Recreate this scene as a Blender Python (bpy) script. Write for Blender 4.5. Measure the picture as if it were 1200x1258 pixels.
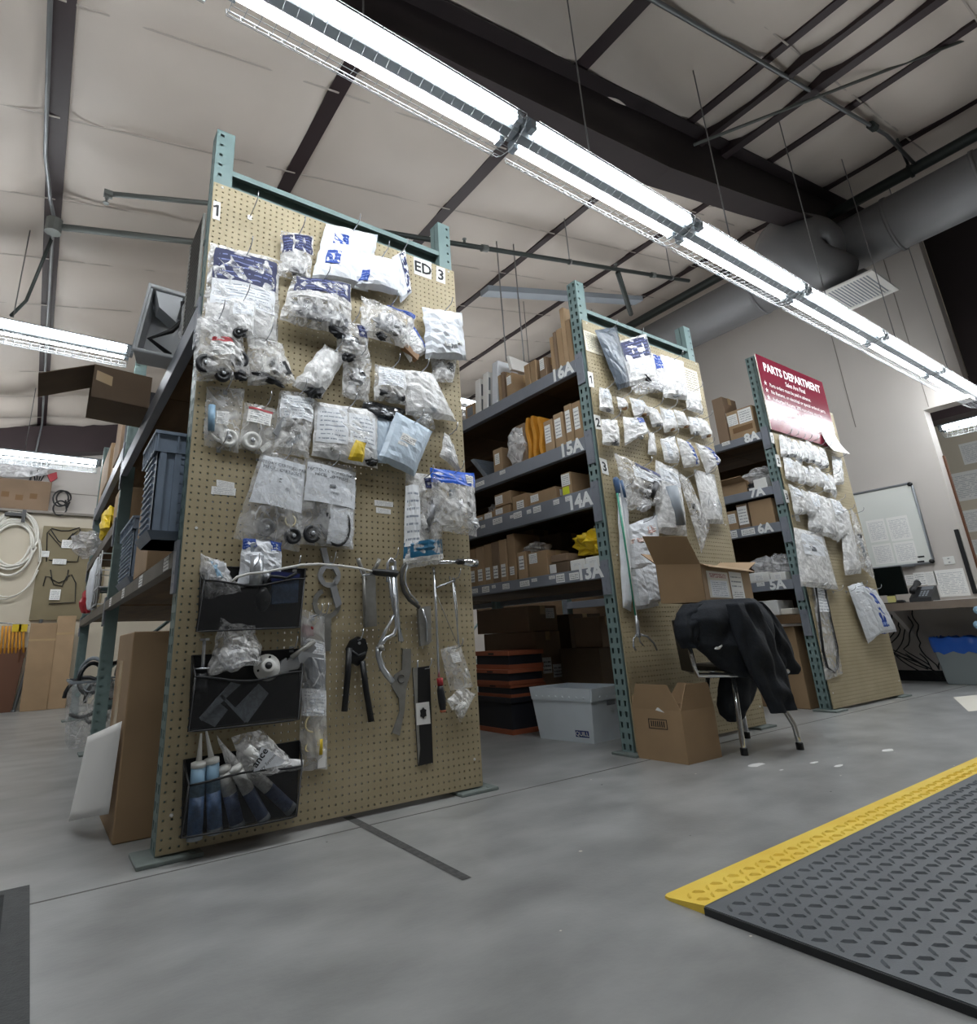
import bpy, math, random
from mathutils import Vector, Matrix, noise
for o in list(bpy.data.objects): bpy.data.objects.remove(o)
scene = bpy.context.scene
COL = scene.collection
V = Vector
PI = math.pi
random.seed(7)

# ------------------------------------------------------------------ camera
FPX, CXP, CYP = 715.798, 541.142, 568.507          # focal length and principal point in photo pixels
YAW, PITCH, ROLL = 0.6030, 0.2949, -0.0439
CAM = V((-0.3826, -2.1304, 0.5933))
FWD = V((math.sin(YAW)*math.cos(PITCH), math.cos(YAW)*math.cos(PITCH), math.sin(PITCH)))
_r = V((math.cos(YAW), -math.sin(YAW), 0)); _u = _r.cross(FWD)
RGT = _r*math.cos(ROLL) + _u*math.sin(ROLL)
UPV = -_r*math.sin(ROLL) + _u*math.cos(ROLL)
cd = bpy.data.cameras.new('camera'); cam = bpy.data.objects.new('camera', cd); COL.objects.link(cam)
cd.sensor_fit = 'HORIZONTAL'; cd.sensor_width = 36; cd.lens = FPX*36/1200
cd.shift_x = (600-CXP)/1200; cd.shift_y = (CYP-629)/1200
cd.clip_start = 0.05; cd.clip_end = 100
cam.matrix_world = Matrix(((RGT.x, UPV.x, -FWD.x, CAM.x), (RGT.y, UPV.y, -FWD.y, CAM.y), (RGT.z, UPV.z, -FWD.z, CAM.z), (0, 0, 0, 1)))
scene.camera = cam

# ------------------------------------------------------------------ world, exposure
w = bpy.data.worlds.new('world'); scene.world = w; w.use_nodes = True
w.node_tree.nodes['Background'].inputs[0].default_value = (0.75, 0.8, 0.9, 1)
w.node_tree.nodes['Background'].inputs[1].default_value = 0.03
scene.view_settings.view_transform = 'Standard'
scene.view_settings.look = 'None'
scene.view_settings.gamma = 1
scene.view_settings.use_curve_mapping = False
scene.view_settings.exposure = 1.1
TUBE_POWER = 26.0        # emission of every fluorescent tube

# ------------------------------------------------------------------ photo pixel -> place (plane from what the thing touches)
def ray(u, v): return FWD + RGT*((u-CXP)/FPX) - UPV*((v-CYP)/FPX)
def on(ax, c, u, v):
    d = ray(u, v); return CAM + d*((c-CAM[ax])/d[ax])
def _solve(p0, ax, n_pix, vec, c0):
    # slide p0 along axis ax until its pixel coordinate equals n_pix
    k = (n_pix-c0)/FPX
    a = p0-CAM
    e = V((0, 0, 0)); e[ax] = 1
    w_ = vec - FWD*k
    return -(a.dot(w_))/(e.dot(w_))
def slide_u(p, ax, u):
    p = V(p); t = _solve(p, ax, u, RGT, CXP); p[ax] += t; return p
def slide_v(p, ax, v):
    p = V(p); t = _solve(p, ax, v, -UPV, CYP); p[ax] += t; return p
def pan(u, v, y=0.0): return on(1, -y, u, v)      # on the pegboard plane, y in front of it
ROOF0, ROOFM = 3.773, 0.21
def roofz(x): return ROOF0+ROOFM*x

# ------------------------------------------------------------------ materials
def lin(c):
    if isinstance(c, str): c = [int(c[i:i+2], 16)/255 for i in (0, 2, 4)]
    return tuple((x/12.92 if x <= .04045 else ((x+.055)/1.055)**2.4) for x in c)
MATS = {}
def mat(name, col=None, rough=.5, metal=0., spec=.5, noise_amt=0., noise_scale=20., col2=None, bump=0., bump_scale=60., stretch=None, alpha=1., coat=0., detail=4.):
    if name in MATS: return MATS[name]
    m = bpy.data.materials.new(name); m.use_nodes = True; MATS[name] = m
    nt = m.node_tree; b = nt.nodes['Principled BSDF']
    c = lin(col)
    b.inputs['Base Color'].default_value = (*c, 1)
    b.inputs['Roughness'].default_value = rough
    b.inputs['Metallic'].default_value = metal
    b.inputs['Specular IOR Level'].default_value = spec
    if coat: b.inputs['Coat Weight'].default_value = coat; b.inputs['Coat Roughness'].default_value = .08
    if alpha < 1: b.inputs['Alpha'].default_value = alpha
    if noise_amt or bump:
        tc = nt.nodes.new('ShaderNodeTexCoord'); mp = nt.nodes.new('ShaderNodeMapping')
        nt.links.new(tc.outputs['Object'], mp.inputs[0])
        if stretch: mp.inputs['Scale'].default_value = stretch
    if noise_amt:
        n = nt.nodes.new('ShaderNodeTexNoise'); n.inputs['Scale'].default_value = noise_scale; n.inputs['Detail'].default_value = detail
        nt.links.new(mp.outputs[0], n.inputs['Vector'])
        r = nt.nodes.new('ShaderNodeValToRGB')
        c2 = lin(col2) if col2 else tuple(x*(1-noise_amt) for x in c)
        r.color_ramp.elements[0].position = .32; r.color_ramp.elements[1].position = .68
        r.color_ramp.elements[0].color = (*c2, 1); r.color_ramp.elements[1].color = (*c, 1)
        nt.links.new(n.outputs[0], r.inputs[0]); nt.links.new(r.outputs[0], b.inputs['Base Color'])
    if bump:
        n2 = nt.nodes.new('ShaderNodeTexNoise'); n2.inputs['Scale'].default_value = bump_scale; n2.inputs['Detail'].default_value = 5
        nt.links.new(mp.outputs[0], n2.inputs['Vector'])
        bp = nt.nodes.new('ShaderNodeBump'); bp.inputs['Strength'].default_value = bump; bp.inputs['Distance'].default_value = .01
        nt.links.new(n2.outputs[0], bp.inputs['Height']); nt.links.new(bp.outputs[0], b.inputs['Normal'])
    return m
def film(name, col, a_lo, a_hi, rough=.12, scale=14., bump=.6, crease_glint=.9):
    # crinkled plastic film: part clear, part milky, glossy
    m = bpy.data.materials.new(name); m.use_nodes = True; MATS[name] = m
    nt = m.node_tree; b = nt.nodes['Principled BSDF']
    b.inputs['Base Color'].default_value = (*lin(col), 1); b.inputs['Roughness'].default_value = rough
    b.inputs['Specular IOR Level'].default_value = .8
    tc = nt.nodes.new('ShaderNodeTexCoord')
    n = nt.nodes.new('ShaderNodeTexNoise'); n.inputs['Scale'].default_value = scale; n.inputs['Detail'].default_value = 6; n.inputs['Distortion'].default_value = 1.6
    nt.links.new(tc.outputs['Object'], n.inputs['Vector'])
    mr = nt.nodes.new('ShaderNodeMapRange'); mr.inputs[1].default_value = .38; mr.inputs[2].default_value = .66; mr.inputs[3].default_value = a_lo; mr.inputs[4].default_value = a_hi
    nt.links.new(n.outputs[0], mr.inputs[0])
    # white fold glints painted into the alpha: opaque lines along film creases
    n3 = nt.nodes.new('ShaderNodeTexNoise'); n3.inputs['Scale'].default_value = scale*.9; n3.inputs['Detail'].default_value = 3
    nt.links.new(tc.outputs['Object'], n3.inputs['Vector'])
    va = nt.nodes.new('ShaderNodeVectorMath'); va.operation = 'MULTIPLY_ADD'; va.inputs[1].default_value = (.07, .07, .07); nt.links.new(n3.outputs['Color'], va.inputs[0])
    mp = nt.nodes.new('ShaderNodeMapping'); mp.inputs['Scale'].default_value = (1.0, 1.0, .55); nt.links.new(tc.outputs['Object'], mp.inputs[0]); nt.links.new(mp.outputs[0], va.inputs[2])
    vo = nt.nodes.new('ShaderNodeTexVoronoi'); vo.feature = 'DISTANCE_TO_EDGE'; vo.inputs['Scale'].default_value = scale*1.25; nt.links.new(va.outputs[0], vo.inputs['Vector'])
    m3 = nt.nodes.new('ShaderNodeMapRange'); m3.inputs[1].default_value = 0; m3.inputs[2].default_value = .06; m3.inputs[3].default_value = crease_glint; m3.inputs[4].default_value = 0
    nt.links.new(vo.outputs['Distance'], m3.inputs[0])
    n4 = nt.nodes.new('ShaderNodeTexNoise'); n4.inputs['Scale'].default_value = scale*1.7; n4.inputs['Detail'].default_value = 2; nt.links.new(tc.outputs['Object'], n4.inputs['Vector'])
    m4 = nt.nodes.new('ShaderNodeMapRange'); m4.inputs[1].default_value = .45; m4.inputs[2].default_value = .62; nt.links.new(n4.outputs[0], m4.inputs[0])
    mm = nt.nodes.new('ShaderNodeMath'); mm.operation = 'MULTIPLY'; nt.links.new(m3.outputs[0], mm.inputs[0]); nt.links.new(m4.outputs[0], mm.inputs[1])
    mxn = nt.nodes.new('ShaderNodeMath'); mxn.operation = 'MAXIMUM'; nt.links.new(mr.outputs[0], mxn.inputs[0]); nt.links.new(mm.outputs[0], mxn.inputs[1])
    nt.links.new(mxn.outputs[0], b.inputs['Alpha'])
    n2 = nt.nodes.new('ShaderNodeTexNoise'); n2.inputs['Scale'].default_value = scale*3.2; n2.inputs['Detail'].default_value = 5; n2.inputs['Distortion'].default_value = 2.5
    nt.links.new(tc.outputs['Object'], n2.inputs['Vector'])
    bp = nt.nodes.new('ShaderNodeBump'); bp.inputs['Strength'].default_value = bump*.6; bp.inputs['Distance'].default_value = .006
    nt.links.new(n2.outputs[0], bp.inputs['Height']); nt.links.new(bp.outputs[0], b.inputs['Normal'])
    return m
def print_mat(name, bg, ink, rows=9, cover=.5, ufreq=26., rough=.6):
    # flat printing: rows of illegible small type, laid out on the label's own UVs
    m = bpy.data.materials.new(name); m.use_nodes = True; MATS[name] = m
    nt = m.node_tree; N = nt.nodes; L = nt.links; b = N['Principled BSDF']; b.inputs['Roughness'].default_value = rough
    uv = N.new('ShaderNodeTexCoord'); sx = N.new('ShaderNodeSeparateXYZ'); L.new(uv.outputs['UV'], sx.inputs[0])
    def mth(op, a, bb=None):
        n = N.new('ShaderNodeMath'); n.operation = op
        for i, q in enumerate((a, bb)):
            if q is None: continue
            if isinstance(q, (int, float)): n.inputs[i].default_value = q
            else: L.new(q, n.inputs[i])
        return n.outputs[0]
    rr = mth('MULTIPLY', sx.outputs[1], rows); fr = mth('FRACT', rr); fl = mth('FLOOR', rr)
    inrow = mth('GREATER_THAN', fr, 1-cover)
    cx = N.new('ShaderNodeCombineXYZ'); L.new(mth('MULTIPLY', sx.outputs[0], ufreq), cx.inputs[0]); L.new(mth('MULTIPLY', fl, 7.3), cx.inputs[1])
    wn = N.new('ShaderNodeTexNoise'); wn.inputs['Scale'].default_value = 1.; wn.inputs['Detail'].default_value = 2; L.new(cx.outputs[0], wn.inputs['Vector'])
    g = mth('GREATER_THAN', wn.outputs[0], .45)
    mg = mth('MULTIPLY', mth('GREATER_THAN', sx.outputs[0], .08), mth('LESS_THAN', sx.outputs[0], .92))
    mg2 = mth('MULTIPLY', mth('GREATER_THAN', sx.outputs[1], .08), mth('LESS_THAN', sx.outputs[1], .92))
    f = mth('MULTIPLY', mth('MULTIPLY', inrow, g), mth('MULTIPLY', mg, mg2))
    mx = N.new('ShaderNodeMix'); mx.data_type = 'RGBA'; L.new(f, mx.inputs[0])
    mx.inputs[6].default_value = (*lin(bg), 1); mx.inputs[7].default_value = (*lin(ink), 1)
    L.new(mx.outputs[2], b.inputs['Base Color'])
    return m
def emit(name, col, s):
    m = bpy.data.materials.new(name); m.use_nodes = True; MATS[name] = m
    nt = m.node_tree; nt.nodes.remove(nt.nodes['Principled BSDF']); e = nt.nodes.new('ShaderNodeEmission')
    e.inputs[0].default_value = (*col, 1); e.inputs[1].default_value = s
    nt.links.new(e.outputs[0], nt.nodes['Material Output'].inputs[0]); return m

mat('concrete', 'a2a3a2', .34, noise_amt=.3, noise_scale=3.2, col2='868786', bump=.06, bump_scale=60, detail=12, stretch=(1, 1.7, 1))
mat('liner', 'd2c8be', .5, noise_amt=.08, noise_scale=1.2, bump=.12, bump_scale=9, spec=.4)
mat('oxide', '35282b', .5, noise_amt=.25, noise_scale=3.)
mat('oxide_dark', '2a2123', .6, noise_amt=.2, noise_scale=3.)
mat('strap_white', 'b5aca4', .5)
mat('wall_paint', 'c9c3bd', .7, noise_amt=.04, noise_scale=2.)
mat('wall_cream', 'd3c9b6', .7, noise_amt=.05, noise_scale=2.)
mat('joint', '8d8780', .8)
mat('black_base', '1b1d20', .5)
mat('galv', '8b8e90', .42, metal=.75, noise_amt=.12, noise_scale=6.)
mat('duct', '7c7c7e', .5, metal=.15, noise_amt=.1, noise_scale=3.)
mat('pipe_dark', '3c4240', .5, metal=.3)
mat('pipe_grey', '6f7370', .5, metal=.3)
mat('rod', '8b8b8b', .4, metal=.6)
mat('teal', '7b9190', .45, noise_amt=.1, noise_scale=9., spec=.5)
mat('teal_dark', '5d7174', .5, noise_amt=.15, noise_scale=9.)
mat('beam_grey', '858a94', .5, noise_amt=.12, noise_scale=7.)
mat('beam_brown', '645f59', .55, noise_amt=.2, noise_scale=7.)
mat('foot_grey', '78827f', .6, noise_amt=.15, noise_scale=20.)
mat('deck', '6b5236', .8, noise_amt=.35, noise_scale=14., stretch=(1, .15, 1))
mat('peg', 'b1a486', .6, noise_amt=.1, noise_scale=5., bump=.08, bump_scale=300, col2='a6997a')
mat('peg_brown', '8d8164', .6, noise_amt=.12, noise_scale=5.)
mat('stencil', 'eef0f0', .6)
mat('paper', 'eeeeec', .6)
mat('paper_warm', 'e6e2d6', .6)
mat('ink', '15161a', .6)
mat('ink_grey', '70747a', .6)
mat('card', 'a88c6b', .75, noise_amt=.12, noise_scale=6., bump=.04, bump_scale=150)
mat('card2', 'b39776', .75, noise_amt=.1, noise_scale=6.)
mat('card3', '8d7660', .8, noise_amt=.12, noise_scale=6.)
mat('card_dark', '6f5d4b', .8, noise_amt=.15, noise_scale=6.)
mat('card_in', '94734f', .8, noise_amt=.1, noise_scale=8.)
mat('card_edge', '7c5f41', .85)
mat('tape', 'c1a67f', .25, spec=.7)
mat('orange_box', 'a85f42', .6, noise_amt=.1, noise_scale=8.)
mat('navy_box', '23242c', .6, noise_amt=.15, noise_scale=8.)
mat('tote', 'e6eff6', .45, noise_amt=.05, noise_scale=8.)
mat('blue_ink', '20397e', .5)
mat('navy', '232c5c', .4)
mat('blue', '56739b', .4)
mat('slate', '4a5a7c', .4)
mat('royal', '1f5fd0', .3)
mat('teal_label', '256a8f', .4)
mat('red', 'a52a33', .5)
mat('maroon', '7a2a3a', .18, spec=.35, coat=.08)
mat('white_txt', 'fbeef0', .5)
mat('orange_env', 'dd9a30', .6, noise_amt=.1, noise_scale=12.)
mat('yellow', 'e2c229', .5)
mat('yellow_mat', 'f8d95c', .6, noise_amt=.12, noise_scale=7., bump=.1, bump_scale=200, col2='f1cb48')
mat('rubber', '666b70', .55, noise_amt=.15, noise_scale=5., bump=.08, bump_scale=250)
mat('rubber_edge', '2b2d2f', .6)
mat('mat_grey', '4a4c4d', .75, noise_amt=.2, noise_scale=40., bump=.3, bump_scale=160)
mat('dark', '24262a', .45, noise_amt=.2, noise_scale=25.)
mat('black', '141518', .45)
mat('black_cloth', '1e232b', .9, noise_amt=.25, noise_scale=30., bump=.25, bump_scale=70)
mat('steel', 'c9cdd2', .25, metal=.65)
mat('chrome', 'dfe2e5', .1, metal=.9)
mat('iron', '93928d', .45, metal=.3, noise_amt=.2, noise_scale=40.)
mat('iron_dark', '5a5956', .45, metal=.3, noise_amt=.25, noise_scale=40.)
mat('greyplastic', '8f979f', .5)
mat('whiteplastic', 'e6e6e2', .4)
mat('grey_lump', 'a2a4a8', .35, metal=.3, noise_amt=.5, noise_scale=30., col2='3a3c40')
mat('white_lump', 'eceef2', .5, noise_amt=.3, noise_scale=25.)
mat('blue_lump', '8fb2cc', .4)
mat('brown_lump', '8c6a48', .6)
mat('cream_tube', 'e5d6a5', .4)
mat('crate', '8492a4', .5, noise_amt=.12, noise_scale=10.)
mat('crate_dark', '50647c', .6)
mat('grey_tub', 'b9bcbf', .5)
mat('bin_grey', '8b9495', .5)
mat('bin_bag', '2a63c4', .3, spec=.7)
mat('board_white', 'e6e9e4', .2, spec=.6)
mat('board_frame', '8d9195', .35, metal=.6)
mat('desk', '8d7f72', .55, noise_amt=.15, noise_scale=9.)
mat('screen', '0d1412', .25)
mat('floor_tape', '3f3f40', .6, noise_amt=.4, noise_scale=60., col2='5c5c5a')
mat('crack', '6a6864', .9)
mat('fixture', '70777c', .45)
mat('wire_white', 'c9cbcc', .4)
mat('guard_wire', '85888a', .4)
mat('grille', 'ecebe7', .5)
mat('sticky', 'e3dd92', .7)
mat('lime', 'd8e034', .6)
mat('green_rod', '3f9a80', .4)
mat('wood', 'b08b5d', .7, noise_amt=.15, noise_scale=9.)
mat('brown_wood', '5f3a22', .7)
mat('hose', 'e6e3da', .45)
mat('poly_white', 'e4e8ee', .35, noise_amt=.06, noise_scale=30., bump=.35, bump_scale=45)
mat('poly_blue', 'c7d7e6', .4, noise_amt=.05, noise_scale=30., bump=.25, bump_scale=35)
mat('poly_grey', '6b747f', .3, noise_amt=.3, noise_scale=30., bump=.3, bump_scale=40)
mat('silver_film', '85888c', .18, metal=.7, noise_amt=.6, noise_scale=20., col2='1d1f22')
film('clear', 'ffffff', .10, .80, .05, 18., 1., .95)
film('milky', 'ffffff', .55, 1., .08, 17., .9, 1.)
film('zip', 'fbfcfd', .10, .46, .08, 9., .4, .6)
film('mesh_black', '0e1014', .46, .62, .6, 50., .2, 0)
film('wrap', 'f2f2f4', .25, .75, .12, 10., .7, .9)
film('binbagfilm', '2a63c4', .85, 1., .2, 9.)
print_mat('label_print', 'f4f4f2', '94979d', 6, .28, 16.)
print_mat('label_bar', 'f2f2f0', '4a4c52', 4, .34, 30.)
print_mat('sheet_print', 'f1f1ee', 'b9bcc0', 16, .3, 12.)
print_mat('sheet_cream', 'efe8d2', '8a8578', 12, .35, 16.)
print_mat('red_print', 'efe6e0', 'a43a30', 5, .55, 20.)
print_mat('film_print', 'f0f3f7', '98a0ad', 8, .28, 16.)
print_mat('navy_print', '1b2350', '6f7ab0', 6, .22, 14.)
print_mat('blue_print', '2148a0', '8fa6dc', 4, .22, 12.)
emit('tube_light', (.93, .97, 1.0), TUBE_POWER)

# ------------------------------------------------------------------ mesh building
class MB:
    def __init__(s): s.v = []; s.f = []; s.m = []; s.mats = []; s.uv = {}; s.cur = 0; s.sm = []; s.smooth = False
    def mat(s, name):
        if name not in s.mats: s.mats.append(name)
        s.cur = s.mats.index(name); return s
    def add(s, vs, fs, uvs=None):
        b = len(s.v); s.v += [tuple(p) for p in vs]
        for i, f in enumerate(fs):
            if uvs: s.uv[len(s.f)] = uvs[i]
            s.f.append(tuple(b+k for k in f)); s.m.append(s.cur); s.sm.append(s.smooth)
        return s
    def box(s, a, b, jig=0):
        x0, y0, z0 = a; x1, y1, z1 = b
        vs = [(x0, y0, z0), (x1, y0, z0), (x1, y1, z0), (x0, y1, z0), (x0, y0, z1), (x1, y0, z1), (x1, y1, z1), (x0, y1, z1)]
        return s.add(vs, [(3, 2, 1, 0), (4, 5, 6, 7), (0, 1, 5, 4), (1, 2, 6, 5), (2, 3, 7, 6), (3, 0, 4, 7)])
    def hexa(s, vs): # 8 corners, bottom 0-3, top 4-7
        return s.add(vs, [(3, 2, 1, 0), (4, 5, 6, 7), (0, 1, 5, 4), (1, 2, 6, 5), (2, 3, 7, 6), (3, 0, 4, 7)])
    def quad(s, a, b, c, d): # a bottom-left, b br, c tr, d tl
        return s.add([a, b, c, d], [(0, 1, 2, 3)], [((0, 0), (1, 0), (1, 1), (0, 1))])
    def slab(s, a, b, c, d, t): # quad a,b,c,d (bl,br,tr,tl) given thickness t behind its normal, UVs on the front
        a, b, c, d = map(V, (a, b, c, d)); n = (b-a).cross(d-a).normalized()*t
        s.quad(a, b, c, d)
        bk = [p-n for p in (a, b, c, d)]
        return s.add([a, b, c, d]+bk, [(7, 6, 5, 4), (0, 4, 5, 1), (1, 5, 6, 2), (2, 6, 7, 3), (3, 7, 4, 0)])
    def tube(s, pts, r, n=8, caps=True, closed=False):
        pts = [V(p) for p in pts]; k = len(pts)
        rr = r if isinstance(r, (list, tuple)) else [r]*k
        rings = []; prev = None
        for i, p in enumerate(pts):
            if closed: t = pts[(i+1) % k]-pts[i-1]
            else: t = pts[min(i+1, k-1)]-pts[max(i-1, 0)]
            if t.length < 1e-9: t = V((0, 0, 1))
            t.normalize()
            if prev is None:
                a = V((0, 0, 1)) if abs(t.z) < .9 else V((1, 0, 0))
                x = t.cross(a).normalized()
            else: x = (prev-t*prev.dot(t)).normalized()
            prev = x; y = t.cross(x)
            rings.append([p+(x*math.cos(2*PI*j/n)+y*math.sin(2*PI*j/n))*rr[i] for j in range(n)])
        vs = [q for g in rings for q in g]; fs = []
        for i in range(k if closed else k-1):
            i2 = (i+1) % k
            for j in range(n): fs.append((i*n+j, i*n+(j+1) % n, i2*n+(j+1) % n, i2*n+j))
        if caps and not closed: fs.append(tuple(reversed(range(n)))); fs.append(tuple((k-1)*n+j for j in range(n)))
        sm = s.smooth; s.smooth = True; s.add(vs, fs); s.smooth = sm
        return s
    def rev(s, prof, c, ax=V((0, 0, 1)), n=16): # lathe: prof = [(radius, height)]
        ax = V(ax).normalized(); a = V((0, 0, 1)) if abs(ax.z) < .9 else V((1, 0, 0))
        x = ax.cross(a).normalized(); y = ax.cross(x); c = V(c)
        vs = [c+ax*h+(x*math.cos(2*PI*j/n)+y*math.sin(2*PI*j/n))*r for r, h in prof for j in range(n)]
        k = len(prof); fs = [(i*n+j, i*n+(j+1) % n, (i+1)*n+(j+1) % n, (i+1)*n+j) for i in range(k-1) for j in range(n)]
        fs += [tuple(reversed(range(n))), tuple((k-1)*n+j for j in range(n))]
        sm = s.smooth; s.smooth = n > 10; s.add(vs, fs); s.smooth = sm
        return s
    def prism(s, poly, d): # planar polygon of 3D points extruded by vector d
        poly = [V(p) for p in poly]; d = V(d); n = len(poly)
        vs = poly+[p+d for p in poly]
        return s.add(vs, [tuple(range(n)), tuple(reversed(range(n, 2*n)))]+[(i, i+n, (i+1) % n+n, (i+1) % n) for i in range(n)])
    def text(s, txt, o, right, up, size, bold=0., align='CENTER', lift=.0006, mapf=None):
        vs, fs = text_mesh(txt, bold, align)
        o = V(o); right = V(right).normalized(); up = V(up).normalized(); n = right.cross(up)*lift
        if mapf: P = [mapf(x*size, y*size) for x, y in vs]
        else: P = [o+right*(x*size)+up*(y*size)+n for x, y in vs]
        return s.add(P, fs)
    def build(s, name, matn=None, parent=None, bevel=0., smooth=None, kind=None, label=None, loc=None):
        me = bpy.data.meshes.new(name); me.from_pydata(s.v, [], s.f)
        ms = s.mats or [matn]
        if matn and s.mats and matn not in s.mats: pass
        for k in ms: me.materials.append(MATS[k])
        me.polygons.foreach_set('material_index', s.m)
        me.polygons.foreach_set('use_smooth', [bool(x) or bool(smooth) for x in s.sm])
        if s.uv:
            ul = me.uv_layers.new(name='UVMap')
            for fi, c in s.uv.items():
                for li, q in zip(me.polygons[fi].loop_indices, c): ul.data[li].uv = q
        me.update()
        o = bpy.data.objects.new(name, me); COL.objects.link(o)
        if parent: o.parent = parent
        if bevel:
            bm = o.modifiers.new('bevel', 'BEVEL'); bm.width = bevel; bm.segments = 1; bm.limit_method = 'ANGLE'
        if kind: o['kind'] = kind
        if label: o['label'] = label
        return o
_TX = {}
def text_mesh(txt, bold, align):
    k = (txt, bold, align)
    if k not in _TX:
        c = bpy.data.curves.new('t', 'FONT'); c.body = txt; c.align_x = align; c.size = 1; c.offset = bold; c.resolution_u = 2
        o = bpy.data.objects.new('t', c); COL.objects.link(o)
        bpy.context.view_layer.update()
        me = bpy.data.meshes.new_from_object(o.evaluated_get(bpy.context.evaluated_depsgraph_get()))
        _TX[k] = ([(v.co.x, v.co.y) for v in me.vertices], [tuple(p.vertices) for p in me.polygons])
        bpy.data.objects.remove(o); bpy.data.meshes.remove(me)
    return _TX[k]
def tag(o, label, cat, group=None, kind=None):
    o['label'] = label; o['category'] = cat
    if group: o['group'] = group
    if kind: o['kind'] = kind
    return o
def thing(name, label, cat, loc=(0, 0, 0), group=None):
    o = bpy.data.objects.new(name, None); COL.objects.link(o); o.empty_display_size = .05
    return tag(o, label, cat, group)
def struct(o): o['kind'] = 'structure'; return o
def dup(root, off, label=None, group=None):
    r = root.copy(); COL.objects.link(r); r.location = root.location+V(off)
    if label: r['label'] = label
    if group: r['group'] = group
    def rec(src, dst):
        for ch in list(src.children):
            c = ch.copy(); COL.objects.link(c); c.parent = dst; rec(ch, c)
    rec(root, r)
    return r
# ================================================================== SETTING
XR, YB, XL, YF = 7.05, 7.1, -7.5, -11.0
def build_floor():
    m = MB().mat('concrete'); m.box((XL, YF, -.1), (12.0, YB+.1, 0)); f = struct(m.build('floor'))
    f['label'] = 'grey polished concrete floor'
    # sawn control joint running in front of the racks
    j = MB().mat('crack'); a = on(2, 0, 38, 1108); b = on(2, 0, 293, 1050)
    y = -.105; j.box((XL, y-.003, .0), (12, y+.003, .0008)); j.build('control_joint', parent=f)
    t = MB().mat('floor_tape'); t.quad((.613, -.70, .001), (.643, -.70, .001), (.655, .04, .001), (.620, .04, .001)); t.build('tape_strip', parent=f)
    # paint chips and paler vinyl patch by the counter
    for k, (u, v, r) in enumerate([(928, 940, .05), (1030, 941, .03), (1000, 937, .025), (960, 946, .012), (1090, 922, .04)]):
        c = on(2, 0, u, v); m = MB().mat('paper'); n = 9
        m.add([(c.x+r*math.cos(2*PI*i/n)*(1+.5*random.random()), c.y+.35*r*math.sin(2*PI*i/n)*(1+.7*random.random()), .0008) for i in range(n)], [tuple(range(n))]); m.build('paint_chip', parent=f)
    m = MB().mat('paper_warm'); m.quad((4.75, -.62, .0015), (5.5, -.85, .0015), (6.3, -.5, .0015), (5.6, -.30, .0015)); m.build('pale_tile', parent=f)
    for k in range(26):
        x, y = random.uniform(-.3, 3.2), random.uniform(-1.6, -.1); r = random.uniform(.002, .005); m = MB().mat('paper_warm' if k % 3 else 'floor_tape')
        m.add([(x+r*math.cos(2*PI*i/6)*(1+.5*random.random()), y+r*math.sin(2*PI*i/6), .0009) for i in range(6)], [tuple(range(6))]); m.build('paint_speck', parent=f)
build_floor()

PURL = [-7.55, -6.2, -4.83, -3.45, -2.05, -.65, .76, 2.15, 3.45, 4.77, 6.0, 7.35, 8.7]
SEAMS = [-10.6+.765*k for k in range(24)]
off = 1.25 - min(SEAMS, key=lambda q: abs(q-1.25)); SEAMS = [q+off for q in SEAMS]
def build_ceiling():
    m = MB().mat('liner'); xs = []
    for a, b in zip(PURL, PURL[1:]): xs += [a+(b-a)*i/12 for i in range(12)]
    xs.append(PURL[-1]); xs += [9.5, 10.5, 12.0]
    ys = []; S = [YF]+[s for s in SEAMS if YF+.2 < s < YB-.2]+[YB]
    for a, b in zip(S, S[1:]): ys += [a+(b-a)*i/6 for i in range(6)]
    ys.append(YB)
    def zz(x, y):
        z = roofz(x)
        for a, b in zip(PURL, PURL[1:]):
            if a <= x <= b:
                t = (x-a)/(b-a); edge = min(1, 7*min(t, 1-t))
                z -= .05*edge*(1-.25*math.sin(PI*t))
                s0 = max([s for s in S if s <= y+1e-6]); s1 = min([s for s in S if s > y-1e-6] or [YB])
                q = (y-s0)/max(1e-6, s1-s0) if s1 > s0 else 0
                z -= .085*math.sin(PI*t)**.6*math.sin(PI*q)**.65
                z += .03*noise.noise(V((x*2.3, y*3.1, 0)))*math.sin(PI*t)
                z += .018*noise.noise(V((x*9, y*3., 5)))*math.sin(PI*t)
        return z
    vs = [(x, y, zz(x, y)) for y in ys for x in xs]; nx = len(xs)
    m.smooth = True
    m.add(vs, [(j*nx+i, (j+1)*nx+i, (j+1)*nx+i+1, j*nx+i+1) for j in range(len(ys)-1) for i in range(nx-1)])
    c = struct(m.build('ceiling')); c['label'] = 'white insulation liner sagging between the roof purlins'
    def pur(x, w, y0=YF, y1=YB, dz=.03):
        p = MB().mat('oxide'); z = roofz(x)-.012
        p.box((x-w/2, y0, z-dz), (x+w/2, y1, z+.02)); p.build('purlin', parent=c)
    for x in PURL: pur(x, .10 if x < 3 else .065)
    pur(3.68, .05, YF, -.2, .12); pur(4.05, .075, YF, -.2, .13)
    for s in S[1:-1]:
        for a, b in zip(PURL, PURL[1:]):
            q = MB().mat('strap_white'); z0, z1 = roofz(a), roofz(b)
            if a < -2.5 or s < -3.5: continue
            q.hexa([(a-.06, s-.006, z0-.057), (b-.06, s-.006, z1-.057), (b-.06, s+.006, z1-.057), (a-.06, s+.006, z0-.057), (a-.06, s-.006, z0-.054), (b-.06, s-.006, z1-.054), (b-.06, s+.006, z1-.054), (a-.06, s+.006, z0-.054)])
            q.build('liner_strap', parent=c)
build_ceiling()

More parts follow.
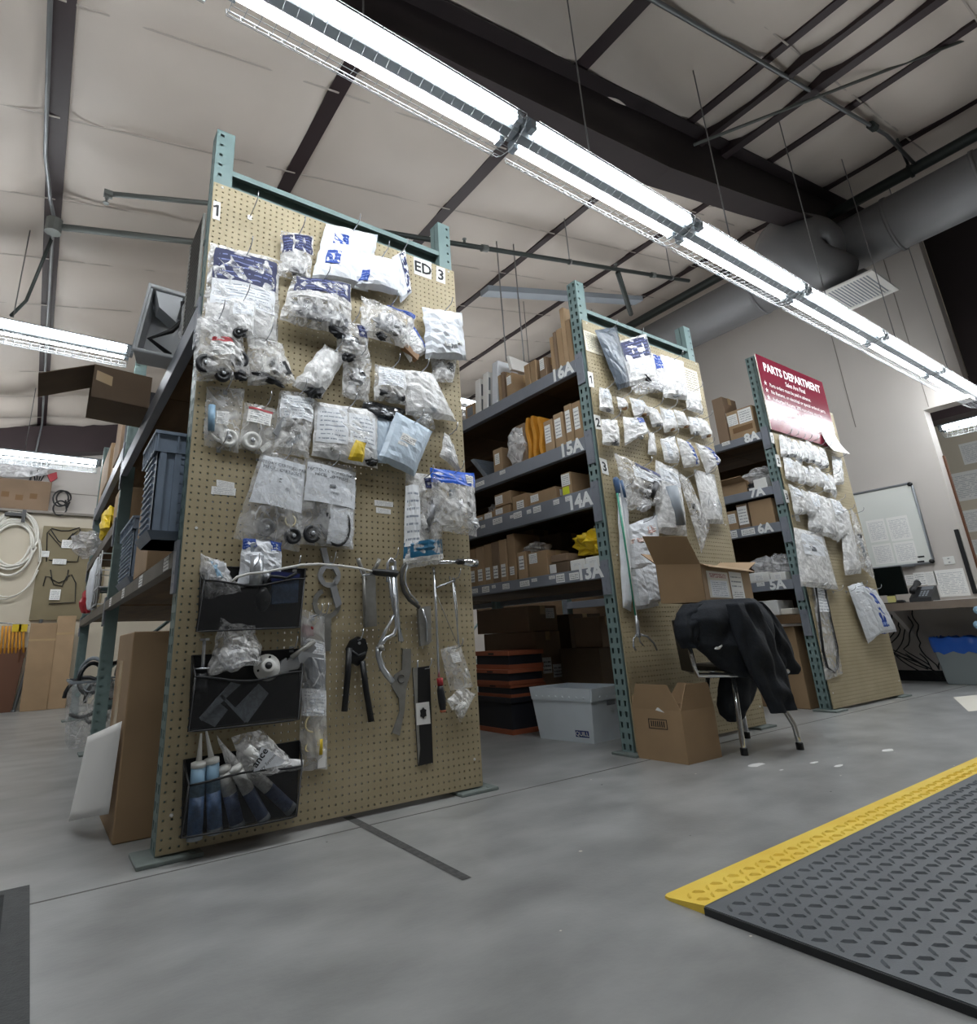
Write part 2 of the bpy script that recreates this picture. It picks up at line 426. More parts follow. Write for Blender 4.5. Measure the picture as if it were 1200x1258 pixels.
def build_walls():
    # back wall: pale lower panelling with a ledge, painted upper part
    m = MB().mat('wall_paint'); m.box((XL, YB, 0), (12, YB+.15, 6.4)); wb = struct(m.build('wall_back'))
    m = MB().mat('wall_cream'); m.box((XL, YB-.05, 0), (2.0, YB, 2.43)); m.build('lower_panel', parent=wb)
    m = MB().mat('joint'); m.box((XL, YB-.012, 2.72), (2.0, YB, 2.727)); m.build('panel_joint', parent=wb)
    m = MB().mat('wall_paint'); m.box((XL-.15, YF, 0), (XL, YB, 6.4)); struct(m.build('wall_left'))
    m = MB().mat('wall_paint'); m.box((XL, YF-.15, 0), (12, YF, 6.4)); struct(m.build('wall_front'))
    # right wall with the counter; it stops at the opening to the next room
    m = MB().mat('wall_paint'); m.box((XR, -.28, 0), (XR+.18, YB, 2.68)); m.box((XR, -.66, 2.68), (XR+.18, YB, 5.4))
    wr = struct(m.build('wall_right')); wr['label'] = 'painted wall with the whiteboard and counter'
    m = MB().mat('joint')
    for y in (-.33, .35): m.box((XR-.004, y-.004, 2.70), (XR, y+.004, 5.2))
    m.build('panel_joint', parent=wr)
    m = MB().mat('black_base'); m.box((XR-.012, -.28, 0), (XR, 6.9, .10)); struct(m.build('baseboard_right'))
    m = MB().mat('brown_wood'); m.box((XR+.15, -.295, 0), (XR+.19, -.28, 2.2)); struct(m.build('trim_1'))
    # dark header over the opening and the next room behind it
    m = MB().mat('oxide_dark'); m.box((XR+.42, YF, 2.78), (XR+.62, -.62, 6.2)); struct(m.build('wall_header'))
    m = MB().mat('wall_cream'); m.box((10.2, YF, 0), (10.35, YB, 6.4)); wn = struct(m.build('wall_next_room'))
    for k, (u, v, w_, h_) in enumerate([(1180, 598, .5, .40), (1192, 640, .4, .3), (1193, 556, .22, .30), (1198, 672, .3, .2)]):
        c = on(0, 10.19, u, v); m = MB().mat('sheet_print'); m.slab((10.19, c.y+w_/2, c.z-h_/2), (10.19, c.y-w_/2, c.z-h_/2), (10.19, c.y-w_/2, c.z+h_/2), (10.19, c.y+w_/2, c.z+h_/2), .003)
        tag(m.build('wall_notice'), ['wide paper notice on the cream wall past the opening', 'lower paper notice on the cream wall past the opening', 'tall narrow paper notice on the cream wall past the opening', 'small paper notice low on the cream wall past the opening'][k], 'notice')
    m = MB().mat('oxide'); m.box((9.0, YF, 3.05), (9.3, .6, 3.5)); tag(m.build('roof_beam'), 'dark steel beam across the room past the opening', 'beam')
    m = MB().mat('oxide'); m.box((8.0, YF, 2.92), (8.05, .6, 2.97)); tag(m.build('conduit_rail'), 'thin rail under the ceiling of the room past the opening', 'rail')
build_walls()

def build_rafter():
    prof = [(-7.4, .30), (-.3, .36), (1.2, .50), (3.0, .62), (4.3, .58), (5.75, .50), (7.4, .44)]
    root = thing('roof_rafter', 'deep dark red steel rafter crossing the roof above the light row', 'beam')
    y0, y1 = -.31, -.11; ym = -.21
    def strip(name, ya, yb, f0, f1):
        m = MB().mat('oxide_dark')
        for (xa, da), (xb, db) in zip(prof, prof[1:]):
            za0, za1 = roofz(xa)-f0(da), roofz(xa)-f1(da); zb0, zb1 = roofz(xb)-f0(db), roofz(xb)-f1(db)
            m.hexa([(xa, ya, za0), (xb, ya, zb0), (xb, yb, zb0), (xa, yb, za0), (xa, ya, za1), (xb, ya, zb1), (xb, yb, zb1), (xa, yb, za1)])
        m.build(name, parent=root)
    strip('web', ym-.006, ym+.006, lambda d: d, lambda d: .04)
    strip('bottom_flange', y0, y1, lambda d: d+.014, lambda d: d)
    strip('top_flange', y0, y1, lambda d: .075, lambda d: .06)
    for x in (.76, 2.15, 3.45, 4.77, 6.0):
        m = MB().mat('oxide_dark'); z = roofz(x); m.add([(x-.004, ym, z-.45), (x-.004, ym+.02, z-.45), (x-.004, .35, z-.07), (x+.004, ym, z-.45), (x+.004, ym+.02, z-.45), (x+.004, .35, z-.07)], [(0, 1, 2), (5, 4, 3), (0, 3, 4, 1), (1, 4, 5, 2), (2, 5, 3, 0)]); m.build('flange_brace', parent=root)
    # end frame at the back wall
    m = MB().mat('oxide'); 
    m.hexa([(-4, 6.8, roofz(-4)-.50), (4, 6.8, roofz(4)-.50), (4, 7.0, roofz(4)-.50), (-4, 7.0, roofz(-4)-.50), (-4, 6.8, roofz(-4)-.10), (4, 6.8, roofz(4)-.10), (4, 7.0, roofz(4)-.10), (-4, 7.0, roofz(-4)-.10)])
    tag(m.build('end_rafter'), 'dark red steel beam under the roof at the back wall', 'beam')
build_rafter()

# ------------------------------------------------------------------ fluorescent fixtures
def make_fixture(L, label, group):
    # along +X from 0 to L, hanging; reflector, two tubes with sockets, wire guard
    t = thing('strip_light', label, 'light', group=group)
    m = MB().mat('fixture'); prof = [(-.036, -.02), (-.036, .016), (-.076, .020), (-.076, .024), (-.036, .03), (-.03, .05), (.03, .05), (.036, .03), (.076, .024), (.076, .020), (.036, .016), (.036, -.02), (.022, -.032), (-.022, -.032)]
    m.prism([(0, y, z) for y, z in prof], (L, 0, 0)); m.build('channel_body', parent=t)
    for y in (-.062, .062):
        m = MB().mat('tube_light'); m.tube([(.05, y, -.012), (L-.05, y, -.012)], .019, 8, caps=False); m.build('tube', parent=t)
        for x in (.02, L-.05):
            m = MB().mat('greyplastic'); m.box((x, y-.019, -.035), (x+.03, y+.019, .012)); m.build('lamp_holder', parent=t)
    m = MB().mat('guard_wire'); arc = [(.118*math.cos(a), -.03-.085*math.sin(a)) for a in [PI*i/10 for i in range(11)]]
    n = 25
    for i in range(n):
        x = .03+(L-.06)*i/(n-1); m.tube([(x, y, z) for y, z in arc], .0013, 4, caps=False)
    for k in range(11):
        y, z = arc[k]; m.tube([(.03, y, z), (L-.03, y, z)], .0016, 4, caps=False)
    for k in (0, 10):
        y, z = arc[k]; m.tube([(.03, y, z-.028), (L-.03, y, z-.028)], .0016, 4, caps=False)
    m.build('wire_guard', parent=t)
    return t
FL = 1.255
def light_rows():
    rows = [(-.655, 2.75, -1.39, 7, 'caged strip light in the long row above the rack ends', 'strip lights of the long row in front of the racks'),
            (2.385, 2.75, -2.53, 2, 'caged strip light over the aisle beside the blue crates', 'strip lights beside the blue crates'),
            (5.525, 2.75, -2.475, 2, 'caged strip light over the aisle near the hose coil', 'strip lights near the hose coil'),
            (2.385, 2.95, 2.3, 3, 'caged strip light over the middle of the racks', 'strip lights over the middle of the racks'),
            (5.525, 2.95, 2.3, 3, 'caged strip light over the far end of the racks', 'strip lights over the far racks')]
    proto = None
    for y, z, x0, n, lab, grp in rows:
        for k in range(n):
            if y == -.655: lab = 'caged strip light of the long row, ' + ['beyond the corner of the door mat', 'over the first pegboard', 'over the aisle of shelves 13A to 16A', 'over the second pegboard', 'between second pegboard and maroon sign', 'under the square air diffuser', 'closest to the dark header wall'][k]
            if n == 2: lab = lab.split(', ')[0]+[', farther from the rack', ', nearer the rack'][k]
            if proto is None:
                proto = make_fixture(FL-.012, lab, grp); proto.location = (x0, y, z); o = proto
            else:
                o = dup(proto, (0, 0, 0), lab, grp); o.location = (x0+k*FL, y, z)
        if n >= 2:
            for k in range(n):
                xr = x0+k*FL+.5
                m = MB().mat('rod'); m.tube([(xr, y, z+.08), (xr, y, roofz(xr)-.06)], .004, 5); tag(m.build('hanger_rod'), 'thin steel rod hanging a strip light from the roof', 'rod', 'hanger rods of the strip lights')
    for k in range(4):  # first is a real fixture; the rest are unseen, added to brighten that room
        o = dup(proto, (0, 0, 0), ['caged strip light past the opening, above the paper notices', 'unseen caged strip light added past the opening, second from the notices', 'unseen caged strip light added past the opening, third from the notices', 'unseen caged strip light added past the opening, fourth from the notices'][k], 'strip lights past the opening'); o.rotation_euler = (0, 0, PI/2); o.location = (8.1, -1.35-1.6*k, 2.70)
light_rows()

# ------------------------------------------------------------------ pipes, duct
def pipe(name, pts, r, matn, label, cat='pipe', n=8, extra=None):
    m = MB().mat(matn); m.tube(pts, r, n)
    if extra: extra(m)
    return tag(m.build(name), label, cat)
def sprinkler(m, p, d=1):
    p = V(p); m.mat('pipe_grey'); m.tube([p, p+V((0, 0, .05*d))], .008, 6); m.rev([(.018, 0), (.018, .004)], p+V((0, 0, .055*d)), n=8); m.rev([(.012, 0), (.012, .02)], p+V((0, 0, .02*d)), n=8)
def overhead():
    pa, pb = on(1, 1.5, 132, 238), on(1, 1.5, 265, 250.5); pb = pa+(pb-pa)*2.2
    pipe('sprinkler_pipe', [pa, pb], .017, 'pipe_grey', 'short grey sprinkler pipe ending in a head near the first rack post', extra=lambda m: (m.rev([(.027, -.02), (.027, .03)], pa, (1, 0, 0), n=10), sprinkler(m, pa-V((0, 0, .02)), -1)))
    pipe('sprinkler_main', [on(1, 2.02, 66, 278), on(1, 2.02, 66, 278)+(on(1, 2.02, 245, 298)-on(1, 2.02, 66, 278))*3], .024, 'pipe_grey', 'grey pipe running from the conduit junction towards the first rack', extra=lambda m: m.rev([(.05, -.05), (.05, .05)], on(1, 2.02, 66, 278), n=10))
    pipe('roof_conduit', [(-.70, YF+.2, roofz(-.7)-.07), (-.70, 1.55, roofz(-.7)-.07), (-.66, 1.9, 3.50), (-.63, 2.02, 3.46), (-.64, 2.15, roofz(-.7)-.08), (-.64, 6.7, roofz(-.7)-.08), (-.66, 6.78, 3.1), (-.68, 7.05, 2.75)], .012, 'galv', 'thin metal conduit following the roof purlin over the aisle', 'conduit')
    pipe('black_cable', [(-.64, 2.4, 3.55), (-.7, 2.7, 3.45), (-.76, 2.9, 3.25), (-.79, 2.42, 2.86)], .012, 'pipe_dark', 'dark cable drooping from the roof to the aisle light', 'cable')
    # branch line with upright heads behind the first rack
    a, b = on(1, 1.0, 545, 297), on(1, 1.0, 846, 345)
    dr = (b-a)
    def ex(m):
        for t in (.06, .62): sprinkler(m, a+dr*t)
        for t in (.12, .80): m.mat('pipe_grey'); m.rev([(.03, -.03), (.03, .03)], a+dr*t, dr, n=10)
    pipe('branch_pipe', [a-dr*.2, b], .02, 'pipe_dark', 'dark sprinkler branch pipe between the first and second racks', extra=ex)
    c = on(1, 1.0, 759, 335); e = on(2, c.z-.05, 775, 386)
    pipe('drop_pipe', [c, e], .026, 'pipe_dark', 'dark pipe slanting down from the sprinkler branch above the second rack')
    for t, lab in ((.42, 'first'), (.9, 'second')):
        p = a+dr*t; m = MB().mat('rod'); m.tube([p, p+V((0, 0, roofz(p.x)-p.z-.05))], .005, 5); m.rev([(.028, -.01), (.028, .01)], p, dr, n=10); tag(m.build('pipe_hanger'), 'thin rod and clamp holding the sprinkler branch pipe', 'hanger', 'hangers of the sprinkler branch pipe')
    # unlit strip and rods far behind
    a2 = on(1, 1.5, 600, 357); b2 = on(1, 1.5, 790, 369)
    m = MB().mat('greyplastic'); U = V((0, 0, .06)); d_ = V((0, .12, 0)); m.hexa([a2, b2, b2+d_, a2+d_, a2+U, b2+U, b2+d_+U, a2+d_+U]); tag(m.build('grey_channel'), 'long grey metal channel hung under the roof behind the second rack', 'channel')
    for u in (615, 636):
        p = on(1, 1.45, u, 360); m = MB().mat('rod'); m.tube([(p.x, 1.45, 2.98), (p.x, 1.45, roofz(p.x)-.05)], .006, 5); tag(m.build('channel_rod'), 'thin rod passing the grey channel under the roof', 'rod', 'rods by the grey channel')
    # main dark pipe and round duct along the aisle wall
    pipe('fire_main', [(6.15, YF+.1, 4.78), (6.15, 6.6, 4.78)], .055, 'pipe_dark', 'thick dark pipe running along the round duct', n=12, extra=lambda m: (m.mat('red'), m.rev([(.068, -.05), (.068, .05)], (6.15, -.05, 4.78), (0, 1, 0), n=12)))
    m = MB().mat('pipe_dark'); m.tube([(6.15, -.95, 4.83), (5.75, -1.0, roofz(5.75)-.04)], .012, 6); m.rev([(.07, -.012), (.07, .012)], (6.15, -.95, 4.78), (0, 1, 0), n=12); tag(m.build('pipe_strap'), 'dark rod and strap holding the thick pipe', 'hanger')
    m = MB().mat('rod'); m.tube([(6.15, .85, 4.78), (6.15, .85, 5.02)], .006, 5); m.rev([(.065, -.02), (.065, .02)], (6.15, .85, 4.78), (0, 1, 0), n=12); tag(m.build('pipe_strap'), 'pale ring clamp holding the thick pipe above the second rack', 'hanger')
    # conduit under the roof, diagonal tie rod
    zc = lambda x: roofz(x)-.12
    pipe('roof_pipe', [(.8, -.80, zc(.8)), (5.45, -1.0, zc(5.45)), (6.2, -1.0, zc(6.2)-.15)], .016, 'galv', 'thin grey pipe under the roof in front of the rafter', 'pipe', extra=lambda m: (m.mat('pipe_dark'), m.rev([(.035, -.05), (.035, .05)], (5.15, -.99, zc(5.15)), (1, 0, .2), n=8)))
    p1 = V((3.35, -.33, 4.15)); p2 = slide_v(slide_u((5.0, -1.75, 4.7), 0, 1200), 2, 45)
    pipe('tie_rod', [p1, p2], .012, 'pipe_grey', 'slanting steel tie rod below the roof', 'rod')
    # round spiral duct
    R = .27; cx, cz = 6.1, 4.30
    root = thing('round_duct', 'big grey round air duct running under the roof', 'duct')
    m = MB().mat('duct'); m.tube([(cx, YF+.05, cz), (cx, YB-.1, cz)], R, 32); m.build('duct_run', parent=root)
    for y in (-3.0, -1.4, -.72, .62, 2.2, 3.8):
        m = MB().mat('duct'); m.tube([(cx, y-.015, cz), (cx, y+.015, cz)], R+.012, 32); m.build('seam_band', parent=root)
    # tee saddle with a turned-down drop
    dx, dy = 5.82, -.12
    m = MB().mat('duct'); m.smooth = True
    m.tube([(6.1, dy+.1, 4.30), (5.75, dy+.1, 4.29), (5.50, dy+.1, 4.22), (5.42, dy+.1, 4.12), (5.46, dy+.06, 4.03), (5.58, dy, 3.98), (5.78, dy-.1, 3.95), (5.9, dy-.2, 3.90)], [.36, .37, .36, .33, .29, .25, .21, .16], 24); m.build('drop_elbow', parent=root)
    m = MB().mat('duct'); m.hexa([(5.72, -.56, 3.70), (6.20, -.56, 3.70), (6.20, -.13, 3.70), (5.72, -.13, 3.70), (5.83, -.46, 3.86), (6.09, -.46, 3.86), (6.09, -.22, 3.86), (5.83, -.22, 3.86)]); m.build('drop_boot', parent=root)
    g = thing('air_diffuser', 'white square air diffuser with louvres under the duct drop', 'vent')
    x0, x1, y0, y1, z = 5.60, 6.22, -.58, -.11, 3.690
    m = MB().mat('grille'); t_ = .045
    for a_, b_ in (((x0, y0), (x1, y0+t_)), ((x0, y1-t_), (x1, y1)), ((x0, y0+t_), (x0+t_, y1-t_)), ((x1-t_, y0+t_), (x1, y1-t_))): m.box((*a_, z-.012), (*b_, z+.005))
    m.build('frame', parent=g)
    m = MB().mat('greyplastic'); m.box((x0+.02, y0+.02, z+.004), (x1-.02, y1-.02, z+.008)); m.build('backing', parent=g)
    for k in range(14):
        yy = y0+t_+(y1-y0-2*t_)*(k+.5)/14; m = MB().mat('grille'); m.hexa([(x0+t_, yy-.012, z-.008), (x1-t_, yy-.012, z-.008), (x1-t_, yy-.006, z-.008), (x0+t_, yy-.006, z-.008), (x0+t_, yy+.004, z+.004), (x1-t_, yy+.004, z+.004), (x1-t_, yy+.010, z+.004), (x0+t_, yy+.010, z+.004)]); m.build('louvre', parent=g)
overhead()

# ------------------------------------------------------------------ floor mats
def rubber_mat():
    root = thing('safety_mat', 'dark grey diamond plate rubber mat with a yellow border', 'mat')
    x0, x1, ye, yb, y0 = .905, 4.6, -1.084, -1.197, -2.6; h = .016
    m = MB().mat('rubber'); m.prism([(x0, y0, 0), (x1, y0, 0), (x1, yb, 0), (x0, yb, 0)], (0, 0, h)); m.build('mat_body', parent=root)
    m = MB().mat('yellow_mat')
    ra = [(x0+.02, ye), (x0+.006, ye-.006), (x0, ye-.02)]
    m.add([(x0, yb, 0), (x1, yb, 0), (x1, ye, 0), (ra[0][0], ra[0][1], 0), (ra[1][0], ra[1][1], 0), (ra[2][0], ra[2][1], 0)]
          + [(x0, yb, h+.0008), (x1, yb, h+.0008), (x1, ye, .004), (ra[0][0], ra[0][1], .004), (ra[1][0], ra[1][1], .0045), (ra[2][0], ra[2][1], .0065)],
          [(6, 7, 8, 9, 10, 11), (0, 6, 11, 5), (5, 11, 10, 4), (4, 10, 9, 3), (3, 9, 8, 2), (2, 8, 7, 1)])
    m.build('yellow_border', parent=root)
    def bars(name, matn, xa, xb, ya, yb_, zf, p=.040):
        m = MB().mat(matn); nx = int((xb-xa)/p); ny = int((yb_-ya)/p)
        for i in range(nx):
            for j in range(ny):
                cx, cy = xa+(i+.5)*p, ya+(j+.5)*p; a = PI/4 if (i+j) % 2 else -PI/4
                z = zf(cy); c, s = math.cos(a), math.sin(a); L, w_ = .0165, .0045; hh = .0045
                P = lambda l, q, zz: (cx+c*l-s*q, cy+s*l+c*q, z+zz)
                m.add([P(-L, 0, -.0005), P(-L*.5, -w_, -.0005), P(L*.5, -w_, -.0005), P(L, 0, -.0005), P(L*.5, w_, -.0005), P(-L*.5, w_, -.0005), P(-L*.55, 0, hh), P(L*.55, 0, hh)],
                      [(0, 1, 6), (1, 2, 7, 6), (2, 3, 7), (3, 4, 7), (4, 5, 6, 7), (5, 0, 6)])
        m.build(name, parent=root, kind='stuff')
    bars('tread_bars', 'rubber', x0+.01, x1-.6, -2.3, yb, lambda y: h, .036)
    bars('border_tread', 'yellow_mat', x0+.012, x1-.6, yb+.004, ye-.012, lambda y: h+.0008+(.004-h)*(y-yb)/(ye-yb), .036)
    m = MB().mat('rubber_edge'); m.box((x0-.004, y0, 0), (x0, yb, h*.9)); m.build('edge_lip', parent=root)
    root = thing('door_mat', 'dark ribbed floor mat with a flat rubber rim', 'mat')
    X1, Y1 = -.303, .035
    m = MB().mat('mat_grey'); m.prism([(X1-1.0, Y1-1.5, 0), (X1, Y1-1.5, 0), (X1, Y1, 0), (X1-1.0, Y1, 0)], (0, 0, .006)); m.build('rubber_rim', parent=root)
    for k in range(46):
        y = Y1-.06-k*.018; m = MB().mat('mat_grey')
        vs = []; n = 12
        for i in range(n+1):
            x = X1-.055-(.5)*i/n; dy = .004*math.sin(i*2.1+k*1.3)
            vs += [(x, y+dy-.006, .006), (x, y+dy+.004, .006), (x, y+dy-.001, .0125)]
        m.add(vs, [f for i in range(n) for f in ((3*i, 3*i+3, 3*i+5, 3*i+2), (3*i+2, 3*i+5, 3*i+4, 3*i+1))]); m.build('rib', parent=root)
rubber_mat()
# ================================================================== RACKS
W = 1.2192; PH = 2.435; PT = .006
RX = [0.0, 2.1933, 4.3084]
HUP = 2.742
def perf(m, o, du, dv, w_, h_, nu, nv, hole, wall=None):
    # perforated sheet: o corner, unit dirs du,dv; grid of nu x nv cells each with a 4-sided hole (fractions of the cell)
    o, du, dv = V(o), V(du), V(dv); cu, cv = w_/nu, h_/nv; n = du.cross(dv)
    vs = []; fs = []
    for j in range(nv):
        for i in range(nu):
            b = len(vs)
            for a, c in ((0, 0), (1, 0), (1, 1), (0, 1)): vs.append(o+du*((i+a)*cu)+dv*((j+c)*cv))
            for a, c in hole: vs.append(o+du*((i+.5+a)*cu)+dv*((j+.5+c)*cv))
            fs += [(b, b+1, b+5, b+4), (b+1, b+2, b+6, b+5), (b+2, b+3, b+7, b+6), (b+3, b, b+4, b+7)]
            if wall:
                for a, c in hole: vs.append(o+du*((i+.5+a)*cu)+dv*((j+.5+c)*cv)-n*wall)
                fs += [(b+4, b+5, b+9, b+8), (b+5, b+6, b+10, b+9), (b+6, b+7, b+11, b+10), (b+7, b+4, b+8, b+11)]
    m.add(vs, fs)
PEG = MB().mat('peg')
q = .125
perf(PEG, (0, -PT, .02), (1, 0, 0), (0, 0, 1), W, PH, 48, 96, [(-q, -q), (q, -q), (q, q), (-q, q)], PT)
PEG.box((0, -PT+.0002, .018), (W, 0, .02)); PEG.box((-.0005, -PT, .02), (0, 0, .02+PH)); PEG.box((W, -PT, .02), (W+.0005, 0, .02+PH))
PEG_OBJ = [None]
def peg_panel(x, parent):
    if PEG_OBJ[0] is None:
        o = PEG.build('pegboard', parent=parent); PEG_OBJ[0] = o.data
    else:
        o = bpy.data.objects.new('pegboard', PEG_OBJ[0]); COL.objects.link(o); o.parent = parent
    o.location = (x, 0, 0); return o
_POST = {}
def post(parent, x, y, right=False, h=HUP, matn='teal'):
    k = (right, h, matn)
    if k not in _POST:
        m = MB().mat(matn); s = -1 if right else 1; n = int(h/.0508)
        tear = [(-.15, -.30), (.12, -.30), (.20, .20), (-.20, .24)]
        if right: perf(m, (0, .074, 0), (0, -1, 0), (0, 0, 1), .074, h, 2, n, tear, None)
        else: perf(m, (0, .074, 0), (0, -1, 0), (0, 0, 1), .074, h, 2, n, tear, None)
        if right: perf(m, (-.076, 0, 0), (1, 0, 0), (0, 0, 1), .076, h, 1, n, [(.18, -.10), (.34, -.14), (.34, .10), (.18, .14)])
        else: perf(m, (0, 0, 0), (1, 0, 0), (0, 0, 1), .076, h, 1, n, [(-.30, -.10), (-.10, -.14), (-.10, .10), (-.30, .14)])
        X = lambda a: a*s
        m.box((min(0, X(.076)), .072, 0), (max(0, X(.076)), .074, h))
        m.box((min(X(.074), X(.076)), 0, 0), (max(X(.074), X(.076)), .034, h)); m.box((min(X(.074), X(.076)), .040, 0), (max(X(.074), X(.076)), .074, h))  # return lips widened to shut light out of the post
        m.box((min(0, X(.076)), 0, h-.002), (max(0, X(.076)), .074, h))  # top cap added to block light from above, so the holes stay dark
        o = m.build('upright', parent=parent); _POST[k] = o.data
    else:
        o = bpy.data.objects.new('upright', _POST[k]); COL.objects.link(o); o.parent = parent
    o.location = (x, y, .010)
    return o
def foot(parent, x, y):
    m = MB().mat('foot_grey'); m.box((x-.055, y-.045, 0), (x+.13, y+.11, .012)); m.rev([(.012, 0), (.012, .004)], (x+.10, y-.02, .0105), n=8); m.build('foot_plate', parent=parent, bevel=.003)
def beam(parent, x, y0, y1, z0, z1, side=-1, matn='beam_grey', text=None, tpos=.3, tags=(), tsize=None):
    # side -1: face towards -X at x ; box section with a step on the inner top edge, end connectors
    xf = x-.012 if side < 0 else x+.012
    xi = x+.030 if side < 0 else x-.030
    m = MB().mat(matn); a, b = min(xf, xi), max(xf, xi)
    st = .022; xm = xf+(.018 if side < 0 else -.018)
    m.prism([(xf, y0, z0), (xi, y0, z0), (xi, y0, z1-st), (xm, y0, z1-st), (xm, y0, z1), (xf, y0, z1)], (0, y1-y0, 0))
    o = m.build('beam', parent=parent, bevel=.002)
    for ya, yb in ((y0-.055, y0-.002), (y1+.002, y1+.055)):
        c = MB().mat('beam_grey'); c.box((xf+.001 if side < 0 else x, ya, z0-.09), (x-.001 if side < 0 else xf-.001, yb, z1+.03))
        for zz in (z0-.06, z0-.02, z1): c.box((xf-.0015, ya+.02, zz-.006), (xf+.002, ya+.034, zz+.006))
        c.build('connector', parent=o)
    if text:
        t = MB().mat('stencil'); hh = tsize or (z1-z0)*.95
        t.text(text, (xf-.001, tpos, z0+(z1-z0)*.14), (0, -1, 0), (0, 0, 1), hh*1.12, .045); t.build('stencil_number', parent=o)
    for (yy, wv, hv, dz) in tags:
        t = MB().mat('label_bar'); zc = z0+(z1-z0)*.5+dz
        t.slab((xf-.001, yy+wv/2, zc-hv/2), (xf-.001, yy-wv/2, zc-hv/2), (xf-.001, yy-wv/2, zc+hv/2), (xf-.001, yy+wv/2, zc+hv/2), .0008); t.build('shelf_tag', parent=o)
    return o
def deck(parent, x, y0, y1, z):
    m = MB().mat('deck'); n = 5; wv = (y1-y0)/n
    for k in range(n):
        d = MB().mat('deck'); d.box((x+.02, y0+k*wv+.004, z-.02), (x+W-.02, y0+(k+1)*wv-.004, z-.002)); d.build('deck_board', parent=parent)
def cross_tie(parent, x, y, z, h=.06):
    m = MB().mat('teal'); m.prism([(x+.07, y, z+h), (x+.07, y, z+h-.026), (x+.07, y+.003, z+h-.026), (x+.07, y+.003, z+h-.003), (x+.07, y+.047, z+h-.003), (x+.07, y+.047, z), (x+.07, y+.05, z), (x+.07, y+.05, z+h)], (W-.14, 0, 0)); m.build('cross_tie', parent=parent)
def plate(parent, txt, tl, tr, br, bl, size, y=.0075):
    P = [pan(*p, y) for p in (bl, br, tr, tl)]
    m = MB().mat('paper'); m.slab(*P, .0015)
    c = (P[0]+P[1]+P[2]+P[3])/4; r = (P[1]-P[0]); u = P[3]-P[0]
    if txt == '1':
        r1, u1 = r.normalized()*size, u.normalized()*size; k = V((0, -.0012, 0)); Q = lambda a, b: c+r1*a+u1*b+k
        m.mat('ink').add([Q(-.02, -.36), Q(.10, -.36), Q(.10, .36), Q(.0, .36), Q(-.20, .22), Q(-.16, .13), Q(-.02, .20)], [(0, 1, 2, 3, 6), (3, 4, 5, 6)])
    else: m.mat('ink').text(txt, c-u.normalized()*(size*.36), r, u, size, .025, lift=.0012)
    o = m.build('number_plate', parent=parent); o.location = -parent.location; return o
BAYS = [(.082, 2.415), (2.505, 4.84)]
def make_rack(i, label, ztie):
    x = RX[i]; t = thing('pallet_rack', label, 'shelving rack')
    for y in (.014, 2.422, 4.85):
        post(t, x, y); post(t, x+W, y, True)
        if y > 1:
            for z in (.25, 1.2, 2.2): cross_tie(t, x, y+.012, z)
            m = MB().mat('teal')
            for za, zb, s in ((.27, 1.2, 1), (1.24, 2.2, -1)):
                xa, xb = (x+.08, x+W-.08) if s > 0 else (x+W-.08, x+.08); m.tube([(xa, y+.035, za), (xb, y+.035, zb)], .018, 4)
            m.build('diagonal_brace', parent=t)
    foot(t, x, .004); m = None
    mm = MB().mat('foot_grey'); mm.box((x+W-.13, -.041, 0), (x+W+.055, .114, .012)); mm.rev([(.012, 0), (.012, .004)], (x+W+.02, -.02, .0105), n=8); mm.build('foot_plate', parent=t, bevel=.003)
    for y in (2.422, 4.85): foot(t, x, y)
    cross_tie(t, x, .016, ztie-.012)
    p = peg_panel(x, t)
    for (px, pz) in ((.035, .12), (W-.035, .12), (.035, 2.44), (W-.035, 2.44), (.04, 1.0), (W-.04, 1.25)):
        s = MB().mat('whiteplastic'); s.rev([(.006, 0), (.0045, .003)], (px, -PT, pz), (0, -1, 0), n=8); s.build('screw_cap', parent=p)
    return t, p
tiez = on(1, .012, 292, 223).z
rack1, peg1 = make_rack(0, 'tall teal pallet rack whose pegboard end is crowded with bagged parts and tools', tiez)
rack2, peg2 = make_rack(1, 'teal pallet rack with shelves stencilled 13A to 16A', tiez)
rack3, peg3 = make_rack(2, 'teal pallet rack under the maroon sign with shelves stencilled 5A to 8A', tiez)
def T(*a): return a
# rack 1
for y0, y1, zs in ((*BAYS[0], [(1.80, 1.895), (.872, .932)]), (*BAYS[1], [(1.94, 2.04), (1.40, 1.48), (.865, .93)])):
    for z0, z1 in zs:
        beam(rack1, 0, y0, y1, z0, z1, -1, 'beam_brown' if z0 < 1.6 else 'beam_grey', tags=[(y0+.12+k*.62, .1, .05, 0) for k in range(4)] if z0 < 1 and y0 < 1 else ())
        beam(rack1, W, y0, y1, z0, z1, 1); deck(rack1, 0, y0, y1, z1)
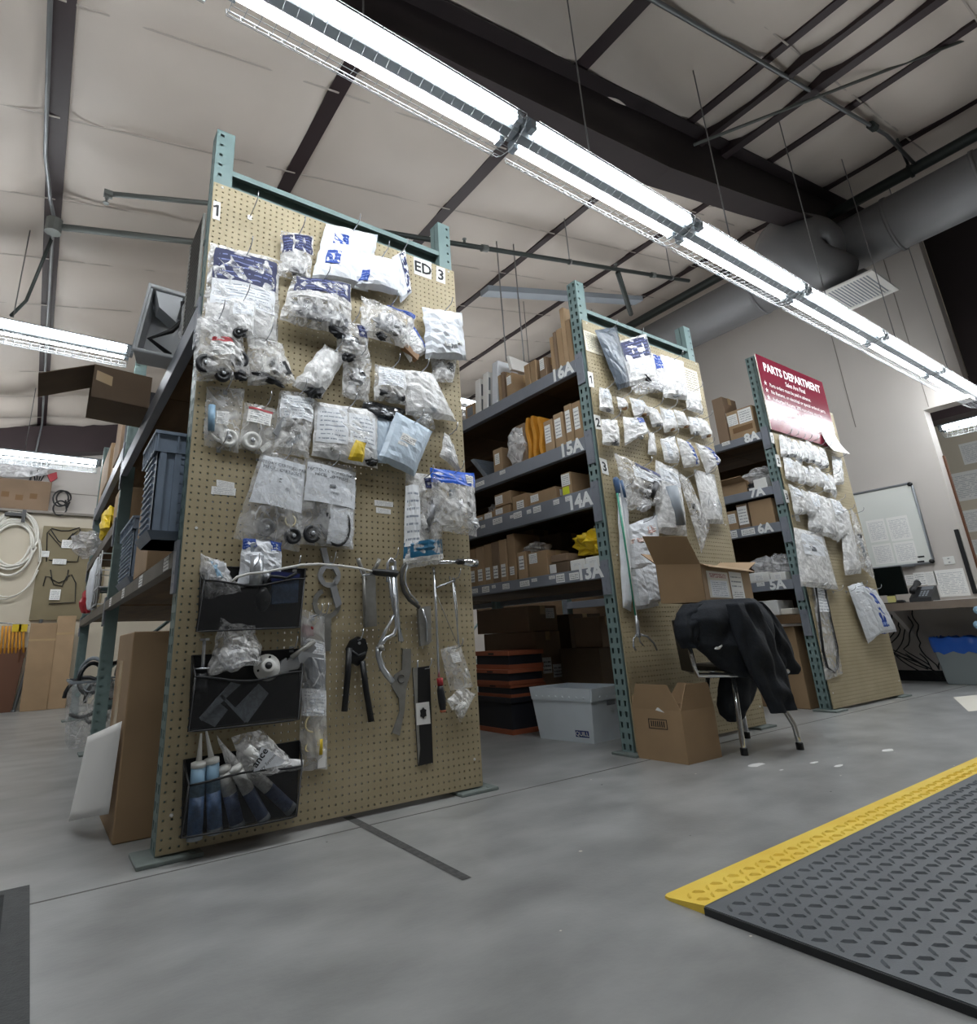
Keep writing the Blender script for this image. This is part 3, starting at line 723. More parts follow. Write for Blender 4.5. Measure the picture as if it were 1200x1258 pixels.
# rack 2
def tagrow(z, us, x, zr):
    return [(slide_u((x, .5, z), 1, u).y, w_, h_, dz) for u, w_, h_, dz in us]
R2 = [(2.134, 2.218, '16A', 693, []), (1.627, 1.712, '15A', 704, [(590, .10, .03, 0), (618, .06, .025, .02)]),
      (1.287, 1.400, '14A', 715, [(700, .05, .03, .03), (685, .05, .03, .03), (661, .07, .04, .02), (651, .04, .025, .02), (637, .08, .04, .02), (630, .04, .02, .02), (612, .10, .04, .02), (594, .05, .02, .01)]),
      (.882, .948, '13A', 727, [(706, .075, .04, 0), (689, .07, .05, 0), (679, .05, .02, .012), (657, .05, .02, .012), (645, .09, .035, 0), (622, .07, .035, 0), (607, .04, .02, .01), (597, .08, .04, 0), (583, .08, .03, 0)])]
for z0, z1, tx, u, tg in R2:
    yt = slide_u((RX[1], .3, z0), 1, u).y
    beam(rack2, RX[1], *BAYS[0], z0, z1, -1, 'beam_grey', tx, yt, tagrow(z0, tg, RX[1]-.012, z1), .1)
    beam(rack2, RX[1]+W, *BAYS[0], z0, z1, 1); deck(rack2, RX[1], *BAYS[0], z1)
    beam(rack2, RX[1], *BAYS[1], z0, z1, -1); beam(rack2, RX[1]+W, *BAYS[1], z0, z1, 1); deck(rack2, RX[1], *BAYS[1], z1)
R3 = [(2.035, 2.10, '8A', 925), (1.58, 1.645, '7A', 932), (1.285, 1.36, '6A', 942), (.85, .92, '5A', 957), (.60, .665, None, 0)]
for z0, z1, tx, u in R3:
    yt = slide_u((RX[2], .3, z0), 1, u).y if tx else 0
    tg = tagrow(z0, {'8A': [(893, .07, .03, .02)], '6A': [(900, .09, .06, 0), (920, .11, .05, 0)], '5A': [(936, .06, .03, .02)]}.get(tx, []), RX[2]-.012, z1)
    beam(rack3, RX[2], *BAYS[0], z0, z1, -1, 'beam_grey' if tx else 'deck', tx, yt, tg, .09)
    beam(rack3, RX[2]+W, *BAYS[0], z0, z1, 1); deck(rack3, RX[2], *BAYS[0], z1)
for rk, x, z0, z1 in ((rack1, 0, .95, 1.75), (rack2, RX[1], .96, 2.12), (rack3, RX[2], .67, 2.02)):
    m = MB().mat('deck'); m.box((x+.60, .085, z0), (x+.61, 4.8, z1)); m.build('centre_divider', parent=rk)
plate(peg1, '1', (262.5, 246), (271, 249), (270, 271), (261, 268), .075)
plate(peg1, 'ED', (508, 315), (530, 322.5), (530, 343.5), (509, 336), .085)
plate(peg1, '3', (536, 326.5), (546.5, 330), (547, 349), (536, 345), .085)
plate(peg2, '1', (721.5, 456), (728, 458), (730, 476), (724, 475), .07)
plate(peg2, '2', (729, 509), (737, 511), (739, 528), (732, 527), .075)
plate(peg2, '3', (736, 562), (745, 565), (748, 584), (740, 581), .075)
plate(peg3, '2', (952, 558), (957, 559), (960, 574), (955, 573), .065)
plate(peg3, '3', (962, 601), (967, 603), (970, 618), (966, 617), .065)
plate(peg3, '1', (945.5, 531), (949, 532), (951.5, 545), (948, 544), .06)
# ================================================================== THINGS ON THE PEGBOARDS
def rnd(seed): return random.Random(seed)
GROW = 1.07
class Surf:
    def __init__(s, quad, y, th, cr, seed, belly=.75, k=38.):
        s.q = [pan(*p, y) for p in quad]; c_ = sum(s.q, V((0, 0, 0)))/4; s.q = [c_+(p-c_)*GROW for p in s.q]; s.th, s.cr, s.sd, s.k, s.b = th, cr, seed*3.17, k, belly; s.y = y
    def flat(s, u, v):
        a, b, c, d = s.q
        return (a*(1-u)+b*u)*(1-v)+(d*(1-u)+c*u)*v
    def D(s, u, v):
        u = min(1, max(0, u)); v = min(1, max(0, v))
        p = s.flat(u, v); k = s.k
        pil = (math.sin(PI*u)**.6 if 0 < u < 1 else 0)*(v**.6)*((1-v)**.22)*1.5
        w_ = 1-abs(noise.noise(V((p.x*k, p.z*k, s.sd))))*2
        w2 = noise.noise(V((p.x*k*2.3, p.z*k*2.3, s.sd+9)))
        e = min(1, 6*min(u, 1-u, v+.08, 1-v+.02))
        return s.th*pil+s.cr*(w_*.8+w2*.5)*max(.25, e)
    def __call__(s, u, v, lift=0.):
        p = s.flat(u, v); k = 26.
        wx = noise.noise(V((p.x*k, p.z*k, s.sd+3)))*s.cr*.9; wz = noise.noise(V((p.x*k, p.z*k, s.sd+6)))*s.cr*.9
        return V((p.x+wx, -s.y-s.D(u, v)-lift, p.z+wz))
def film_mesh(S, matn, name='film', parent=None, n=(10, 13)):
    nu, nv = n; m = MB().mat(matn); vs = []
    for j in range(nv+1):
        for i in range(nu+1): vs.append(S(i/nu, j/nv))
    nb = len(vs)
    for j in range(nv+1):
        for i in range(nu+1):
            if i in (0, nu) or j in (0, nv): vs.append(S(i/nu, j/nv))
            else:
                p = S.flat(i/nu, j/nv); vs.append(V((p.x, -S.y+.004, p.z)))
    fs = []
    I = lambda i, j, o: o+j*(nu+1)+i
    for j in range(nv):
        for i in range(nu):
            fs.append((I(i, j, 0), I(i, j+1, 0), I(i+1, j+1, 0), I(i+1, j, 0)))
            fs.append((I(i, j, nb), I(i+1, j, nb), I(i+1, j+1, nb), I(i, j+1, nb)))
    m.add(vs, fs); return m.build(name, parent=parent)
def patch(S, u0, v0, u1, v1, matn, lift, name, parent, n=6, label=None):
    m = MB().mat(matn); vs = []; fs = []; uvs = []
    for j in range(n+1):
        for i in range(n+1): vs.append(S(u0+(u1-u0)*i/n, v0+(v1-v0)*j/n, lift))
    for j in range(n):
        for i in range(n):
            b = j*(n+1)+i; fs.append((b, b+n+1, b+n+2, b+1)); g = lambda a, c: ((a)/n, 1-(c)/n)
            uvs.append((g(i, j), g(i, j+1), g(i+1, j+1), g(i+1, j)))
    m.add(vs, fs, uvs); return m.build(name, parent=parent, label=label)
def content(kind, c, size, matn, ang, parent, r, name=None):
    c = V(c); f = V((0, -1, 0)); m = MB().mat(matn)
    rt = V((math.cos(ang), 0, math.sin(ang))); up = V((-math.sin(ang), 0, math.cos(ang)))
    if kind == 'wheel':
        m.rev([(size*.25, -.012), (size, -.012), (size*1.04, 0), (size, .010), (size*.62, .010), (size*.55, .004), (size*.3, .004), (size*.28, .014), (size*.12, .014)], c, f, n=20)
        m.mat('steel').rev([(size*.26, .0142), (size*.13, .0152)], c, f, n=12); nm = 'wheel'
    elif kind == 'ring':
        m.tube([c+(rt*math.cos(2*PI*i/20)+up*math.sin(2*PI*i/20))*size for i in range(20)], size*.14, 6, closed=True); nm = 'ring'
    elif kind == 'block':
        w_, h_, d_ = (size if isinstance(size, tuple) else (size, size*.6, size*.4))
        P = lambda a, b, e: c+rt*(a*w_/2)+up*(b*h_/2)+f*(e*d_/2)
        m.hexa([P(-1, -1, -1), P(1, -1, -1), P(1, -1, 1), P(-1, -1, 1), P(-.9, 1, -1), P(.9, 1, -1), P(.9, .85, .8), P(-.9, .85, .8)]); nm = 'part_block'
    elif kind == 'tube':
        L, rr = size; m.tube([c-up*L/2, c+up*L/2], rr, 10); nm = 'tube'
    elif kind == 'spring':
        L, rr = size; n = 60; m.tube([c+rt*(rr*math.cos(i*.9))+f*(rr*math.sin(i*.9))+up*(L*(i/n-.5)) for i in range(n)], rr*.22, 5); nm = 'spring'
    elif kind == 'arc':
        m.tube([c+(rt*math.cos(a)+up*math.sin(a)*1.6)*size for a in [PI*.95+PI*1.1*i/16 for i in range(17)]], .006, 6); nm = 'cable'
    else: # lump of small parts
        w_, h_ = size if isinstance(size, tuple) else (size, size); n = 9; vs = []; k = 34.
        for j in range(n+1):
            th = PI*j/n
            for i in range(12):
                ph = 2*PI*i/12; d = V((math.sin(th)*math.cos(ph), math.sin(th)*math.sin(ph), math.cos(th)))
                q = 1+.55*noise.noise(V((c.x+d.x*.09, c.z+d.z*.09, d.y*.09+r.random()*.02))*k)
                vs.append(c+rt*(d.x*w_/2*q)+up*(d.z*h_/2*q)+f*(d.y*.016*q))
        fs = [(j*12+i, j*12+(i+1) % 12, (j+1)*12+(i+1) % 12, (j+1)*12+i) for j in range(n) for i in range(12)]
        m.add(vs, fs); nm = 'contents'
    return m.build(name or nm, parent=parent)
HOOKLAB = {}
def hook(p, rack, L=.10, z=0):
    m = MB().mat('steel'); x, zz = p
    m.tube([(x, -.004, zz), (x, -.012, zz), (x, -.02-L*.5, zz+.004), (x, -L, zz+.012), (x, -L-.012, zz+.026), (x, -L-.014, zz+.042)], .0022, 5)
    m.box((x-.008, -.0085, zz-.012), (x+.008, -.0062, zz+.008))
    labs = {1: 'wire peg hook on the pegboard with the ED plate', 2: 'wire peg hook on the pegboard behind the open cartons', 3: 'wire peg hook on the pegboard below the maroon sign'}
    tag(m.build('peg_hook'), labs[rack], 'hook', 'peg hooks, rack end %d' % rack)
NB = [0]
def bag(label, quad, filmn='clear', y=.014, th=.035, cr=.007, cards=(), items=(), rack=1, group=None, name='parts_bag', cat='parts bag', texts=(), hk=True, n=(10, 13), k=38., hv=.06):
    NB[0] += 1; sd = NB[0]; r = rnd(sd)
    t = thing(name, label, cat, group=group)
    S = Surf(quad, y, th, cr, sd, k=k)
    film_mesh(S, filmn, 'film', t, n)
    for it in items:
        kind, u, v, size, mt = it[:5]; a = it[5] if len(it) > 5 else r.uniform(-.4, .4)
        p = S(u, v); p.y = -S.y-S.th*.45; content(kind, p, size, mt, a, t, r)
    for cd_ in cards:
        u0, v0, u1, v1, mt = cd_[:5]; lf = cd_[5] if len(cd_) > 5 else .0012
        patch(S, u0, v0, u1, v1, mt, lf, 'printed_panel' if lf > 0 else 'insert_card', t)
    for (tx, u, v, sz, mt) in texts:
        m = MB().mat(mt); a, b, c, d = S.q; wU = (b-a).length; wV = (d-a).length
        m.text(tx, (0, 0, 0), (1, 0, 0), (0, 0, 1), sz, .01, mapf=lambda X, Y: S(u+X/wU, v-Y/wV, .0022)); m.build('lettering', parent=t)
    if hk:
        p = S.flat(.5, hv); hook((p.x, p.z), rack, y+.075)
    return t
def q4(x0, y0, x1, y1, x2, y2, x3, y3): return ((x0, y0), (x1, y1), (x2, y2), (x3, y3))

# ---- first rack end, top rows
bag('clear bag with navy header and grey card at the upper corner by the 1 plate', q4(261, 302, 341, 323, 338, 418, 250, 402), 'clear', .012, .03, .008,
    cards=[(.06, .05, .95, .42, 'navy_print'), (.06, .42, .93, .70, 'film_print'), (.03, .66, .97, .98, 'milky', .0008)], items=[('arc', .75, .75, .045, 'whiteplastic', 0), ('lump', .4, .85, (.14, .06), 'white_lump')])
bag('small white tied bag with a dark caster hanging before the navy header bag', q4(284, 368, 313, 372, 310, 412, 282, 408), 'milky', .055, .03, .005,
    cards=[(.1, .15, .9, .5, 'film_print')], items=[('lump', .45, .95, (.05, .035), 'dark'), ('wheel', .3, 1.0, .018, 'dark')])
bag('clear bag of black caster wheels with a red striped label', q4(243, 388, 292, 395, 306, 462, 240, 466), 'clear', .035, .045, .010,
    cards=[(.28, .40, .72, .47, 'red'), (.26, .47, .72, .68, 'label_print')], items=[('wheel', .18, .78, .036, 'dark', 0), ('wheel', .48, .95, .028, 'dark', 0), ('wheel', .80, .70, .034, 'dark', 0), ('lump', .82, .97, (.05, .04), 'dark')])
bag('clear bag of black latches beside the caster wheels', q4(306, 412, 345, 424, 362, 470, 305, 472), 'clear', .03, .04, .008,
    items=[('block', .35, .6, (.025, .075, .02), 'whiteplastic', .25), ('block', .6, .62, (.028, .07, .02), 'dark', .5), ('block', .85, .66, (.02, .06, .02), 'dark', .5), ('lump', .4, .92, (.13, .03), 'dark')])
bag('small clear bag with a dark blue header over dark fittings', q4(347, 286, 384, 292, 380, 345, 343, 338), 'clear', .03, .035, .008,
    cards=[(.05, .1, .3, .5, 'navy_print'), (.35, .05, .95, .45, 'navy_print')], items=[('lump', .55, .85, (.07, .05), 'grey_lump'), ('lump', .7, 1.0, (.05, .035), 'dark')])
bag('white poly bag printed with two blue logo squares', q4(402, 277, 462, 291, 450, 356, 385, 342), 'poly_white', .03, .04, .008,
    cards=[(.18, .18, .45, .38, 'blue_print'), (.12, .50, .36, .72, 'blue_print')])
bag('large clear bag with navy header over grey metal fittings', q4(362, 341, 428, 350, 430, 414, 346, 392), 'clear', .05, .06, .010,
    cards=[(.06, .03, .97, .38, 'navy_print'), (.0, .38, .98, .52, 'milky', .0008)], items=[('lump', .35, .75, (.16, .07), 'grey_lump'), ('lump', .72, .80, (.12, .08), 'grey_lump'), ('lump', .75, 1.0, (.08, .05), 'dark')])
bag('white poly bag with a blue oval sticker', q4(447, 312, 487, 322, 490, 362, 437, 352), 'poly_white', .045, .045, .008, cards=[(.02, .55, .2, .85, 'blue_print')])
bag('slim white sleeve with a dark blue edge stripe by the ED plate', q4(482, 318, 497, 308, 505, 358, 492, 370), 'poly_white', .03, .02, .005, cards=[(.5, .05, .9, .95, 'navy_print')])
bag('grey crumpled bag of black hoses with a blue striped header', q4(446, 366, 508, 388, 500, 428, 445, 410), 'clear', .05, .06, .011,
    cards=[(.45, .0, .98, .16, 'blue_print')], items=[('lump', .5, .6, (.15, .09), 'grey_lump'), ('ring', .6, .65, .035, 'black', 0), ('lump', .35, .95, (.05, .04), 'dark'), ('arc', .45, .35, .03, 'black', .4)])
bag('white boxed part with a diagonal blue stripe under the hose bag', q4(484, 412, 505, 396, 525, 432, 503, 444), 'milky', .03, .035, .005,
    cards=[(.8, .0, 1., 1., 'blue_print'), (.1, .1, .75, .6, 'label_print')], items=[('block', .2, .75, (.09, .035, .03), 'brown_lump', -.6)], hk=False)
bag('crumpled white poly bag hanging at the right edge below the 3 plate', q4(521, 380, 565, 386, 571, 442, 524, 438), 'poly_white', .05, .05, .013, cards=[(.35, .72, .5, .8, 'label_bar'), (.65, .7, .85, .78, 'label_bar')])
bag('clear bag with a dark fitting peeking below the white poly bag', q4(528, 436, 560, 440, 556, 470, 534, 468), 'clear', .02, .03, .007, items=[('lump', .75, .5, (.05, .06), 'dark'), ('lump', .3, .4, (.06, .04), 'white_lump')])
bag('silver bag with a small navy header below the large navy header bag', q4(413, 396, 449, 400, 453, 440, 415, 438), 'clear', .05, .04, .010,
    cards=[(.62, .1, .95, .45, 'navy_print')], items=[('lump', .45, .6, (.09, .07), 'silver_film'), ('lump', .3, 1.0, (.06, .04), 'dark')])
bag('crinkled white bag tilted with a dark round part at its foot', q4(398, 424, 424, 440, 394, 488, 360, 472), 'milky', .03, .045, .011, items=[('ring', .6, .65, .03, 'dark', 0), ('lump', .7, .95, (.08, .06), 'dark')])
bag('small clear zip bag of bright silver clips', q4(423, 438, 455, 443, 452, 492, 420, 486), 'clear', .03, .03, .008, cards=[(.1, .05, .9, .15, 'zip')], items=[('lump', .5, .5, (.07, .08), 'silver_film'), ('block', .3, .75, (.02, .06, .01), 'steel', .2)])
bag('clear bag of dark coil springs under a white card', q4(462, 449, 497, 457, 499, 497, 460, 490), 'clear', .035, .04, .007, cards=[(.08, .08, .95, .62, 'film_print')],
    items=[('spring', .25, .82, (.05, .014), 'dark', PI/2), ('spring', .7, .85, (.05, .014), 'dark', PI/2)])
bag('pair of clear bags with a light blue tube and triangular white insert', q4(497, 456, 531, 460, 558, 516, 500, 508), 'milky', .03, .04, .009, items=[('tube', .55, .85, (.04, .014), 'blue_lump', .8), ('lump', .6, .6, (.1, .08), 'white_lump')])
bag('small clear bag hanging under the light blue tube bag', q4(500, 500, 530, 505, 533, 527, 515, 522), 'clear', .03, .03, .007, items=[('lump', .5, .5, (.05, .03), 'white_lump')], hk=False)
bag('clear zip bag with a blue capped tube and white wheel', q4(255, 477, 299, 480, 291, 554, 251, 545), 'zip', .014, .025, .004, cards=[(.0, .02, 1., .06, 'zip'), (.28, .42, .62, .64, 'label_print', -.002)],
    items=[('tube', .16, .55, (.10, .013), 'blue_lump', .05), ('wheel', .68, .82, .032, 'whiteplastic', 0), ('arc', .35, .72, .03, 'whiteplastic', .6)])
bag('clear zip bag with a red striped label and white pulley', q4(302, 496, 346, 506, 333, 560, 294, 550), 'zip', .016, .025, .004, cards=[(.1, .10, .75, .15, 'red', .0016), (.1, .15, .72, .42, 'label_print')],
    items=[('wheel', .33, .80, .035, 'whiteplastic', 0), ('block', .72, .85, (.05, .02, .008), 'whiteplastic', .8)])
bag('printed clear bag with a flat silver lever', q4(345, 482, 388, 488, 378, 560, 337, 553), 'clear', .022, .03, .007, cards=[(.05, .08, .92, .45, 'film_print')], items=[('block', .55, .75, (.10, .02, .006), 'greyplastic', .7), ('block', .1, .6, (.09, .022, .006), 'steel', 1.1)])
bag('printed white bag with a bright yellow plug', q4(390, 496, 461, 506, 461, 573, 386, 558), 'milky', .03, .035, .006, cards=[(.03, .1, .47, .75, 'film_print'), (.5, .15, .95, .7, 'film_print')],
    items=[('lump', .25, .85, (.03, .03), 'iron'), ('lump', .88, .92, (.06, .035), 'dark')])
bag('crumpled yellow tag tucked on the printed white bag', q4(437, 541, 449, 545, 445, 568, 428, 563), 'yellow', .075, .012, .006, hk=False, name='yellow_tag', cat='tag', n=(5, 6))
bag('black and silver film pack under the spring bag', q4(448, 492, 498, 504, 486, 520, 444, 508), 'silver_film', .02, .02, .006, hk=False, name='film_pack')
bag('light blue poly mailer with a black barcode', q4(487, 508, 529, 531, 508, 583, 466, 563), 'poly_blue', .045, .035, .004, cards=[(.28, .38, .66, .52, 'label_bar'), (.26, .55, .5, .62, 'label_print')])
bag('blank light blue poly mailer tucked behind the barcode mailer', q4(459, 510, 484, 518, 474, 568, 460, 566), 'poly_blue', .02, .02, .004, hk=False)
for i, (qd, lab, its, cb) in enumerate([
    (q4(323, 556, 374, 569, 366, 674, 289, 658), 'clear bag lettered certified parts holding two black pulleys', [('wheel', .42, .83, .033, 'dark', 0), ('wheel', .85, .86, .030, 'dark', 0), ('ring', .78, .70, .02, 'cream_tube', 0)], None),
    (q4(376, 564, 436, 578, 432, 672, 364, 664), 'clear bag lettered certified parts holding a pulley and black cable', [('wheel', .25, .88, .034, 'dark', 0), ('arc', .62, .70, .06, 'black', .2), ('lump', .45, .72, (.05, .10), 'dark')], None)]):
    bag(lab, qd, 'zip', .022, .03, .004, items=its, cards=[(.06, .06, .97, .60 if i == 0 else .52, 'poly_white', .0012), (.5, .5, .97, .97, 'poly_white', -.004)][:1+i],
        texts=[('FACTORY CERTIFIED PARTS', .52, .15, .0165, 'ink_grey'), ('PIÈCES CERTIFIÉES', .50, .21, .0175, 'ink_grey'), ('=', .52, .36, .05, 'ink_grey'), ('CERTIFIED', .52, .40, .012, 'ink_grey')])
bag('narrow white cone shaped bag at the right edge of the pegboard', q4(546, 533, 552, 538, 566, 581, 541, 560), 'milky', .03, .03, .008, items=[('lump', .5, .6, (.04, .08), 'white_lump')])
bag('clear bag with a bright blue header holding steel fittings', q4(530, 578, 581, 584, 584, 657, 536, 648), 'clear', .06, .045, .006, cards=[(.0, .0, 1., .24, 'royal'), (.72, .06, .93, .19, 'label_bar', .002)],
    items=[('ring', .25, .66, .026, 'steel', 0), ('tube', .55, .60, (.07, .018), 'steel', 0), ('lump', .85, .82, (.07, .05), 'white_lump'), ('block', .4, .4, (.03, .05, .02), 'greyplastic', .2)])
bag('long clear bag with navy flap and teal label at its foot', q4(500, 583, 538, 588, 543, 688, 496, 696), 'clear', .03, .035, .007, cards=[(.5, .05, .95, .17, 'navy_print'), (.0, .15, .32, .78, 'film_print'), (.0, .74, 1., .90, 'teal_label', .0016), (.0, .90, 1., .95, 'label_print', .0016)],
    items=[('tube', .62, .48, (.14, .02), 'grey_lump', -.4), ('block', .78, .4, (.03, .12, .02), 'steel', .1)])
def tags2(peg, a):
    for qd in a:
        m = MB().mat('label_print'); P = [pan(*p, .0075) for p in (qd[3], qd[2], qd[1], qd[0])]; m.slab(*P, .001); o = m.build('part_tag', parent=peg); o.location = -peg.location
tags2(peg1, [q4(266, 589, 288, 593, 288, 601, 266, 597), q4(260, 597, 290, 600, 289, 609, 259, 607), q4(460, 614, 483, 617, 483, 623, 460, 621), q4(462, 623, 480, 626, 480, 632, 462, 630)])
for (u, v) in ((306, 268), (268, 553), (305, 700)): p = pan(u, v); hook((p.x, p.z), 1, .11)
# ---- mesh pockets on the first rack end
def organizer(label, back, front, dip, y=.085):
    t = thing('mesh_pocket', label, 'wall pocket')
    B = [pan(*p, .008) for p in back]; F = [pan(*p, y) for p in front]
    m = MB().mat('black'); m.slab(B[3], B[2], B[1], B[0], .002); m.build('back_plate', parent=t)
    n = 16; top = []; rows = 6; vs = []
    for j in range(rows+1):
        for i in range(n+1):
            u, v = i/n, j/rows; p = (F[0]*(1-u)+F[1]*u)*(1-v)+(F[3]*(1-u)+F[2]*u)*v
            p = p+V((0, -.012*math.sin(PI*u), 0)); p.z -= dip*(1-v)*math.sin(PI*min(1, u*1.05))**2
            vs.append(p)
            if j == 0: top.append(p)
    m = MB().mat('mesh_black'); m.add(vs, [(j*(n+1)+i, (j+1)*(n+1)+i, (j+1)*(n+1)+i+1, j*(n+1)+i+1) for j in range(rows) for i in range(n)])
    m.quad(B[3], vs[rows*(n+1)], vs[0], B[0]); m.quad(vs[-1], B[2], B[1], vs[n]); m.quad(B[3], B[2], vs[-1], vs[rows*(n+1)])
    m.build('mesh_front', parent=t)
    m = MB().mat('black'); m.tube([B[0]]+top+[B[1]], .0035, 6); m.tube([top[0], vs[rows*(n+1)]]+[vs[rows*(n+1)+i] for i in range(1, n)]+[vs[-1], top[-1]], .003, 6); m.tube([B[0], B[3], B[2], B[1], B[0]], .003, 6); m.build('wire_rim', parent=t)
    return t
organizer('black mesh pocket holding a rubber bulb and steel tube, topmost of three', q4(247, 696, 375, 699, 369, 770, 243, 774), q4(251, 713, 374, 711, 368, 771, 241, 776), .022)
organizer('black mesh pocket holding grey plates, middle of three', q4(236, 806, 370, 797, 367, 880, 232, 897), q4(240, 832, 371, 825, 367, 884, 231, 899), .020)
organizer('black mesh pocket holding caulk tubes, lowest of three', q4(226, 934, 368, 910, 363, 1000, 223, 1026), q4(232, 965, 371, 941, 364, 1003, 222, 1030), -.012)
def pp(L, y): return [pan(u, v, y) for u, v in L]
def tool(name, label, cat, build):
    m = MB(); build(m); return tag(m.build(name), label, cat)
def multi(name, label, cat, parts, group=None):
    t = thing(name, label, cat, group=group)
    for nm, mt, f in parts:
        m = MB().mat(mt); f(m); m.build(nm, parent=t)
    return t
def flatp(L, y, d): return lambda m: m.prism(pp(L, y), (0, d, 0))
def rod(L, y, r, n=8): return lambda m: m.tube(pp(L, y), r, n)
# contents of the top pocket
bag('crumpled clear and blue bag in the topmost mesh pocket', q4(247, 682, 270, 690, 296, 725, 251, 735), 'clear', .05, .035, .012, cards=[(.4, .1, .6, .6, 'blue_lump')], items=[('lump', .5, .5, (.08, .1), 'white_lump')], hk=False)
bag('white bag with blue printed top in the topmost mesh pocket', q4(300, 664, 345, 668, 342, 712, 292, 722), 'poly_white', .03, .03, .012, cards=[(.0, .0, .3, .18, 'blue_print'), (.68, .0, 1., .25, 'blue_print')], hk=False)
multi('steel_tube', 'open ended steel tube standing in the topmost mesh pocket', 'tube', [('barrel', 'steel', lambda m: m.rev([(.024, 0), (.024, .105), (.020, .105), (.020, .09)], pan(314, 720, .055), (.0, 0, 1), n=18)), ('liner_tab', 'greyplastic', flatp([(308, 668), (315, 666), (315, 690), (308, 691)], .05, .004))])
multi('red_clip', 'dark red block clip in the topmost mesh pocket', 'clip', [('jaw', 'red', flatp([(324, 690), (332, 691), (330, 712), (323, 712)], .05, .02)), ('base', 'black', flatp([(321, 710), (334, 710), (333, 724), (320, 724)], .05, .022))])
multi('blue_case', 'flat blue plastic case in the topmost mesh pocket', 'case', [('lid', 'navy', flatp([(333, 701), (369, 705), (367, 712), (333, 714)], .06, .03)), ('case_body', 'blue', flatp([(334, 711), (367, 711), (366, 740), (334, 742)], .055, .03))])
multi('siphon_bulb', 'black rubber bulb with bent hose in the topmost mesh pocket', 'hand pump', [('bulb', 'dark', lambda m: m.rev([(.004, 0), (.018, .012), (.027, .035), (.026, .055), (.014, .075), (.007, .085)], pan(322, 752, .07), (.02, 0, 1), n=16)), ('hose', 'dark', rod([(324, 733), (326, 715), (332, 708), (343, 709), (352, 711), (364, 704)], .07, .006)), ('collar', 'black', lambda m: m.rev([(.013, 0), (.013, .008)], pan(324, 734, .07), n=12))])
multi('cable_cutter', 'white cable ending in a black grip laid across the hanging tools', 'cable tool', [('cable', 'whiteplastic', rod([(283, 716), (291, 709), (305, 705), (325, 703), (345, 699), (370, 694), (392, 693), (418, 695), (440, 698), (458, 702)], .09, .0045)), ('grip', 'black', rod([(457, 702), (463, 703), (486, 705), (489, 703)], .09, [.010, .014, .015, .008])), ('guard', 'steel', rod([(441, 698), (445, 707), (458, 705)], .09, .003))])
# contents of the middle pocket
bag('big crumpled clear bag in the middle mesh pocket', q4(272, 763, 312, 772, 322, 812, 256, 830), 'clear', .05, .05, .016, items=[('lump', .45, .7, (.1, .07), 'white_lump')], hk=False, n=(12, 14))
multi('long_bolt', 'long steel bolt standing in the middle mesh pocket', 'bolt', [('shank', 'steel', rod([(251, 787), (249, 822)], .05, .006)), ('head', 'steel', lambda m: m.rev([(.016, 0), (.016, .007)], pan(251, 787, .05), n=6)), ('washer', 'steel', lambda m: m.rev([(.024, 0), (.024, .004)], pan(248, 822, .05), n=16)), ('coupler', 'dark', lambda m: m.rev([(.022, -.07), (.024, -.05), (.020, -.045), (.024, -.03), (.018, -.01)], pan(248, 822, .05), n=14))])
multi('white_flange', 'round white plastic flange with a dark bore in the middle mesh pocket', 'flange', [('disc', 'whiteplastic', lambda m: m.rev([(.042, -.012), (.045, 0), (.040, .008), (.026, .010), (.024, .030), (.015, .030)], pan(328, 820, .05), (-.15, -1, .25), n=22)), ('bore', 'black', lambda m: m.rev([(.012, .0), (.012, .0315)], pan(328, 820, .05), (-.15, -1, .25), n=14))]+[('bolt_hole', 'black', (lambda k: lambda m: m.rev([(.004, 0), (.004, .0095)], pan(328, 820, .05)+V((.033*math.cos(k*1.05+.3), 0, .033*math.sin(k*1.05+.3))), (-.15, -1, .25), n=8))(k)) for k in range(6)])
multi('steel_bracket', 'bent steel bracket leaning out of the middle mesh pocket', 'bracket', [('arm', 'steel', flatp([(352, 813), (382, 787), (389, 796), (366, 822), (352, 824)], .06, .018)), ('tab', 'steel', flatp([(366, 806), (371, 800), (398, 805), (398, 809), (374, 806), (368, 815)], .08, .004)), ('tube_end', 'iron', rod([(358, 808), (386, 788)], .07, .009)), ('foot', 'steel', flatp([(346, 812), (352, 808), (355, 826), (340, 830)], .06, .015))])
multi('grey_plate', 'pair of grey plastic plates inside the middle mesh pocket', 'plate', [('plate', 'greyplastic', flatp([(318, 840), (330, 852), (304, 888), (287, 872)], .055, .006)), ('plate', 'greyplastic', flatp([(268, 862), (280, 872), (264, 893), (246, 884)], .055, .006)), ('rail', 'greyplastic', flatp([(284, 838), (296, 841), (288, 848), (248, 886), (245, 882)], .06, .006)), ('brace', 'greyplastic', flatp([(270, 855), (273, 853), (303, 884), (301, 888)], .06, .004))])
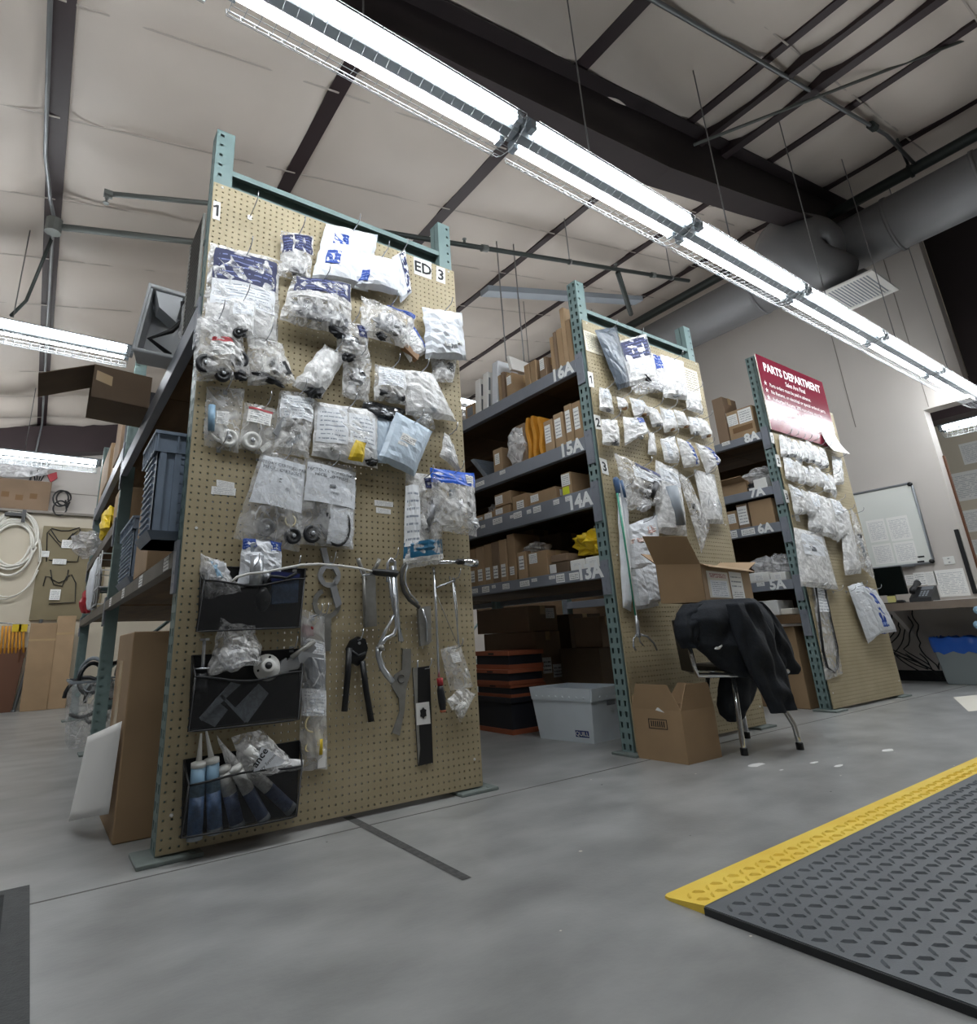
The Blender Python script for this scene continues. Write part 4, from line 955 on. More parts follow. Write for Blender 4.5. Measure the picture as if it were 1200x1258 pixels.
# contents of the lowest pocket
def caulk(label, b, tp, nz, blue=True, r=.022, y=.05):
    B, Tt, N = pan(*b, y), pan(*tp, y), pan(*nz, y); ax = (Tt-B)
    L = ax.length; parts = [('tube_body', 'blue' if blue else 'slate', lambda m: m.rev([(r*1.02, 0), (r, .004), (r, L*.55)], B, ax, n=16)), ('tube_label', 'blue_lump' if blue else 'whiteplastic', lambda m: m.rev([(r, L*.55), (r, L-.006)], B, ax, n=16)), ('cap', 'whiteplastic', lambda m: m.rev([(r*1.05, L-.006), (r*1.05, L+.008), (r*.5, L+.012)], B, ax, n=16)), ('base_ring', 'greyplastic', lambda m: m.rev([(r*1.06, -.012), (r*1.06, .004)], B, ax, n=16))]
    if nz != tp: parts.append(('nozzle', 'whiteplastic', lambda m: m.tube([Tt+ax.normalized()*.006, N], [.0095, .003], 10)))
    multi('caulk_tube', label, 'caulk tube', parts)
caulk('blue caulk tube with logo and white nozzle, outermost in the lowest mesh pocket', (239, 1026), (244, 940), (247, 901))
caulk('blue caulk tube with white nozzle, second in the lowest mesh pocket', (264, 1018), (260, 935), (253, 897))
caulk('dark blue caulk tube lying aslant, third in the lowest mesh pocket', (291, 1012), (275, 945), (275, 945), False)
caulk('dark blue caulk tube lying aslant, fourth in the lowest mesh pocket', (323, 1004), (290, 945), (290, 945), False, .020, .07)
caulk('dark blue caulk tube lying almost flat in the lowest mesh pocket', (355, 992), (308, 948), (308, 948), False, .020, .06)
bag('white sachet lettered ance in a clear bag, lowest mesh pocket', q4(287, 908, 322, 897, 360, 938, 300, 962), 'clear', .06, .04, .010, items=[('tube', .35, .45, (.06, .018), 'whiteplastic', .8)], hk=False, n=(12, 12))
def ance(m):
    P = pp([(312, 948), (322, 917), (350, 934), (345, 940)], .115); m.mat('poly_white').prism(P, (0, .006, 0))
    a, b = pan(313, 946, .117), pan(331, 920, .117); m.mat('ink').text('ance', (a+b)/2+V((.0, 0, 0)), b-a, (b-a).cross(V((0, 1, 0))) * -1 if False else V((0, -1, 0)).cross(b-a), .032, .02, lift=.002)
    c, d = pan(320, 948, .117), pan(339, 928, .117); m.text('ery System', (c+d)/2, d-c, V((0, -1, 0)).cross(d-c), .014, .005, lift=.002)
tool('printed_sachet', 'white sachet with the black letters ance in the lowest mesh pocket', 'sachet', ance)
bag('silver and white crumpled packet beside the caulk tubes in the lowest mesh pocket', q4(268, 905, 290, 930, 320, 965, 285, 962), 'milky', .045, .03, .009, cards=[(.3, .5, .6, .85, 'label_print')], hk=False)
bag('white crumpled packet at the open end of the lowest mesh pocket', q4(345, 932, 372, 935, 371, 945, 340, 950), 'milky', .06, .02, .007, hk=False)
# long zip bag
bag('long clear zip bag with printed card and yellow tubing', q4(370, 754, 398, 763, 401, 938, 369, 941), 'zip', .012, .02, .004, cards=[(.05, .1, .5, .16, 'red', -.002), (.1, .18, .98, .30, 'film_print', -.001), (.12, .30, .98, .50, 'ink_grey', -.001), (.05, .50, .98, .67, 'film_print', -.001)],
    items=[('tube', .7, .86, (.05, .010), 'yellow', 0), ('block', .75, .93, (.03, .06, .01), 'paper', 0)], hv=.03)
m = MB().mat('cream_tube'); P = []
for i in range(40):
    a = i*.42; P.append(pan(384+9*math.sin(a*.9), 868+i*1.6+6*math.cos(a), .025))
m.tube(P, .003, 5); tag(m.build('yellow_tubing'), 'loops of thin cream tubing inside the long zip bag', 'tubing')
# hanging tools
def ringwrench(m):
    c = pan(405, 707, .02); n = 24; R, r = .046, .026; y0 = .0
    vs = []; 
    for i in range(n):
        a = 2*PI*i/n; k = .030/max(abs(math.cos((a % (PI/3))-PI/6)), .5)*.87
        vs += [c+V((R*math.cos(a), 0, R*math.sin(a))), c+V((k*math.cos(a), 0, k*math.sin(a)))]
    b = [p+V((0, .012, 0)) for p in vs]
    m.mat('steel').add(vs+b, [f for i in range(n) for f in ((2*i, 2*((i+1) % n), 2*((i+1) % n)+1, 2*i+1), (2*n+2*i, 2*n+2*i+1, 2*n+2*((i+1) % n)+1, 2*n+2*((i+1) % n)), (2*i, 2*n+2*i, 2*n+2*((i+1) % n), 2*((i+1) % n)), (2*i+1, 2*((i+1) % n)+1, 2*n+2*((i+1) % n)+1, 2*n+2*i+1))])
    m.prism(pp([(405, 719), (412, 714), (420, 742), (413, 747)], .02), (0, .012, 0)); m.prism(pp([(394, 673), (401, 672), (406, 694), (399, 695)], .02), (0, .012, 0))
tool('ring_spanner', 'silver ring spanner with a hexagonal bore hanging beside the top mesh pocket', 'spanner', ringwrench)
def cwrench(m):
    c = pan(402, 741, .012); n = 18; vs = []
    for i in range(n+1):
        a = PI*.62+(PI*1.76)*i/n
        vs += [c+V((.058*math.cos(a), 0, .058*math.sin(a))), c+V((.040*math.cos(a), 0, .040*math.sin(a)))]
    b = [p+V((0, .006, 0)) for p in vs]; N = len(vs)
    m.mat('iron').add(vs+b, [f for i in range(n) for f in ((2*i, 2*i+2, 2*i+3, 2*i+1), (2*i, N+2*i, N+2*i+2, 2*i+2), (2*i+1, 2*i+3, N+2*i+3, N+2*i+1))])
    m.prism(pp([(399, 757), (407, 757), (406, 800), (399, 800)], .012), (0, .006, 0))
tool('hook_spanner', 'dull iron hook spanner with an open ring under the silver spanner', 'spanner', cwrench)
multi('fork_tool', 'grey forked steel tool with a flat shank', 'fork tool', [('shank', 'iron', flatp([(446, 704), (461, 703), (463, 769), (448, 771)], .03, .012)), ('prong', 'iron', rod([(440, 686), (441, 692), (447, 704), (449, 712)], .03, .009)), ('prong', 'iron', rod([(466, 687), (463, 694), (457, 704)], .03, .009)), ('edge_bead', 'iron', rod([(447, 705), (449, 770)], .036, .005))])
multi('tube_bender', 'chrome tube bender with a curved shoe hanging from a hook', 'tube bender', [('handle_loop', 'steel', rod([(476, 715), (476, 692), (480, 686), (485, 690), (486, 715), (491, 788)], .035, .0065)), ('handle', 'steel', rod([(477, 705), (483, 745), (494, 788)], .025, .007)), ('handle', 'steel', rod([(482, 695), (487, 770), (483, 780), (474, 784), (466, 795)], .045, .0075)), ('link', 'steel', rod([(486, 752), (475, 772), (464, 795)], .04, .0065)), ('curved_shoe', 'steel', rod([(465, 795), (465, 806), (469, 820), (475, 829), (482, 837)], .04, .0125)), ('pivot', 'iron', lambda m: m.rev([(.012, -.01), (.012, .02)], pan(466, 796, .04), (0, -1, 0), n=12))])
multi('pad_clamp', 'sickle shaped steel clamp with a folded handle', 'clamp', [('arc', 'iron_dark', rod([(499, 689), (494, 700), (493, 712), (496, 726), (503, 737), (515, 746)], .03, .009)), ('inner_arc', 'steel', rod([(502, 692), (498, 704), (498, 716), (503, 729), (514, 741)], .036, .004)), ('handle', 'iron', flatp([(514, 747), (529, 744), (530, 788), (526, 792), (517, 794)], .03, .016)), ('handle_edge', 'steel', rod([(519, 748), (524, 765), (525, 788)], .035, .004))])
multi('socket_driver', 'chrome socket on an extension bar sticking past the pegboard edge', 'socket', [('extension', 'chrome', rod([(540, 691), (563, 690)], .05, .009)), ('joint', 'black', rod([(562, 690), (570, 690)], .05, .013)), ('socket', 'chrome', rod([(569, 691), (573, 691), (574, 691), (585, 692)], .05, [.015, .016, .018, .018], 16))])
multi('long_screwdriver', 'long screwdriver with a dark handle and red collar', 'screwdriver', [('shaft', 'steel', rod([(533, 702), (536, 760), (539, 832)], .03, .005)), ('handle', 'dark', rod([(541, 842), (541, 848), (543, 862), (544, 872)], .035, [.011, .0145, .016, .012], 12)), ('collar', 'red', rod([(540, 833), (541, 842)], .035, .0125, 12)), ('end_cap', 'orange_box', rod([(544, 872), (544, 875)], .035, .012, 12)), ('tip', 'chrome', rod([(532, 697), (533, 703)], .03, .007))])
multi('wire_saw', 'thin wire frame saw hanging beside the long screwdriver', 'saw', [('top_bar', 'steel', rod([(536, 722), (556, 714), (558, 713)], .03, .004)), ('blade', 'iron', rod([(536, 730), (561, 790)], .025, .0018)), ('side_rod', 'steel', rod([(556, 715), (560, 755), (564, 794)], .03, .003)), ('side_rod', 'steel', rod([(558, 716), (562, 755), (562, 792)], .027, .002)), ('stud', 'steel', rod([(552, 708), (553, 715)], .03, .003))])
bag('small clear zip bag with a white label by the long screwdriver', q4(542, 799, 565, 793, 580, 842, 553, 847), 'zip', .02, .015, .003, cards=[(.35, .15, .75, .38, 'label_print')], items=[('tube', .85, .65, (.03, .005), 'whiteplastic', .2)])
bag('small crumpled bag with a white roller at the lower right of the tools', q4(567, 845, 583, 853, 566, 886, 549, 861), 'clear', .025, .02, .007, items=[('tube', .55, .72, (.05, .014), 'whiteplastic', -1.1)], hk=False)
multi('crimping_tool', 'black crimping pliers with long straight handles', 'pliers', [('head', 'black', lambda m: m.prism(pp([(431, 787), (440, 782), (449, 785), (452, 796), (449, 808), (440, 818), (432, 814), (426, 797)], .02), (0, .022, 0))), ('handle', 'black', rod([(429, 796), (427, 830), (423, 874)], .025, .012)), ('handle', 'black', rod([(445, 812), (450, 850), (456, 886)], .025, .012)), ('pivot', 'steel', lambda m: m.rev([(.006, 0), (.006, .004)], pan(441, 790, .02), (0, -1, 0), n=10)), ('ratchet', 'dark', rod([(432, 800), (440, 806), (449, 802)], .03, .006))])
multi('blade_spanner', 'flat grey iron spanner with a curved neck', 'spanner', [('blade', 'iron', flatp([(495, 797), (505, 797), (505, 825), (499, 845), (497, 873), (491, 904), (482, 900), (491, 874), (490, 858), (481, 843), (485, 829), (494, 823)], .012, .006)), ('ring_rim', 'iron_dark', lambda m: m.tube([pan(493, 834, .013)+V((.015*math.cos(a), 0, .015*math.sin(a))) for a in [PI*.2+PI*1.6*i/14 for i in range(15)]], .0025, 5))])
def blade(m):
    m.mat('black').prism(pp([(507, 821), (528, 818), (532, 937), (514, 941)], .012), (0, .006, 0))
    m.mat('iron').prism(pp([(507, 821), (513, 820), (513, 862), (516, 920), (514, 940)], .0135), (0, .001, 0))
b_ = thing('mower_blade', 'black mower blade with a white star bore label', 'blade')
m = MB(); blade(m); m.build('blade', parent=b_)
m = MB().mat('paper'); m.prism(pp([(511, 864), (527, 862), (529, 889), (512, 891)], .0145), (0, .001, 0)); m.build('paper_label', parent=b_)
m = MB().mat('black'); c = pan(520, 876, .0165); m.add([c+V((.017*(1 if i % 2 else .75)*math.cos(2*PI*i/12), 0, .022*(1 if i % 2 else .75)*math.sin(2*PI*i/12))) for i in range(12)], [tuple(range(11, -1, -1))]); m.build('star_bore', parent=b_)
m = MB().mat('steel'); m.tube(pp([(513, 820), (513, 811)], .02), .003, 5); tag(m.build('blade_pin'), 'short steel pin holding the mower blade', 'pin')
for u, v in ((480, 688), (404, 694), (437, 787), (520, 822), (556, 712), (361, 699), (357, 797), (395, 756), (300, 790)): p = pan(u, v); hook((p.x, p.z), 1, .05)
# ================================================================== SECOND RACK END
def sheet(label, quad, matn, rack_y=.009, curl=0, cat='paper notice'):
    a, b, c, d = [pan(*p, rack_y) for p in quad]; m = MB().mat(matn); n = 8; vs = []; fs = []; uv = []
    for j in range(n+1):
        v = j/n; L, R = a*(1-v)+d*v, b*(1-v)+c*v; o = V((0, -curl*v*v, 0)); vs += [L+o, R+o]
    for j in range(n): fs.append((2*j, 2*j+2, 2*j+3, 2*j+1)); uv.append(((0, 1-j/n), (0, 1-(j+1)/n), (1, 1-(j+1)/n), (1, 1-j/n)))
    m.add(vs, fs, uv); o = m.build('paper_notice')
    s = o.modifiers.new('thick', 'SOLIDIFY'); s.thickness = .0006; return tag(o, label, cat)
B2 = dict(rack=2)
sheet('cream typed sheet on the second pegboard below its tall post', q4(716.5, 405, 737, 413, 742, 438, 720, 430), 'sheet_cream')
sheet('cream printed sheet at the far upper corner of the second pegboard', q4(838, 450, 856, 457, 862, 492, 844, 486), 'sheet_cream')
bag('dark grey foil pouch leaning out at the top of the second pegboard', q4(732, 408, 757, 404, 773, 472, 759, 477), 'poly_grey', .05, .03, .006, cards=[(.62, .1, .8, .9, 'ink_grey')], **B2)
bag('white bag with dark navy print at the top of the second pegboard', q4(760, 421, 793, 412, 806, 463, 774, 472), 'milky', .045, .03, .006, cards=[(.05, .05, .95, .48, 'navy_print'), (.1, .5, .95, .75, 'film_print')], items=[('lump', .5, .9, (.12, .03), 'dark')], **B2)
bag('white bag with a bright blue edge label on the second pegboard', q4(800, 435, 813, 440, 818, 470, 806, 474), 'milky', .03, .03, .006, cards=[(.1, .05, .95, .5, 'blue_print')], hk=False, **B2)
bag('grey streaked clear bag of hoses beneath the navy print bag', q4(772, 468, 812, 458, 826, 480, 782, 484), 'clear', .03, .04, .009, items=[('lump', .5, .6, (.2, .05), 'white_lump')], hk=False, **B2)
bag('long white bag of cables at the top of the second pegboard', q4(812, 437, 839, 446, 843, 490, 816, 487), 'milky', .045, .04, .009, items=[('lump', .5, .9, (.12, .05), 'grey_lump'), ('tube', .4, .5, (.1, .01), 'brown_lump', .5)], **B2)
bag('white bag with a black ring at the far edge of the second pegboard', q4(841, 478, 858, 484, 863, 509, 844, 502), 'milky', .04, .03, .007, items=[('ring', .6, .7, .035, 'dark', 0)], **B2)
small = [(736, 477, 748, 479, 753, 508, 737, 503), (758, 488, 767, 491, 770, 504, 760, 502), (773, 489, 789, 492, 798, 509, 780, 513), (794, 500, 807, 503, 813, 522, 801, 524), (811, 501, 826, 505, 832, 528, 816, 531), (828, 504, 840, 508, 847, 526, 834, 525), (845, 512, 855, 515, 859, 534, 848, 533), (855, 513, 868, 518, 874, 536, 862, 538)]
for i, s in enumerate(small):
    bag(['small white bag of screws hanging alone above the 2 plate', 'tiny white tagged bag between the small bags of the second pegboard'][i] if i < 2 else 'small crumpled white parts bag in the row across the second pegboard', q4(*s), 'milky', .03, .03, .008, cards=[(.1, .1, .9, .5, 'film_print')] if i % 2 == 0 else [], items=[('lump', .5, .6, (.04, .05), 'white_lump'), ('lump', .5, .95, (.04, .02), 'brown_lump' if i % 3 else 'grey_lump')], rack=2, group=None if i < 2 else 'small white bags across the second pegboard', n=(7, 8))
bag('silver white bag with dark clips beside the 2 plate', q4(739, 516, 758, 517, 760, 547, 741, 546), 'milky', .04, .035, .008, items=[('lump', .6, .85, (.07, .05), 'grey_lump')], **B2)
bag('white bag with a blue corner print under the small bags', q4(766, 513, 789, 514, 797, 531, 768, 546), 'milky', .04, .035, .007, cards=[(.55, .05, .95, .35, 'blue_print'), (.2, .2, .5, .35, 'film_print')], items=[('lump', .5, .8, (.08, .05), 'white_lump')], **B2)
bag('slim white pouch hanging alone above the blue striped bags', q4(797, 532, 803, 532, 806, 559, 796, 557), 'milky', .025, .02, .005, n=(6, 9), **B2)
for i, s in enumerate([(811, 540, 828, 537, 833, 568, 817, 567), (832, 539, 848, 545, 858, 571, 840, 574), (855, 545, 872, 552, 884, 566, 868, 582)]):
    bag(['plain white bag beside the blue striped bags of the second pegboard', 'white bag with a slanting blue stripe, middle of the second pegboard', 'white bag with a blue stripe overhanging the edge of the second pegboard'][i], q4(*s), 'milky', .045, .04, .008, cards=[(.5, .05, .72, .95, 'blue_print')] if i else [(.1, .2, .3, .8, 'film_print')], items=[('lump', .4, .7, (.07, .06), 'white_lump')], **B2)
bag('big clear bag with a navy stripe and dark grey roller', q4(757, 559, 814, 586, 812, 618, 772, 626), 'clear', .04, .045, .008, cards=[(.35, .02, .95, .14, 'navy_print'), (.25, .15, .95, .42, 'film_print')], items=[('tube', .62, .62, (.13, .03), 'dark', -.7), ('lump', .4, .95, (.14, .06), 'white_lump')], **B2)
bag('long clear bag holding a grey cylinder on the second pegboard', q4(806, 568, 832, 580, 843, 656, 806, 652), 'milky', .035, .05, .006, cards=[(.1, .1, .9, .3, 'film_print')], items=[('tube', .5, .62, (.24, .05), 'greyplastic', .08)], **B2)
bag('flat clear bag with a black switch near the tall cylinder bag', q4(833, 582, 846, 590, 871, 645, 861, 676), 'clear', .025, .02, .006, items=[('block', .45, .5, (.05, .02, .02), 'black', -.9), ('block', .5, .47, (.05, .02, .01), 'paper', -.9), ('ring', .3, .72, .02, 'black', 0)], **B2)
bag('white bag with a grey fan disc at the edge of the second pegboard', q4(853, 579, 877, 585, 888, 642, 866, 641), 'milky', .03, .03, .004, items=[('wheel', .55, .68, .075, 'greyplastic', 0)], **B2)
bag('white poly bag with red lettering above the leaning carton', q4(770, 648, 806, 634, 812, 700, 776, 700), 'poly_white', .04, .03, .007, cards=[(.55, .15, .85, .3, 'red_print'), (.05, .32, .4, .42, 'red_print')], **B2)
for i, s in enumerate([(757, 592, 770, 600, 774, 746, 765, 741), (771, 668, 790, 690, 808, 742, 781, 747), (784, 690, 806, 680, 812, 735, 794, 744)]):
    bag(['narrow white sleeve hanging along the near edge of the second pegboard', 'tall white poly bag beside the green grabber', 'tall white poly bag behind the leaning carton'][i], q4(*s), 'poly_white', .02+.015*i, .03, .006, hk=i == 0, n=(8, 16), **B2)
tags2(peg2, [q4(848, 466, 852, 467, 853, 480, 849, 479)])
multi('reach_grabber', 'green reach grabber with a blue pistol grip and steel claws', 'grabber', [
    ('grip', 'blue', rod([(755, 587), (757, 590), (760, 610)], .05, [.012, .020, .012])), ('trigger', 'blue', rod([(763, 590), (766, 602), (768, 611)], .05, .008)),
    ('shaft', 'green_rod', rod([(758, 606), (770, 680), (781, 757)], .06, .006)), ('cable', 'whiteplastic', rod([(761, 606), (771, 680), (782, 757)], .066, .0025)),
    ('claw_hub', 'steel', rod([(781, 756), (783, 770), (784, 783)], .06, [.008, .010, .014])),
    ('claw', 'steel', rod([(783, 778), (778, 785), (778, 794), (781, 799)], .06, .005)), ('claw', 'steel', rod([(785, 779), (795, 782), (803, 790), (807, 799)], .06, .005)), ('claw', 'steel', rod([(784, 780), (786, 788), (790, 793)], .04, .004))])
# ================================================================== THIRD RACK END
sg = thing('department_sign', 'glossy maroon sign reading PARTS DEPARTMENT above the third pegboard', 'sign')
sx0, sx1, sz0, sz1, sy = 4.262, 5.43, 2.078, 2.745, -.022
m = MB().mat('maroon'); m.box((sx0, sy, sz0), (sx1, sy+.006, sz1)); m.build('panel', parent=sg)
m = MB().mat('paper_warm'); m.box((sx0-.004, sy-.0005, sz0), (sx0, sy+.007, sz1)); m.build('edge_strip', parent=sg)
def sgt(tx, u, v, size, al='CENTER', b=.012):
    m = MB().mat('white_txt'); m.text(tx, (sx0+(sx1-sx0)*u, sy, sz1-(sz1-sz0)*v), (1, 0, 0), (0, 0, 1), size, b, al, .0015); m.build('lettering', parent=sg)
sgt('PARTS DEPARTMENT', .5, .20, .105, b=.03); sgt('Sales Are Final', .5, .31, .058)
for k, (tx, v) in enumerate([('Parts orders must be paid in advance.', .405), ('No Returns, on electrical or special ordered parts.', .50), ('Authorized Returns, 20% restocking, must be', .595)]):
    sgt('★', .055, v, .05, 'CENTER'); sgt(tx, .11, v, .046, 'LEFT', .008)
sgt('Returns must be in factory sealed', .22, .685, .046, 'LEFT', .008); sgt('packaging & not installed.', .22, .77, .046, 'LEFT', .008)
sgt('★', .055, .855, .05); sgt('No Returns on opened parts after 30 days.', .11, .855, .046, 'LEFT', .008); sgt('Thank you', .88, .95, .04)
sheet('white typed sheet curling off the lower corner of the maroon sign', q4(1009, 530, 1025, 532, 1035, 560, 1015, 556), 'sheet_print', .03, .06)
B3 = dict(rack=3)
rr = rnd(5)
for i in range(7):
    u = 957+i*8.2; v = 534+i*2.6+rr.uniform(-2, 2)
    bag('small white parts bag in the top row under the maroon sign', q4(u, v, u+5.5, v+2, u+10+rr.random()*2, v+24+rr.random()*6, u+2, v+20+rr.random()*6), 'milky', .02+.012*(i % 3), .03, .009, items=[('lump', .5, .65, (.05, .06), 'white_lump'), ('lump', .6, .9, (.03, .03), 'grey_lump')], group='top row of small bags on the third pegboard', n=(7, 8), **B3)
for i in range(8):
    u = 962+i*7.8; v = 563+i*2.7+rr.uniform(-2, 2); w_ = 5 if i else 9
    bag('small white parts bag in the second row under the maroon sign', q4(u, v, u+w_, v+2, u+w_+4+rr.random()*2, v+21+rr.random()*9, u+3, v+20+rr.random()*6), 'milky', .02+.012*(i % 3), .03, .009, cards=[(.1, .1, .9, .5, 'film_print')] if i % 3 == 0 else [], items=[('lump', .5, .7, (.05, .05), 'white_lump' if i % 2 else 'grey_lump')], group='second row of small bags on the third pegboard', n=(7, 8), **B3)
bag('tall pair of stacked white bags at the far edge of the third pegboard', q4(1022, 561, 1033, 564, 1035, 594, 1025, 595), 'milky', .03, .03, .009, cards=[(.1, .05, .9, .35, 'film_print')], **B3)
row3 = [((969, 596, 982, 602, 994, 630, 976, 632), [], 'white bag with a printed front beside the 3 plate'), ((984, 602, 992, 606, 999, 636, 992, 633), [('lump', .5, .6, (.05, .08), 'white_lump')], 'folded white bag next to the 3 plate bag'), ((993, 605, 1004, 608, 1010, 655, 993, 650), [('lump', .5, .8, (.1, .06), 'blue_lump')], 'white bag with bluish parts, middle of the third pegboard'), ((1005, 610, 1018, 614, 1030, 664, 1010, 656), [('lump', .6, .8, (.12, .09), 'grey_lump')], 'white bag of grey fittings, middle of the third pegboard'), ((1019, 613, 1031, 617, 1042, 650, 1028, 665), [('lump', .4, .7, (.08, .08), 'white_lump')], 'white bag beside the long hanging bags of the third pegboard')]
for i, (s, it, lab) in enumerate(row3):
    bag(lab, q4(*s), 'milky', .03+.012*(i % 2), .04, .009, cards=[(.1, .08, .9, .4, 'film_print')] if i % 2 == 0 else [], items=it, **B3)
bag('long crumpled clear bag hanging low on the third pegboard', q4(1030, 622, 1042, 630, 1057, 702, 1038, 704), 'milky', .035, .035, .010, items=[('lump', .5, .8, (.08, .1), 'white_lump')], n=(8, 16), **B3)
bag('long thin clear bag with a black knob on the third pegboard', q4(1044, 625, 1051, 634, 1073, 709, 1057, 694), 'clear', .04, .03, .008, items=[('lump', .35, .45, (.05, .05), 'black'), ('tube', .4, .62, (.2, .012), 'greyplastic', .15), ('lump', .6, .85, (.05, .08), 'white_lump')], n=(8, 16), **B3)
bag('printed clear bag with black tweezers on the third pegboard', q4(976, 651, 1010, 658, 1028, 722, 985, 718), 'milky', .03, .035, .006, cards=[(.15, .08, .85, .45, 'poly_white'), (.3, .3, .5, .38, 'ink_grey', .0016)], items=[('block', .4, .65, (.02, .12, .02), 'dark', .2), ('block', .75, .58, (.04, .06, .02), 'greyplastic', .1), ('lump', .6, .9, (.15, .05), 'white_lump')], **B3)
bag('long clear bag with a black drive belt on the third pegboard', q4(997, 721, 1014, 725, 1034, 824, 1014, 832), 'zip', .012, .02, .005, cards=[(.1, .03, .9, .30, 'film_print')], n=(8, 16), **B3)
P = [pan(1001+(i % 2)*0, 0, .02) for i in range(0)]
belt = [(1002, 722), (1006, 760), (1011, 800), (1016, 820), (1024, 826), (1029, 818), (1028, 795), (1020, 760), (1013, 724)]
m = MB().mat('black'); m.tube(pp(belt, .02), .010, 8); tag(m.build('drive_belt'), 'black rubber drive belt looped in the long clear bag', 'belt')
bag('stack of folded white poly bags low on the third pegboard', q4(1042, 722, 1059, 717, 1085, 772, 1066, 788), 'poly_white', .035, .04, .007, cards=[(.2, .1, .85, .18, 'film_print'), (.2, .3, .85, .5, 'film_print')], **B3)
bag('white poly bag with a broad blue stripe low on the third pegboard', q4(1060, 722, 1076, 726, 1100, 774, 1078, 778), 'poly_white', .06, .04, .007, cards=[(.2, .0, .48, 1., 'blue_print')], **B3)
for u, v in ((1022, 727), (1038, 727), (960, 538), (972, 634)): p = pan(u, v); hook((p.x, p.z), 3, .07)
tags2(peg3, [q4(976, 632, 981, 633, 983, 641, 978, 640)])
# ================================================================== SHELF STOCK
def carton(label, p0, p1, matn='card', labs=(), tape=True, group=None, cat='carton', name='carton', seamz=False):
    t = thing(name, label, cat, group=group)
    x0, y0, z0 = p0; x1, y1, z1 = p1; e = .0006
    m = MB().mat(matn); m.box((x0, y0, z0), (x1, y1, z1)); m.build('carton_body', parent=t, bevel=min(.004, (x1-x0)*.1, (y1-y0)*.1, (z1-z0)*.1))
    m = MB().mat('card_edge'); xm = (x0+x1)/2; m.box((xm-.001, y0-.0004, z1-.0005), (xm+.001, y1+.0004, z1+.0008)); m.build('flap_seam', parent=t)
    if tape:
        w_ = min(.024, (x1-x0)*.2); hh = min(.06, (z1-z0)*.35)
        m = MB().mat('tape'); m.box((xm-w_, y0-e, z1-hh), (xm+w_, y0, z1+e)); m.box((xm-w_, y0-e, z1), (xm+w_, y1+e, z1+e)); m.build('packing_tape', parent=t)
    for f, a0, a1, b0, b1, mt in labs:
        m = MB().mat(mt)
        za, zb = z0+(z1-z0)*b0, z0+(z1-z0)*b1
        if f == 'x':
            ya, yb = y1+(y0-y1)*a0, y1+(y0-y1)*a1; m.slab((x0-.001, ya, za), (x0-.001, yb, za), (x0-.001, yb, zb), (x0-.001, ya, zb), .0009)
        else:
            xa, xb = x0+(x1-x0)*a0, x0+(x1-x0)*a1; m.slab((xa, y0-.001, za), (xb, y0-.001, za), (xb, y0-.001, zb), (xa, y0-.001, zb), .0009)
        m.build('paper_label', parent=t)
    return t
def cart(label, X, z0, un, uf, vt, d, matn='card', labs=(), tape=True, group=None, dx=0., zoff=0., vb=None, **kw):
    z0 += zoff; yn = slide_u((X+dx, .5, z0), 1, un).y; yf = slide_u((X+dx, .5, z0), 1, uf).y
    z1 = slide_v((X+dx, yn, z0+.1), 2, vt).z
    return carton(label, (X+dx, yn, z0), (X+dx+d, yf, max(z1, z0+.02)), matn, labs, tape, group, **kw)
X2 = RX[1]+.022; Z16, Z15, Z14, Z13 = 2.219, 1.713, 1.401, .949
LX = ('x', .2, .8, .25, .75, 'label_print')
# shelf 16A
cart('tall flat carton with strips of tape beside the post on shelf 16A', X2, Z16, 706.0, 700, 391, .34, 'card')
cart('tallest narrow carton on shelf 16A', X2, Z16, 699.5, 694.5, 377, .36, 'card2')
cart('plain tall carton sheet on shelf 16A', X2, Z16, 694, 687.5, 402, .30, 'card')
cart('reddish thin carton sheet on shelf 16A', X2, Z16, 687, 683.5, 407, .3, 'card3')
cart('thin carton sheet leaning last in the tall cartons of shelf 16A', X2, Z16, 683, 679, 413, .3, 'card')
cart('carton with a white upright label on shelf 16A', X2, Z16, 672, 664, 437, .14, 'card3', [('x', .1, .75, .45, .95, 'label_print')])
cart('plain carton beside the upright label carton on shelf 16A', X2, Z16, 660, 653, 441, .12, 'card')
cart('plain carton with rounded shoulder on shelf 16A', X2, Z16, 652, 645.5, 446, .12, 'card')
cb = cart('square carton under the white foam sheet on shelf 16A', X2, Z16, 631, 623, 457, .26, 'card', [('x', .15, .8, .55, .9, 'label_print')])
a = slide_u((X2, .5, Z16), 1, 631).y; zf = slide_v((X2, a, Z16+.1), 2, 455).z
m = MB().mat('grille'); m.hexa([(X2-.01, a-.02, zf), (X2+.32, a-.02, zf), (X2+.32, a+.01, zf), (X2-.01, a+.01, zf), (X2+.0, a+.02, zf+.13), (X2+.34, a+.02, zf+.10), (X2+.34, a+.045, zf+.10), (X2+.0, a+.045, zf+.13)]); tag(m.build('foam_sheet', bevel=.002), 'white foam sheet propped on a carton on shelf 16A', 'foam sheet')
cart('thin brown carton edge near the foam sheet on shelf 16A', X2, Z16, 621, 617.5, 456, .1, 'card3')
cart('thin tan carton edge next to the wrapped slab on shelf 16A', X2, Z16, 617, 613.5, 460, .1, 'card')
